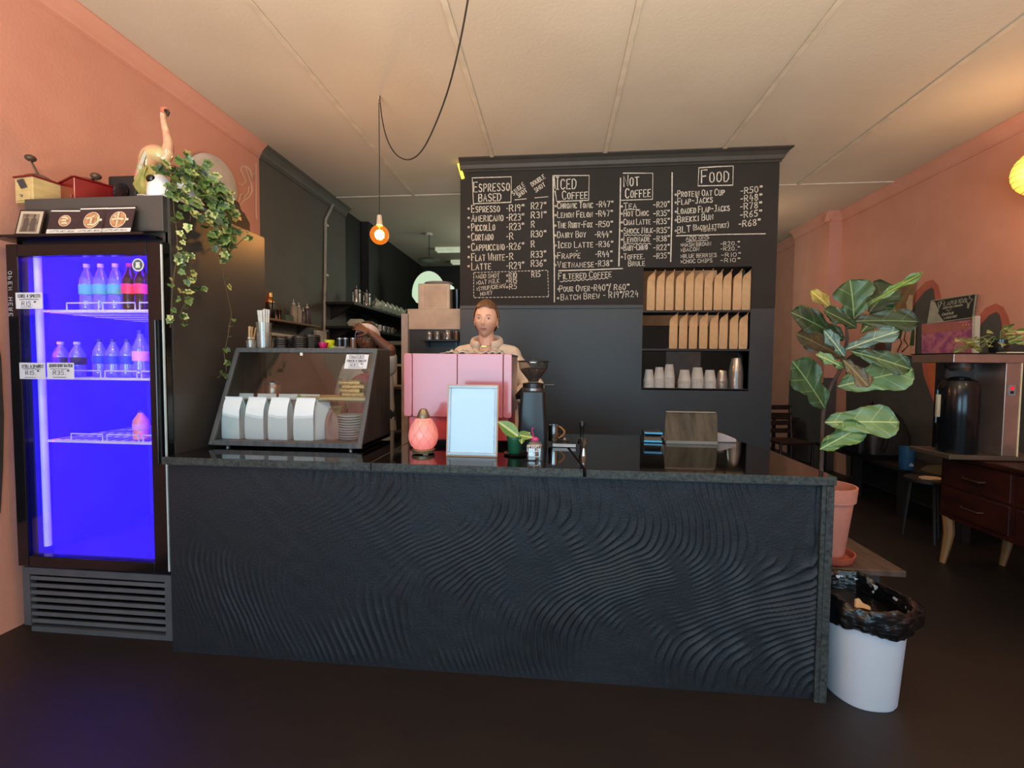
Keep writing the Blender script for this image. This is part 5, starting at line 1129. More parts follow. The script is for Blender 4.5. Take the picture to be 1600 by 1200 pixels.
# shelves along the black wall
def pxb(px, py, x): return PX(px, py, x)
m_shb = mat('shelf_black', '#1c1a19', .5)
SA = PX(590, 484, -2.45).z; SB = PX(590, 517, -2.45).z
for z, nm in ((SA, 'upper'), (SB, 'lower')):
    t = thing('kitchen_shelf', '%s long black shelf on the dark wall behind the display case' % nm, 'shelf', (-2.6, 6.3, z))
    MB().box(-.18, .19, -1.05, 2.1, -.03, 0).build('board', m_shb, t)
    for y in (-.9, 1.9): MB().prism([(-.18, -.03), (.10, -.03), (-.18, -.2)], lambda u, v, k: (u, y+k, v), -.012, .012).build('bracket', m_shb, t)
m_pot = mat('teapot_porcelain', '#c9cdb8', .25, coat=.3)
def kx(px, py, x=-2.50): return PX(px, py, x).y
def press(label, px):
    t = thing('french_press', label, 'coffee press', (-2.50, kx(px, 470), SA))
    MB().lathe([(.052, 0), (.052, .012)], n=20).build('base', m_cop, t, smooth=True)
    MB().lathe([(.05, .012), (.05, .17)], n=20, cap1=False).build('glass_body', m_gls, t, smooth=True)
    MB().lathe([(.052, .165), (.052, .18), (.03, .195), (.006, .2), (.006, .225), (.012, .23), (.008, .24)], n=20).build('lid', m_steel, t, smooth=True)
    MB().tube([(.05, .0, .15), (.10, -.0, .15), (.12, -.0, .09), (.10, 0, .035), (.05, 0, .03)], .007, 8).build('handle', m_steel, t, smooth=True)
    for k in (0, 2, 4): MB().bar((.052*cos(k*pi/3+.5), .052*sin(k*pi/3+.5), .01), (.052*cos(k*pi/3+.5), .052*sin(k*pi/3+.5), .17), .008, .003).build('steel_strip', m_steel, t)
press('glass french press with round handle, nearer one on the upper shelf', 557); press('second glass french press, beside the white teapots', 573)
tp = None; tys = [588, 597, 605, 612, 619, 626]
for i, px in enumerate(tys):
    lab = ('white teapot nearest the french presses', 'second white teapot from the french presses', 'third white teapot from the french presses', 'third white teapot from the shelf\'s far end', 'second white teapot from the shelf\'s far end', 'white teapot at the far end of the shelf')[i]
    if tp is None:
        tp = thing('teapot', lab, 'teapot', (-2.47, kx(px, 475, -2.47), SA), radians(-25), 'white teapots on the upper shelf')
        MB().lathe([(.035, 0), (.06, .02), (.075, .06), (.068, .10), (.04, .125)], n=22).build('body', m_pot, tp, smooth=True)
        MB().lathe([(.042, .124), (.03, .138), (.008, .142), (.011, .155), (.004, .162)], n=16).build('lid', m_pot, tp, smooth=True)
        MB().tube([(.06, 0, .04), (.10, 0, .07), (.115, 0, .12)], [.018, .012, .009], 8).build('spout', m_pot, tp, smooth=True)
        MB().tube([(-.06, 0, .10), (-.11, 0, .10), (-.115, 0, .06), (-.066, 0, .035)], .007, 8).build('handle', m_pot, tp, smooth=True)
    else: dup(tp, (-2.47, kx(px, 475, -2.47), SA), None, lab)
m_foam = mat('white_foam', '#c5c4b4', .8)
for i, px in enumerate((558, 574)):
    t = thing('foam_takeaway_box', ('white foam takeaway box over the resting hand', 'white foam takeaway box beside the small cups')[i], 'box', (-2.48, kx(px, 510, -2.48), SB), radians(10), 'foam boxes on the lower shelf')
    MB().rings([[Vector((x, y, z)) for x, y in rrect(-w_, w_, -w_*.9, w_*.9, .02, 3)] for w_, z in ((.085, 0), (.105, .045))]).build('tray', m_foam, t, smooth=True)
    MB().rings([[Vector((x, y, z)) for x, y in rrect(-w_, w_, -w_*.9, w_*.9, .02, 3)] for w_, z in ((.107, .046), (.075, .095), (.07, .10))]).build('lid', m_foam, t, smooth=True)
for i, px in enumerate((585, 592, 600, 606, 612)):
    t = thing('drinking_glass', ('pale cup beside the foam boxes', 'second pale cup on the lower shelf', 'clear tumbler in the middle of the lower shelf', 'clear tumbler second from the shelf\'s far end', 'clear tumbler at the lower shelf\'s far end')[i], 'cup', (-2.47, kx(px, 510, -2.47), SB))
    MB().lathe([(.032, 0), (.036, .09), (.034, .09), (.030, .008)], n=18).build('cup_body', m_white if i < 2 else m_gls, t, smooth=True); MB().tube([(.034, 0, .07), (.06, 0, .065), (.06, 0, .03), (.032, 0, .025)], .005, 6).build('handle', m_white if i < 2 else m_gls, t)
# back counter, microwave and oven
t = thing('back_worktop', 'steel-edged dark kitchen worktop along the black wall', 'worktop', (-2.29, 6.85, 0))
zk = PY(612, 603, 6.0).z
MB().box(-.38, .55, -.9, 1.9, 0, zk-.04).build('cabinet_body', m_black, t); MB().box(-.38, .60, -.94, 1.9, zk-.04, zk).build('steel_top', m_steel, t)
a = PY(607, 604, 5.8); b = PY(627, 572, 5.8)
t = thing('microwave', 'cream microwave with dark door on the back worktop', 'microwave', (-2.02, 5.95, zk))
MB().box(-.24, .20, -.17, .17, 0, .30).build('housing', mat('cream_metal', '#cdb9a4', .4), t, bevel=.008); MB().box(-.05, .18, -.178, -.17, .03, .27).build('door', m_blk, t); MB().box(-.22, -.07, -.176, -.17, .03, .27).build('control_panel', m_white, t)
t = thing('steel_hood', 'pale metal tray above the microwave', 'tray', (-2.02, 6.0, zk+.55)); MB().box(-.3, .3, -.2, .2, 0, .05).build('tray_body', mat('pale_metal', '#8f8f80', .4, metal=.5), t, bevel=.005)
MB().box(-.3, -.28, -.2, .2, -.55, 0).build('leg', m_steel, t); MB().box(.28, .3, -.2, .2, -.55, 0).build('leg', m_steel, t)
# ceiling lights of the back room
m_tube = mat('tube_fitting', '#c8ccb8', .5, emit='#dfe8c8', estr=.35)
for i, (u0, v0, u1, v1) in enumerate(((681, 392, 726, 392), (705, 411, 728, 411))):
    a = PZ(u0, v0, ZC-.05); b = PZ(u1, v1, ZC-.05)
    t = thing('tube_light', ('nearer white ceiling tube light above the back room', 'farther white ceiling tube light above the back room')[i], 'ceiling light', (a.x, a.y, ZC-.06))
    MB().box(0, 1.25, -.06, .06, 0, .06).build('fitting', m_tube, t, bevel=.008); MB().tube([(.03, 0, -.01), (1.22, 0, -.01)], .018, 8).build('tube', m_tube, t)
c = PZ(670.5, 365, ZC)
t = thing('dome_pendant', 'hanging dark disc pendant over a glowing pale green dome', 'lamp', (c.x, c.y, ZC))
zd = PY(671, 408, c.y).z-ZC; zt_ = PY(670, 424, c.y).z-ZC; zb_ = PY(670, 461, c.y).z-ZC; rd = .265
MB().lathe([(.06, -.03), (.05, 0)], n=16).build('ceiling_cup', m_white, t); MB().tube([(0, 0, -.02), (0, 0, zt_)], .006, 6).build('cord', m_blk, t)
MB().lathe([(.16, zd+.03), (.185, zd-.01), (.10, zd-.035)], n=26).build('disc', mat('disc_grey', '#4e4f46', .5), t, smooth=True)
MB().lathe([(.26*cos(a_)*1.02, zt_+(zb_-zt_)*(1-sin(a_))*1.0) for a_ in [pi/2-i*pi/2/9 for i in range(10)]][1:]+[(.262, zb_-.03), (.20, zb_-.12)], n=32).build('dome_shade', emis('dome_glow', '#cfe8c4', .95), t, smooth=True)
# leafy wisps behind the appliance
t = thing('trailing_plant', 'dark wispy plant hanging behind the cream appliance', 'plant', (-1.085, 4.93, p0.z+.08))
for i in range(7): MB().tube([(0, 0, .15), (.03+.02*i, .0, .18-.01*i), (.07+.028*i, 0, .02-.02*i)], .004, 5).build('stem', mat('dark_leaf', '#1f2a1c', .6), t)
MB().lathe([(.05, -.08), (.07, .15)], n=14).build('pot', m_blk, t, smooth=True)

# ================================================================== PENDANT BULB
hk = PZ(592, 150, ZC); 
t = thing('pendant_bulb', 'glowing globe filament bulb hanging on a dark cord', 'lamp', (hk.x, hk.y, ZC))
zs0 = PY(591, 337, hk.y).z-ZC; zs1 = PY(591, 352, hk.y).z-ZC; zb0 = PY(591, 349, hk.y).z-ZC; zc_ = PY(591, 367, hk.y).z-ZC; rb_ = 15/710*hk.y
GLOW = glass('amber_glass', '#ffd9a0', .05, .02)
_n = GLOW.node_tree; _e = _n.nodes.new('ShaderNodeEmission'); _e.inputs[0].default_value = lin('#ff8c28'); _e.inputs[1].default_value = .42; _a = _n.nodes.new('ShaderNodeAddShader')
_o = _n.nodes['Material Output']; _s = _o.inputs[0].links[0].from_socket; _n.links.new(_s, _a.inputs[0]); _n.links.new(_e.outputs[0], _a.inputs[1]); _n.links.new(_a.outputs[0], _o.inputs[0])
m_cord = mat('dark_cord', '#2a211d', .8)
MB().tube([(0, 0, -.03), (.002, 0, zs0*.5), (0, 0, zs0)], .0035, 6).build('cord', m_cord, t)
# swagged cord back to the ceiling rose out of view
sw = [PY(u, v, hk.y-.0-(k*.13)) for k, (u, v) in enumerate(((593,150),(597,185),(604,215),(616,238),(632,249),(648,246),(664,228),(682,190),(697,150),(708,112),(720,60),(731,0),(740,-60)))]
def smooth_path(P, n=6):
    P = [Vector(p) for p in P]; out = []
    for i in range(len(P)-1):
        a, b, c, d = P[max(0, i-1)], P[i], P[i+1], P[min(len(P)-1, i+2)]
        for k in range(n):
            u = k/n; out.append(.5*((2*b)+(c-a)*u+(2*a-5*b+4*c-d)*u*u+(3*b-a-3*c+d)*u**3))
    return out+[P[-1]]
MB().tube([p_-t.location for p_ in smooth_path(sw)], .0045, 6).build('swagged_cord', m_cord, t, smooth=True)
MB().tube([(0, 0, 0), (.004, 0, -.02), (.014, 0, -.03), (.008, 0, -.045), (-.004, 0, -.04)], .004, 6).build('ceiling_hook', m_white, t, smooth=True)
MB().lathe([(.012, zs0+.005), (.018, zs0), (.024, zs1), (.020, zs1-.004)], n=18).build('lamp_holder', mat('holder_cream', '#c9b7a2', .4), t, smooth=True)
MB().lathe([(.016, zs1), (.018, zs1-.015)]+[(max(.003, rb_*sin(a_)), zc_+rb_*cos(a_)) for a_ in [.35+i*(pi-.36)/14 for i in range(15)]], n=32).build('glass_globe', GLOW, t, smooth=True)
fm = emis('filament', '#ffbf60', 40)
mb = MB()
for k in range(8):
    a_ = k*pi/4; mb.tube([(.010*cos(a_), .010*sin(a_), zc_+.036), (.018*cos(a_+.2), .018*sin(a_+.2), zc_-.034)], .0032, 5)
tag(mb.build('filament', fm, t), kind='stuff')
MB().cone((0, 0, zs1-.01), (0, 0, zc_+.03), .008, .004, 8).build('stem', glass('clear_plastic', '#e8ebe8'), t)
point('bulb_glow', (hk.x, hk.y, ZC+zc_), 24, (1.0, .60, .28), .045)
# round lamp at the right wall
c = PY(1632, 267, 3.75)
t = thing('round_woven_lamp', 'glowing warm round woven lamp hanging beside the salmon wall', 'lamp', (c.x, c.y, c.z))
MB().lathe([(.005, -.175)]+[(.175*sin(a_), -.175*cos(a_)) for a_ in [i*pi/14 for i in range(1, 14)]]+[(.005, .175)], n=36).build('shade', mat('woven_shade', '#e8b860', .6, emit='#ffb648', estr=1.6, col2='#cf9a48', scale=20, stretch=(1,1,6)), t, smooth=True)
for k in range(8): zz = -.14+k*.04; r_ = math.sqrt(max(.0004, .177**2-zz*zz)); MB().tube([(r_*cos(a_), r_*sin(a_), zz) for a_ in [i*pi/12 for i in range(24)]], .002, 5, close=True).build('woven_ring', mat('cane', '#a8743c', .5), t, smooth=True)
MB().tube([(0, 0, .17), (0, 0, ZC-c.z)], .004, 6).build('cord', m_cord, t)
point('lamp_glow', (c.x-.28, c.y-.1, c.z-.05), 13, (1.0, .58, .25), .12)

# ================================================================== PEOPLE
def cap(mb, p, q, r0, r1):
    p = Vector(p); q = Vector(q); mb.tube([p, q], [r0, r1], 14); mb.ball(p, r0, n=14, m=8); mb.ball(q, r1, n=14, m=8)
def chain(mb, pts):
    for (p, r0), (q, r1) in zip(pts, pts[1:]): cap(mb, p, q, r0, r1)
def gss(x, s): return math.exp(-(x/s)**2)
def head_pt(d):
    x, y, z = d; P = Vector((x*.073, y*.094+.005, z*.118))
    f = max(0, -y)
    if z < 0: P.x *= 1-.40*(-z)**1.6; P.y = P.y*(1-.22*(-z)**2) if y > 0 else P.y*(1-.04*z*z)
    if y > 0 and z > -.3: P.y *= 1.06
    X, Z = P.x, P.z
    if y < 0:
        n = .020*gss(X, .011)*gss(Z+.034, .013) + .011*gss(X, .009)*gss(Z+.012, .022)       # nose tip and bridge
        n += -.0085*(gss(X-.031, .017)+gss(X+.031, .017))*gss(Z-.001, .013)                  # eye sockets
        n += .0045*(gss(X-.03, .022)+gss(X+.03, .022))*gss(Z-.024, .010)                     # brows
        n += .005*(gss(X-.042, .02)+gss(X+.042, .02))*gss(Z+.03, .022)                       # cheekbones
        n += .007*gss(X, .020)*gss(Z+.062, .010) - .003*gss(X, .024)*gss(Z+.078, .006)       # lips, fold
        n += .007*gss(X, .020)*gss(Z+.100, .016)                                             # chin
        P.y -= n*min(1, f*1.6)
    return P
def head_grid(mb, off=0.0, keep=None, n=72, m=56):
    ids = {}; k = len(mb.v)
    for i in range(m+1):
        th = pi*i/m
        for j in range(n):
            a = 2*pi*j/n; d = Vector((sin(th)*cos(a), sin(th)*sin(a), cos(th))); P = head_pt(d)
            if off: P = P + Vector((d.x, d.y, d.z)).normalized()*off*(1+.10*sin(a*40) if keep else 1)
            mb.v.append(P)
    for i in range(m):
        for j in range(n):
            f = (k+i*n+j, k+(i+1)*n+j, k+(i+1)*n+(j+1) % n, k+i*n+(j+1) % n)
            if keep is None or keep(sum((mb.v[t] for t in f), Vector())/4): mb.f.append(f)
def hand_mb(mb, wrist, aim, palm_n, side=1, curl=.35, s=1.0):
    """palm and five separate fingers; aim: along fingers, palm_n: away from the palm's back, side: +1 thumb towards aim x palm_n"""
    w = Vector(wrist); a = Vector(aim).normalized(); n = Vector(palm_n); n = (n-a*n.dot(a)).normalized(); t = a.cross(n)*side
    for k in (-1.2, -.4, .4, 1.2): cap(mb, w+t*.010*k*s+a*.01*s, w+a*.085*s+t*.0185*k*s, .015*s, .0115*s)
    for k, (off, ln) in enumerate(((.029, .072), (.0100, .082), (-.0095, .076), (-.028, .060))):
        p = w+a*.088*s+t*off*s; d = a.copy(); spread = t*(.10*(1.5-k))
        for seg, (fr_, r0, r1) in enumerate(((.45, .0092, .0082), (.30, .0082, .0074), (.25, .0074, .0064))):
            d2 = (a*cos(curl*(seg+.4)) + n*sin(curl*(seg+.4)) + spread).normalized(); q = p+d2*ln*fr_*s; cap(mb, p, q, r0*s, r1*s); p = q
    p = w+a*.025*s+t*.024*s
    for ln, r0, r1, k in ((.035, .0125, .0105, .75), (.03, .0105, .009, .55), (.024, .009, .0075, .35)):
        q = p+(t*k+a*(1-k*.5)+n*.3).normalized()*ln*s; cap(mb, p, q, r0*s, r1*s); p = q
def remesh(o, vox, it=4):
    r = o.modifiers.new('merge', 'REMESH'); r.mode = 'VOXEL'; r.voxel_size = vox; r.use_smooth_shade = True
    s_ = o.modifiers.new('smooth', 'SMOOTH'); s_.factor = .5; s_.iterations = it
def person(label, X, Y, eyez, yaw, roll, skin, hair_m, fn, hairkeep, hs=1.12, hoff=.007):
    t = thing('person', label, 'person', (X, Y, 0))
    H_ = Matrix.Translation((0, -.02, eyez)) @ Matrix.Rotation(yaw, 4, 'Z') @ Matrix.Rotation(roll, 4, 'Y') @ Matrix.Scale(hs, 4)
    hb = MB(); head_grid(hb)
    for s in (-1, 1): hb.ball((s*.073, .016, -.012), .009, .018, .029, n=12, m=8); hb.ball((s*.078, .020, -.006), .006, .017, .022, n=10, m=6)
    hb.xf(H_)
    body = MB(); body.v = hb.v; body.f = hb.f
    nb = Vector((0, .02, eyez-.215)); cap(body, nb, H_ @ Vector((0, .022, -.06)), .058, .052)
    cap(body, nb+Vector((0, 0, -.04)), nb, .075, .058)
    fn(t, body, eyez)
    o = body.build('body', skin, t); remesh(o, .0045, 3)
    # face parts
    m_scl = mat('eye_white', '#d8d2cc', .25); m_iris = mat('iris_'+hair_m.name, '#3d3a36' if 'fair' in hair_m.name else '#1c120c', .15)
    for s in (-1, 1):
        c = head_pt(Vector((s*.36, -.93, .0)).normalized()); c = Vector((s*.031, c.y+.0005, 0))
        e = MB().ball(c, .0120, .005, .0042, n=16, m=8).xf(H_).build('eye', m_scl, t, smooth=True)
        MB().ball(c+Vector((0, -.004, .0)), .0046, .0024, .0042, n=12, m=6).xf(H_).build('iris', m_iris, e, smooth=True)
        MB().tube([H_ @ (c+Vector((s*.013, .0015, .001))), H_ @ (c+Vector((0, -.0055, .0062))), H_ @ (c+Vector((-s*.012, -.001, .001)))], .0014, 6).build('eyelid', mat('lid_'+skin.name, '#5b3a2e' if 'fair' in skin.name else '#2a1710', .6), t, smooth=True)
        bz = .020; b0 = head_pt(Vector((s*.36, -.91, .19)).normalized())
        MB().tube([H_ @ Vector((s*.046, b0.y+.010, bz-.001)), H_ @ Vector((s*.033, b0.y-.003, bz+.004)), H_ @ Vector((s*.016, b0.y-.005, bz))], [.0009, .0018, .0016], 6).build('eyebrow', hair_m, t, smooth=True)
    lc = head_pt(Vector((0, -.86, -.52)).normalized())
    MB().ball((0, lc.y+.0045, -.0595), .022, .0055, .0026, n=16, m=8).ball((0, lc.y+.0045, -.0645), .019, .0055, .0032, n=16, m=8).xf(H_).build('lips', mat('lips_'+skin.name, '#b4706a' if 'fair' in skin.name else '#5d322c', .4), t, smooth=True)
    hm = MB(); head_grid(hm, hoff, hairkeep); o = hm.xf(H_).build('hair', hair_m, t, smooth=True); s_ = o.modifiers.new('t', 'SOLIDIFY'); s_.thickness = .006; s_.offset = -1
    return t, H_
def legs(t, mtr, msh, z0=.98, dx=.10, tp='trousers'):
    mb = MB()
    cap(mb, (-.07, .02, z0), (.07, .02, z0), .14, .14)
    for s in (-1, 1): chain(mb, [((s*dx, .02, z0-.04), .11), ((s*dx, .0, .52), .072), ((s*dx, .03, .12), .055)])
    remesh(mb.build(tp, mtr, t), .012, 4)
    for s in (-1, 1): MB().rings([[Vector((s*dx+x, y, z)) for x, y in rrect(-w_, w_, -.17, .09, .04, 4)] for w_, z in ((.045, 0), (.048, .02), (.042, .06), (.034, .11))]).build('shoe', msh, t, smooth=True)

m_skf = mat('skin_fair', '#e2b19a', .5, col2='#d9a68d', scale=8, sss=.05); m_skd = mat('skin_dark', '#6d4433', .45, col2='#5e3929', scale=8, sss=.03)
m_hf = mat('hair_fair', '#7a5334', .45, col2='#5a3a24', scale=30, stretch=(6,1,1)); m_hd = mat('hair_dark', '#15100e', .6)
m_swe = mat('beige_fleece', '#dbc8b5', .95, col2='#cfbba7', scale=14, bump=.35, bscale=160); m_jean = mat('dark_denim', '#23272f', .8); m_shoe = mat('shoe_dark', '#1a1818', .6)
def barista(t, body, ez):
    for s in (-1, 1):
        wr_ = Vector((.20, -.20, 1.17)) if s > 0 else Vector((-.17, -.20, 1.18))
        cap(body, wr_+Vector((s*.05, .05, .02)), wr_, .032, .027)
        hand_mb(body, wr_, (-s*.5, -.8, -.15), (0, 0, -1), side=-s, curl=.5, s=.95)
    sw_ = MB()
    for s in (-1, 1):
        chain(sw_, [((s*.09, .02, .86), .155), ((s*.085, .02, 1.10), .15), ((s*.085, .02, 1.33), .135)])
        cap(sw_, (s*.05, .03, ez-.225), (s*.175, .03, 1.455), .07, .080)
    chain(sw_, [((.18, .02, 1.42), .082), ((.345, .03, 1.235), .078), ((.235, -.15, 1.18), .052)])
    chain(sw_, [((-.18, .02, 1.42), .082), ((-.32, .03, 1.22), .075), ((-.20, -.15, 1.19), .052)])
    remesh(sw_.build('sweater', m_swe, t), .008, 6)
    # stand-up collar, open at the throat
    mb = MB(); zc_ = ez-.150; n = 30; rg = []
    for i in range(n+1):
        a = -pi/2+.42+(2*pi-.84)*i/n; fr_ = (1+sin(a))/2
        c = Vector((.088*cos(a), .02+.082*sin(a), zc_-.035+.055*fr_)); o_ = Vector((cos(a), sin(a), 0))
        h_ = .055+.02*fr_; th = .011
        rg.append([c-o_*.0+Vector((0,0,-h_)), c+o_*.028+Vector((0,0,-h_*.6)), c+o_*.036+Vector((0,0,0)), c+o_*.026+Vector((0,0,h_*.42)), c+o_*.010+Vector((0,0,h_*.5)), c-o_*.004+Vector((0,0,h_*.3)), c-o_*.006])
    mb.rings(rg); o = mb.build('collar', m_swe, t, smooth=True); ss = o.modifiers.new('s', 'SUBSURF'); ss.levels = 1; ss.render_levels = 1
    for k in range(3): MB().tube([(.072*cos(a)*(1-.06*k), -.045-.075*(1+sin(a)*-1)*.0-.05*sin(-a), zc_-.055-.025*k-.045*sin(-a)) for a in [-.1-i*(pi-.2)/12 for i in range(13)]], .016, 8).build('cowl_fold', m_swe, t, smooth=True)
    MB().bar((-.016, -.108, ez-.192), (.016, -.108, ez-.192), .003, .005).build('necklace_bar', mat('gold', '#d8b04a', .2, metal=1), t)
    MB().tube([(.055*cos(a), .0+.10*sin(a)*1.0, ez-.165-.028*max(0, -sin(a))) for a in [-i*pi/12 for i in range(13)]], .0012, 5).build('necklace_chain', mat('gold', '#d8b04a', .2, metal=1), t)
    legs(t, m_jean, m_shoe)
e1 = PY(760, 500, 3.25)
def keep1(P): return P.z > .070+.006*gss(P.x, .03)-2.6*max(0, P.y+.028) + (.004*gss(P.x, .01) if P.y < 0 else 0) and P.z > -.07
pt, H1_ = person('barista with tied-back fair hair in a beige fleece behind the pink machine', e1.x, 3.25, e1.z, radians(-2), radians(2), m_skf, m_hf, barista, keep1, 1.12, .012)
MB().ball((0, .115, .01), .036, .03, .036, n=18, m=10).xf(H1_).build('hair_bun', m_hf, pt, smooth=True)
for s in (1,): MB().ball((s*.078, .008, -.044), .004, n=8, m=6).xf(H1_).build('earring', mat('pearl', '#e8e2d8', .2), pt, smooth=True)
m_tee = mat('white_tee', '#a9a39c', .85, col2='#9a948e'); m_apr = mat('magenta_apron', '#8d1745', .7)
def cook(t, body, ez):
    hp_ = Vector((.035, -.135, ez+.055))
    cap(body, Vector((.19, -.06, ez-.085)), Vector((.085, -.125, ez+.028)), .043, .029)
    cap(body, Vector((.085, -.125, ez+.028)), Vector((.065, -.13, ez+.045)), .028, .024)
    hand_mb(body, (.068, -.13, ez+.044), (-.85, -.12, .42), (-.3, .9, -.4), side=1, curl=.30, s=.88)
    chain(body, [((.17, .0, ez-.20), .05), ((.20, -.06, ez-.085), .045)])
    chain(body, [((-.22, .0, 1.12), .042), ((-.16, -.16, .98), .034), ((-.13, -.19, .97), .028)])
    hand_mb(body, (-.13, -.20, .97), (.4, -.9, -.1), (0, 0, -1), side=1, curl=.4, s=.9)
    sw_ = MB()
    for s in (-1, 1):
        chain(sw_, [((s*.08, .02, .86), .135), ((s*.07, .02, 1.10), .125), ((s*.075, .02, 1.24), .12)])
        cap(sw_, (s*.04, .03, ez-.25), (s*.15, .02, ez-.235), .06, .065)
    cap(sw_, (.16, .01, ez-.23), (.185, -.03, ez-.15), .066, .060); chain(sw_, [((-.165, .01, ez-.25), .068), ((-.215, .0, 1.16), .068)])
    remesh(sw_.build('tee_shirt', m_tee, t), .008, 5)
    ap = MB()
    for s in (-1, 1): chain(ap, [((s*.055, -.03, .62), .12), ((s*.05, -.025, 1.0), .115), ((s*.045, -.02, 1.22), .105)])
    remesh(ap.build('apron', m_apr, t), .009, 4)
    legs(t, m_jean, m_shoe)
e2 = PY(576, 530, 3.55)
def keep2(P): return P.z > .052-1.2*max(0, P.y+.045) and P.z > -.07
pt2, H2_ = person('cook in white tee and magenta apron resting a hand on her forehead', e2.x, 3.55, e2.z, radians(6), radians(0), m_skd, m_hd, cook, keep2)
mb = MB(); head_grid(mb, .013, lambda P: P.z > .040-.75*max(0, P.y+.06) and P.z < .080-.5*(P.y) and P.y < .09); o = mb.xf(H2_).build('headband', mat('headband_white', '#b4b6c6', .8), pt2, smooth=True); s_ = o.modifiers.new('t', 'SOLIDIFY'); s_.thickness = .004

# ================================================================== RIGHT SIDE
# bench shelf, terracotta pot, fiddle leaf plant
BX, BY = PY(1290, 800, 2.50).x+.02, 2.50
t = thing('low_bench', 'low dark wooden bench beside the counter carrying the terracotta pot', 'bench', (1.45, 2.62, 0))
m_bw = mat('bench_wood', '#5b4a3e', .5, col2='#43362e', scale=5, stretch=(6,1,1)); zb = .40
MB().box(1.15, 1.72, 2.36, 2.95, zb-.03, zb).build('seat_board', m_bw, t, world=True, bevel=.003)
MB().box(1.16, 1.62, 2.39, 2.41, zb-.11, zb-.03).build('apron_board', mat('bench_dark', '#33373a', .5), t, world=True)
for x in (1.19, 1.60):
    for y in (2.44, 2.90): MB().box(x-.025, x+.025, y-.025, y+.025, 0, zb-.03).build('leg', mat('bench_dark', '#33373a', .5), t, world=True)
m_tc = mat('terracotta', '#c07c68', .75, col2='#b57260', bump=.1)
t = thing('fiddle_leaf_fig', 'large fiddle-leaf fig in a terracotta pot at the counter\'s end', 'plant', (BX-.02, BY, zb)); T0 = t.location.copy()
zp = lambda v: PY(1310, v, BY).z-zb
MB().lathe([(.10, 0), (.125, .006), (.135, .04), (.128, .04), (.118, .012), (.09, .010)], n=36).build('saucer', mat('terracotta_dark', '#a5503c', .7), t, smooth=True)
zr = zp(757)
MB().lathe([(.082, .012), (.085, .016), (.118, zr-.075), (.128, zr-.074), (.134, zr), (.124, zr), (.118, zr-.07), (.10, zr-.08)], n=40, cap1=False).build('pot', m_tc, t, smooth=True)
MB().lathe([(.02, zr-.045), (.121, zr-.05)], n=24).build('soil', mat('soil', '#2a211c', .95, bump=.5), t)
def fp(u, v, y=BY): return Vector(PY(u, v, y))-T0
m_bark = mat('fig_bark', '#4a3b34', .8, bump=.4)
sb = fp(1283, 745); sb.z = zr-.05
MB().tube([fp(1283, 770), fp(1283, 730), fp(1285, 690), fp(1286, 645), fp(1290, 622), fp(1300, 600), fp(1312, 580), fp(1318, 555), fp(1324, 530), fp(1322, 505)], [.011,.010,.010,.010,.009,.009,.008,.008,.007,.005], 10).build('trunk', m_bark, t, smooth=True)
fo = [(0,.012),(.03,.05),(.10,.13),(.20,.19),(.32,.20),(.42,.205),(.54,.26),(.66,.31),(.78,.32),(.88,.27),(.95,.17),(1.0,.0)]
def figleaf(base, tip, wpx, kind, y0=BY, y1=None, nrm=(0, -1, .35), fold=.18):
    y1 = y0 if y1 is None else y1
    P = fp(*base, y0); Q = fp(*tip, y1); L_ = (Q-P).length; w_ = wpx/710*y0/2/.32
    n = 40; vs = []; fs = []; K = 7
    for i in range(n+1):
        u = i/n
        for (a, b) in zip(fo, fo[1:]):
            if a[0] <= u <= b[0]: f = (u-a[0])/(b[0]-a[0]); f = f*f*(3-2*f); hw_ = a[1]+(b[1]-a[1])*f; break
        for k in range(-K, K+1):
            v = k/K*hw_*w_; wv = .010*sin(u*15+k)*abs(k/K)**2
            vs.append((u*L_, v, abs(v)*fold+wv-.10*L_*u*u+.05*L_*u))
    m_ = 2*K+1; fs = [(i*m_+j, (i+1)*m_+j, (i+1)*m_+j+1, i*m_+j+1) for i in range(n) for j in range(m_-1)]
    me = bpy.data.meshes.new('leaf'); me.from_pydata(vs, [], fs); me.materials.append(FIG[kind]); me.update(); me.polygons.foreach_set('use_smooth', [True]*len(me.polygons))
    o = bpy.data.objects.new('leaf', me); COL.objects.link(o); o.parent = t; place(o, P, Q, nrm)
FIG = {k: veined('fig_'+k, a, b, c, .38, 13, .8, .009) for k, a, b, c in (('dark','#22381f','#5c7244','#172717'),('mid','#355030','#7d9560','#263f24'),('pale','#6b8a5c','#b3c286','#51744b'),('brown','#5a4c35','#847a50','#3f3d2b'),('yellow','#9a8a3c','#c9c070','#6a5a2c'),('edge','#5a7a3a','#a3bb62','#436330'),('blue','#55706a','#a9bc98','#3b574c'))}
figleaf((1319,531),(1239,486),40,'dark',2.5,2.42)
figleaf((1334,497),(1330,437),60,'mid',2.5,2.46)
figleaf((1358,488),(1394,444),44,'dark',2.62,2.66)
figleaf((1353,480),(1441,423),17,'edge',2.55,2.5,(0,-.5,1),.05)
figleaf((1334,502),(1437,500),40,'dark',2.45,2.38,(0,-.9,.6))
figleaf((1308,492),(1268,453),22,'yellow',2.55,2.6)
figleaf((1322,546),(1405,515),28,'blue',2.42,2.34,(0,-.8,.7))
figleaf((1321,560),(1246,520),36,'brown',2.6,2.6)
figleaf((1320,576),(1277,553),19,'pale',2.4,2.36,(0,-.8,.5))
figleaf((1330,549),(1425,575),34,'mid',2.40,2.36)
figleaf((1309,604),(1428,576),52,'pale',2.5,2.44)
figleaf((1317,562),(1359,604),27,'brown',2.38,2.32)
figleaf((1288,637),(1242,564),54,'mid',2.48,2.40)
figleaf((1289,660),(1406,658),52,'pale',2.46,2.38,(0,-1,.6))
figleaf((1281,702),(1350,664),36,'edge',2.44,2.40)
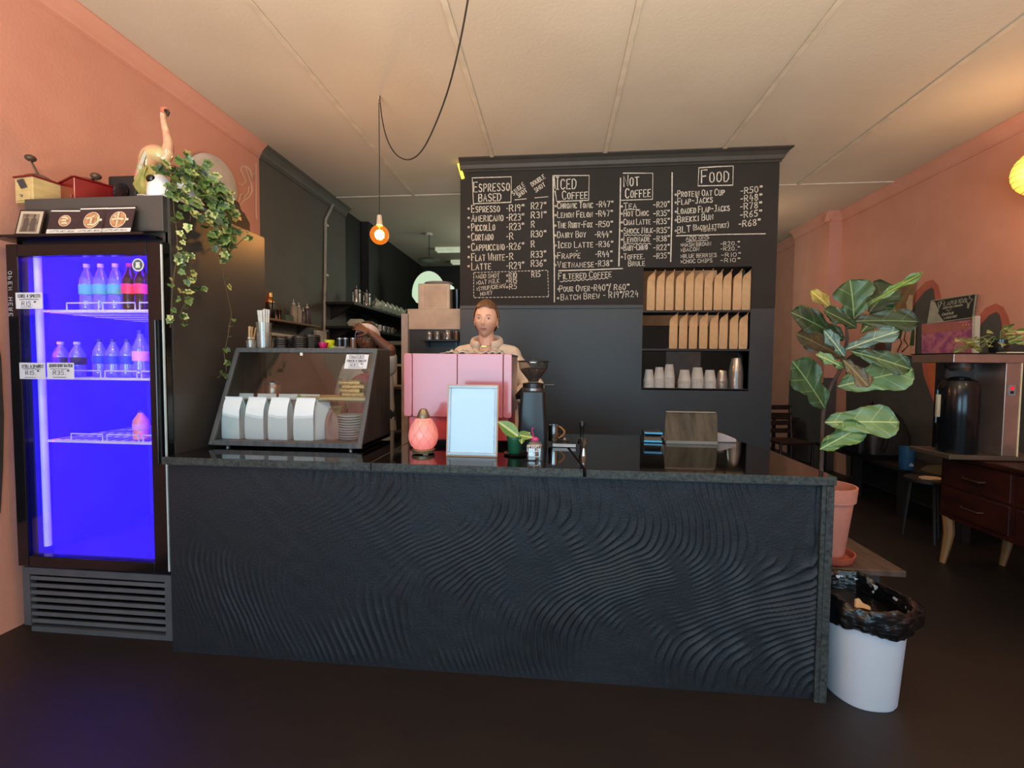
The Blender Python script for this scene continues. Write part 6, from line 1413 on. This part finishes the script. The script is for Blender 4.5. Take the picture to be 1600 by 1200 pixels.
figleaf((1319,557),(1289,516),22,'blue',2.44,2.42)
figleaf((1338,512),(1290,484),27,'dark',2.45,2.38)
figleaf((1345,520),(1392,470),30,'mid',2.62,2.66)
MB().tube([fp(1300, 600), fp(1308, 604)], .003, 6).build('leaf_stalk', m_bark, t)
# waste bin
bc = (1.318, 2.075)
t = thing('waste_bin', 'white oval waste bin lined with a black bag beside the counter', 'bin', (bc[0], bc[1], 0))
bz = PY(1360, 1005, 1.98).z
def oval(w_, d_, z, n=40, wob=0, ph=0): return [Vector((w_*math.copysign(abs(cos(a))**.8, cos(a)), d_*math.copysign(abs(sin(a))**.8, sin(a)), z+wob*sin(a*5+ph)+wob*.6*sin(a*11+2*ph))) for a in [2*pi*i/n for i in range(n)]]
ht = PY(1360, 925, 2.1).z
MB().rings([oval(.122, .155, 0), oval(.128, .16, .01), oval(.148, .185, ht-.01), oval(.15, .187, ht), oval(.143, .18, ht), oval(.12, .155, .02)]).build('bin_body', mat('bin_white', '#c6cad2', .45, col2='#c2c6ce', scale=3), t, smooth=True)
m_bag = mat('black_plastic_bag', '#0f0f10', .22, col2='#0b0b0c', bump=.9, bscale=16, stretch=(1,1,3))
mb = MB(); rb = random.Random(5)
rgs = [oval(.115, .15, ht-.16), oval(.135, .17, ht-.07, wob=.004, ph=1), oval(.140, .177, ht+.015, wob=.008, ph=2), oval(.155, .195, ht+.03, wob=.010, ph=3), oval(.168, .21, ht-.0, wob=.010, ph=4), oval(.166, .207, ht-.06, wob=.010, ph=5), oval(.163, .20, ht-.10, wob=.014, ph=6)]
for ri, rg_ in enumerate(rgs):
    for i, v in enumerate(rg_):
        k = 1+.035*sin(i*1.9+ri*1.3)+.02*sin(i*4.1+ri); v.x *= k; v.y *= k
        v.x += .05*gss((i-37) % 40 if i > 20 else i+3, 3.0)*(ri > 3)
mb.rings(rgs); o = mb.build('bin_bag', m_bag, t, smooth=True); ss = o.modifiers.new('s', 'SUBSURF'); ss.levels = 1; ss.render_levels = 2
dtx = bpy.data.textures.new('crumple', 'CLOUDS'); dtx.noise_scale = .035; dm_ = o.modifiers.new('crumple', 'DISPLACE'); dm_.texture = dtx; dm_.strength = .022; dm_.texture_coords = 'LOCAL'
MB().rings([oval(.02, .02, ht-.10, wob=.0), oval(.08, .1, ht-.085, wob=.006), oval(.13, .165, ht-.06, wob=.006)]).build('bag_filling', m_bag, t, smooth=True)
o = tag(MB().prism([(-.03,-.012),(-.012,.022),(.008,.028),(.012,.008),(.035,-.004),(.03,-.02),(0,-.012)], lambda u, v, k: (u, v*.8+k, v*.6+.02), 0, .012).build('crumpled_napkin', mat('napkin_tan', '#c9ab86', .8, bump=.3), bevel=.003), 'crumpled tan napkin lying in the lined waste bin', 'napkin'); o.location = (bc[0]+.0, bc[1]-.03, ht-.055)

# sideboard with brewer
m_mah = mat('mahogany', '#3a150d', .4, col2='#260d08', scale=5, stretch=(1,1,4), coat=.2); zs = .80
t = thing('sideboard', 'reddish mahogany sideboard with curved pale legs under the coffee brewer', 'sideboard', (3.0, 2.9, 0))
sx0, sx1, sy0, sy1 = 2.76, 3.24, 2.15, 3.56
MB().box(sx0+.02, sx1, sy0, sy1-.02, .33, zs-.03).build('body', m_mah, t, world=True, bevel=.006)
MB().box(sx0-.015, sx1+.01, sy0-.02, sy1, zs-.03, zs).build('top_board', m_mah, t, world=True, bevel=.006)
for y0, y1 in ((3.02, 3.50), (2.5, 2.98), (2.18, 2.46)):
    for z0, z1 in ((.57, .75), (.37, .55)):
        d = MB().box(sx0+.004, sx0+.022, y0, y1, z0, z1).build('drawer', m_mah, t, world=True, bevel=.003)
        MB().tube([(sx0+.004, (y0+y1)/2-.08, (z0+z1)/2), (sx0-.02, (y0+y1)/2-.06, (z0+z1)/2-.006), (sx0-.02, (y0+y1)/2+.06, (z0+z1)/2-.006), (sx0+.004, (y0+y1)/2+.08, (z0+z1)/2)], .006, 6).build('handle', mat('handle_brown', '#3a2014', .5), d, world=True)
for x in (sx0+.04, sx1-.05):
    for y in (sy0+.05, sy1-.07): MB().tube([(x, y, .34), (x+.012, y, .22), (x-.004, y, .10), (x-.022, y, 0)], [.034, .032, .024, .018], 8).build('leg', mat('leg_brown', '#86603a', .4), t, world=True, smooth=True)
by_ = 3.18
def bq(u, v, y=by_): return Vector(PY(u, v, y))
t = thing('coffee_brewer', 'steel batch coffee brewer with black thermal jug on the sideboard', 'coffee machine', (3.02, 3.18, zs)); 
bx0, bx1 = bq(1487, 650).x, bq(1640, 650).x; ztop = bq(1550, 553).z; zb1 = bq(1550, 567).z
m_bs = mat('brewer_steel', '#a88f84', .25, metal=.7)
MB().box(bx0, bx1, by_, by_+.34, zs+.005, zs+.035).build('base', mat('brewer_bronze', '#6f6152', .35, metal=.6), t, world=True, bevel=.003)
MB().box(bx0-.01, bx1, by_-.005, by_+.34, zb1, ztop).build('head', m_bs, t, world=True, bevel=.004)
MB().box(bx0-.012, bx1, by_-.01, by_+.35, ztop, ztop+.006).build('top_plate', m_blk, t, world=True)
MB().box(bx0+.12, bq(1570, 650).x, by_+.22, by_+.30, zs+.035, zb1).build('column', m_blk, t, world=True)
px0, px1 = bq(1568, 650).x, bq(1592, 650).x
cp_ = MB().box(px0, px1, by_, by_+.30, zs+.035, zb1).build('control_column', m_bs, t, world=True, bevel=.003)
c0 = bq(1580, 611); MB().box(c0.x-.022, c0.x+.022, by_-.004, by_, c0.z-.03, c0.z+.008+.03).build('switch_plate', mat('switch_grey', '#7c7f82', .4), cp_, world=True)
MB().box(c0.x-.010, c0.x+.010, by_-.008, by_-.004, c0.z+.008, c0.z+.028).build('red_switch', mat('switch_red', '#c81f2c', .3, emit='#ff2030', estr=.6), cp_, world=True); MB().box(c0.x-.008, c0.x+.008, by_-.008, by_-.004, c0.z-.016, c0.z+.0).build('dark_switch', m_blk, cp_, world=True)
MB().box(px1-.004, px1+.004, by_-.004, by_+.0, zs+.035, zb1).build('bright_edge', mat('edge_bright', '#e0cfa8', .3), cp_, world=True)
jx = (bq(1492, 650).x+bq(1553, 650).x)/2; jr = (bq(1553, 650).x-bq(1497, 650).x)/2; jz = zs+.036; jt = bq(1520, 592).z
MB().lathe([(jr*.55, zb1-.002-jt+.0), (jr*.62, zb1-jt-.03), (jr*.5, zb1-jt-.055)][::-1], c=(jx-3.02, by_+.12-3.18, jt-zs), n=28).build('brew_basket', m_steel, t, smooth=True)
t2 = thing('thermal_jug', 'black thermal coffee jug under the brewer head', 'jug', (jx, by_+.12, jz))
hj = jt-jz
MB().lathe([(jr*.95, 0), (jr*.98, .01), (jr*.98, hj*.42), (jr, hj*.44), (jr, hj*.88), (jr*.8, hj*.97), (jr*.5, hj)], n=36).build('jug_body', mat('jug_black', '#15181b', .18, metal=.3), t2, smooth=True)
MB().lathe([(jr*.45, hj*.98), (jr*.5, hj+.006), (jr*.2, hj+.012)], n=20).build('lid', m_blk, t2, smooth=True)
MB().tube([(-jr, 0, hj*.86), (-jr-.035, -.01, hj*.84), (-jr-.038, -.01, hj*.4), (-jr, 0, hj*.34)], .009, 8).build('handle', m_blk, t2, smooth=True)
MB().box(-jr-.05, -jr-.028, -.03, -.018, hj*.48, hj*.78).build('handle_label', mat('label_cream', '#b0a68a', .6), t2)
o = tag(MB().box(0, .34, 0, .26, 0, .012).build('serving_tray', mat('tray_wood', '#b5885a', .5), bevel=.003), 'light wooden tray with glasses on the sideboard\'s near end', 'tray'); p_ = PZ(1522, 708, zs); o.location = (2.86, 2.62, zs)
for i, (px, py) in enumerate(((1572, 700), (1582, 704), (1594, 700), (1604, 706))):
    p_ = PZ(px, py+6, zs+.012); t = thing('shot_glass', ('small glass nearest the brewer on the wooden tray','small glass in front of its neighbours on the wooden tray','third small glass on the wooden tray','small glass farthest from the brewer on the wooden tray')[i], 'glass', (p_.x, min(2.84, p_.y), zs+.0125))
    MB().lathe([(.02, 0), (.024, .004), (.027, .05), (.024, .05), (.021, .01)], n=18).build('glass_body', m_gls, t, smooth=True); MB().lathe([(.0275, .047), (.028, .052), (.026, .052)], n=18).build('rim', m_steel, t, smooth=True)
# pot plants on the brewer
pm_ = [leaf_mesh('leaf', [(u*.06, v*.06) for u, v in ((0,.01),(.1,.30),(.3,.46),(.55,.44),(.8,.25),(1,0))], veined('pilea_'+n, a, b, c, .35, 60), .2) for n, a, b, c in (('a','#5f7a3c','#a9ba72','#3c5a2c'),('b','#7c8a4a','#b7bf7a','#54662f'))]
t = thing('small_pothos', 'leafy pothos in a dark glass pot on top of the brewer', 'plant', (bq(1592, 548).x, by_+.13, ztop+.006))
MB().lathe([(.045, 0), (.052, .01), (.052, .09), (.046, .09), (.04, .06)], n=22).build('pot', mat('pot_dark', '#191c1b', .15), t, smooth=True)
rr3 = random.Random(8)
for i in range(34):
    a = rr3.uniform(2.0, 5.2) if i % 3 else rr3.uniform(-1, 1); rr_ = rr3.uniform(.03, .24 if cos(a) < 0 else .1)
    P = Vector((rr_*cos(a)-.03, -.02+.12*sin(a)*rr_/.2, rr3.uniform(.01, .10) if rr_ > .1 else rr3.uniform(.05, .17))); d = Vector((cos(a), sin(a)*.5-.3, rr3.uniform(-.5, .5))).normalized()
    if i % 2 == 0: MB().tube([(0, 0, .07), P*.5+Vector((0,0,.07)), P], .002, 5).build('stem', mat('green_stem', '#6f8a45', .5), t)
    o = bpy.data.objects.new('leaf', pm_[i % 2]); COL.objects.link(o); o.parent = t; place(o, P, P+d*.055*rr3.uniform(.7, 1.1), (0, -1, .5+rr3.random()), .06)
MB().box(-.06, .2, -.12, -.05, 0, .008).build('drip_strip', mat('edge_bright', '#e0cfa8', .3), t)
# posters on the wall
RX = XR-.024
def poster(name, label, quad, m, parts=()):
    P = [PX(u, v, RX) for u, v in quad]; c = sum((Vector(p) for p in P), Vector())/4
    t = thing(name, label, 'poster', tuple(c)); n = Vector((-1, 0, 0))
    def F(u, v, k): return (P[3]*(1-u)*(1-v)+P[2]*u*(1-v)+P[0]*(1-u)*v+P[1]*u*v)+n*k-c
    MB().prism([(0,0),(1,0),(1,1),(0,1)], F, -.008, 0).build('board', m, t)
    return t, F
t, F = poster('flamingo_sign', 'black and white cocktail sign lettered in script above the pink print', ((1456,470),(1526,459),(1521,496),(1450,506)), mat('sign_black', '#15120f', .6))
MB().prism([(0,0),(.38,0),(.20,.42),(.22,.5),(.08,.93),(0,1)], F, 0, .002).build('white_corner', mat('sign_white', '#a9a592', .6), t)
mb = MB()
for a_, b_2 in (((0,0),(1,0)),((1,0),(1,1)),((1,1),(0,1)),((0,1),(0,0))): ribbons(mb, lambda u, v: F(u, v, .003), [[a_, b_2]], .035)
mb.build('border', mat('sign_white', '#a9a592', .6), t, fix=False)
mb = MB(); G2 = lambda u, v: F(u, v, .004)
st = lettering('Flamingo', .24, .68, .80, .70, .24, (.05, 1)) + lettering('Cocktail', .32, .26, .58, .28, .12, (.05, 1)) + lettering('COFFEE HOUSE', .32, .56, .75, .58, .06, (0, 1)) + lettering('lounge', .38, .10, .66, .12, .11, (.05, 1))
st += [[(.22,.60),(.20,.75),(.17,.85),(.21,.92),(.24,.86)],[(.14,.62),(.22,.58),(.12,.5)],[(.84,.66),(.80,.80),(.88,.85),(.94,.78),(.90,.66),(.84,.66)],[(.90,.82),(.86,.95),(.92,1.0)],[(.86,.64),(.86,.45)],[(.89,.64),(.88,.42)],[(.40,.50),(.46,.42),(.52,.50),(.40,.50)]]
ribbons(mb, G2, st, .022); mb.build('lettering', mat('sign_white', '#a9a592', .6), t, fix=False)
t, F = poster('pink_print', 'purple and pink crowd-like print leaning above the brewer', ((1440,506),(1525,500),(1524,552),(1440,563)), mat('print_purple', '#9a4b7c', .6, col2='#c77686', scale=14, detail=6, lo=.4, hi=.6))
MB().prism([(0,.72),(.85,.74),(.9,.92),(.5,1),(0,.98)], F, 0, .001).build('rose_sky', mat('print_rose', '#b56a5f', .6), t)
MB().prism([(.62,.25),(.66,.12),(.82,.08),(.90,.22),(.86,.34),(.68,.36)], F, 0, .0015).build('pale_shape', mat('print_pale', '#c08d84', .6), t)
for i in range(5): MB().prism([(.78+.05*i, .86), (.80+.05*i, .86), (.80+.05*i, .90), (.78+.05*i, .90)], F, .001, .002).build('light_dot', mat('print_dot', '#e8b0a0', .6), t)
for i in range(4): MB().prism([(.02+.04*i, 0), (.05+.04*i, 0), (.10+.06*i, .22), (.07+.06*i, .2)], F, 0, .0015).build('grass_blade', mat('print_grey', '#8d8591', .6), t)
MB().prism([(1.0,-.0),(1.045,0),(1.05,1.12),(1.0,1.12)], F, -.01, .03).build('white_edge_strip', mat('sign_edge', '#cfc6b4', .5), t)
t, F = poster('flamingo_card', 'small salmon flamingo card half hidden behind the fig leaves', ((1396,510),(1430,503),(1428,556),(1392,553)), mat('card_salmon', '#c98d76', .6, col2='#d8a58c', scale=10))
MB().prism([(.02,.5),(.4,.55),(.5,.9),(.3,1),(.02,1)], F, 0, .001).build('leaf_print', mat('print_green', '#2f4a2a', .6), t); MB().prism([(.8,.3),(1,.3),(1,1),(.9,1)], F, 0, .001).build('leaf_print', mat('print_green', '#2f4a2a', .6), t)
mb = MB(); ribbons(mb, lambda u, v: F(u, v, .002), [[(.5,.1),(.75,.3),(.55,.5),(.6,.75),(.8,.8)],[(.3,.1),(.45,.4),(.35,.6)]], .05); mb.build('bird_outline', mat('print_dark', '#55302a', .6), t, fix=False)
t, F = poster('tan_print', 'tan and cream framed print above the flamingo card', ((1392,455),(1428,438),(1425,485),(1388,488)), mat('print_tan', '#8a6a3e', .6, col2='#6e4f30', scale=12))
MB().prism([(0,0),(.16,0),(.2,.35),(.1,.5),(0,.45)], F, 0, .001).build('cream_side', mat('print_cream', '#c4a982', .6), t); MB().prism([(.8,0),(1,0),(1,.5),(.85,.55),(.75,.3)], F, 0, .001).build('cream_side', mat('print_cream', '#c4a982', .6), t)
t, F = poster('small_photo_print', 'small bluish photo print tucked behind the fig leaves', ((1360,530),(1392,522),(1392,552),(1360,556)), mat('print_blue', '#6f767c', .6, col2='#4a4f58', scale=14))
MB().prism([(.2,.15),(.8,.15),(.7,.7),(.45,.85),(.25,.6)], F, 0, .001).build('dark_shape', mat('print_dark', '#55302a', .6), t)
# wall bench with backpack, mug, cushion; stool with napkin
t = thing('wall_bench', 'long black wooden bench running under the mural', 'bench', (3.35, 5.0, 0)); zbn = .46
MB().box(3.22, 3.70, 3.85, 5.95, zbn-.04, zbn).build('seat', m_shb, t, world=True)
for i, y in enumerate((3.9, 4.55, 5.2, 5.85)): MB().box(3.24, 3.30, y, y+.06, 0, zbn-.04).build('leg', m_shb, t, world=True)
MB().box(3.64, 3.70, 3.85, 5.95, .05, zbn-.04).build('back_rail', m_shb, t, world=True)
q = PX(1403, 712, 3.35)
t = thing('backpack', 'slouching black backpack on the bench under the mural', 'bag', (3.36, 5.15, zbn)); m_bp2 = mat('nylon_black', '#0e0d0e', .55, bump=.4)
MB().rings([[Vector((x, y, z)) for x, y in rrect(-a_, a_, -b_2, b_2, .06, 4)] for a_, b_2, z in ((.18, .26, 0), (.21, .30, .06), (.20, .28, .25), (.16, .22, .42), (.09, .13, .52), (.03, .05, .55))]).build('bag_body', m_bp2, t, smooth=True)
MB().rings([[Vector((x-.2, y, z)) for x, y in rrect(-a_, a_, -b_2, b_2, .03, 3)] for a_, b_2, z in ((.05, .18, .04), (.06, .2, .1), (.04, .17, .26))]).build('front_pocket', m_bp2, t, smooth=True)
MB().tube([(.0, -.15, .45), (-.05, -.30, .5), (-.08, -.36, .35), (-.1, -.33, .15), (-.1, -.25, .03)], .018, 6).build('strap', m_bp2, t, smooth=True); MB().tube([(-.02, -.05, .53), (0, 0, .6), (.02, .05, .53)], .012, 6).build('carry_loop', m_bp2, t, smooth=True)
m_bl = mat('mug_blue', '#1d4f78', .4)
mp_ = PY(1417, 712, 4.35)
t = thing('round_cushion', 'flat olive cushion on the bench end near the sideboard', 'cushion', (3.37, 4.15, zbn)); MB().lathe([(.15, 0), (.21, .02), (.22, .05), (.18, .08), (.02, .09)], n=28).build('cushion', mat('olive_cloth', '#3a3320', .9), t, smooth=True)
t = thing('blue_cup', 'deep blue cup with small emblem on the bench by the backpack', 'cup', (PX(1417, 708, 3.22).x, PX(1417, 708, 3.22).y, zbn))
zc_ = PX(1417, 698, 3.22).z-zbn
MB().lathe([(.05, 0), (.055, .01), (.06, max(.08, zc_)), (.052, max(.08, zc_)), (.045, .02)], n=24).build('cup_body', m_bl, t, smooth=True)
MB().prism([(-.02,0),(.02,0),(.013,.02),(0,.03),(-.013,.02)], lambda u, v, k: (u, -.0575-k, v+.04), 0, .003).build('emblem', mat('emblem_pale', '#8aa0ae', .5), t)
q = PZ(1440, 748, .50)
t = thing('side_stool', 'small black stool holding a folded napkin by the sideboard', 'stool', (q.x+.06, q.y+.02, 0))
MB().lathe([(.14, .47), (.15, .48), (.15, .50), (.14, .50)], n=28).build('seat', m_shb, t)
for k in range(3): a = k*2.09+.3; MB().cone((.10*cos(a), .10*sin(a), .48), (.14*cos(a), .14*sin(a), 0), .013, .011, 8).build('leg', m_shb, t)
o = tag(MB().prism([(-.06,-.03),(0,-.055),(.09,-.05),(.10,.03),(.02,.05),(-.05,.02)], lambda u, v, k: (u, v, k), 0, .015).build('folded_napkin', mat('napkin_tan', '#c9ab86', .8, bump=.3), bevel=.004), 'folded tan napkin on the small black stool', 'napkin'); o.location = (q.x+.04, q.y+.0, .5005)
# ladder back chair and table beyond the partition
q = PY(1214, 634, 6.6)
t = thing('ladder_back_chair', 'dark ladder-back chair beyond the partition against the salmon wall', 'chair', (PY(1216, 640, 6.2).x, 6.2, 0), radians(8))
mc = mat('chair_brown', '#2e1a14', .45); zt_ = PY(1216, 632, 6.2).z
for s in (-1, 1):
    MB().tube([(s*.19, .0, 0), (s*.19, .0, .45), (s*.19, .05, zt_)], .017, 8).build('leg', mc, t, smooth=True); MB().tube([(s*.2, -.38, 0), (s*.2, -.38, .46)], .017, 8).build('leg', mc, t, smooth=True)
for k in range(4): z_ = .56+k*(zt_-.60)/3; MB().box(-.19, .19, .03*(k/3)+.0, .03*(k/3)+.025, z_-.03, z_+.03).build('slat', mc, t)
MB().box(-.21, .21, -.40, .02, .44, .47).build('seat', mc, t, bevel=.004)
for s in (-1, 1): MB().bar((s*.2, -.38, .2), (s*.19, 0, .2), .018, .018).build('stretcher', mc, t)
q = PY(1240, 651, 7.0)
t = thing('dark_table', 'dark table edge behind the ladder-back chair', 'table', (3.1, 7.2, 0)); MB().box(-.35, .38, -.35, .35, q.z-.03, q.z).build('table_top', mc, t)
for sx in (-.3, .33):
    for sy in (-.3, .3): MB().box(sx-.02, sx+.02, sy-.02, sy+.02, 0, q.z-.03).build('leg', mc, t)
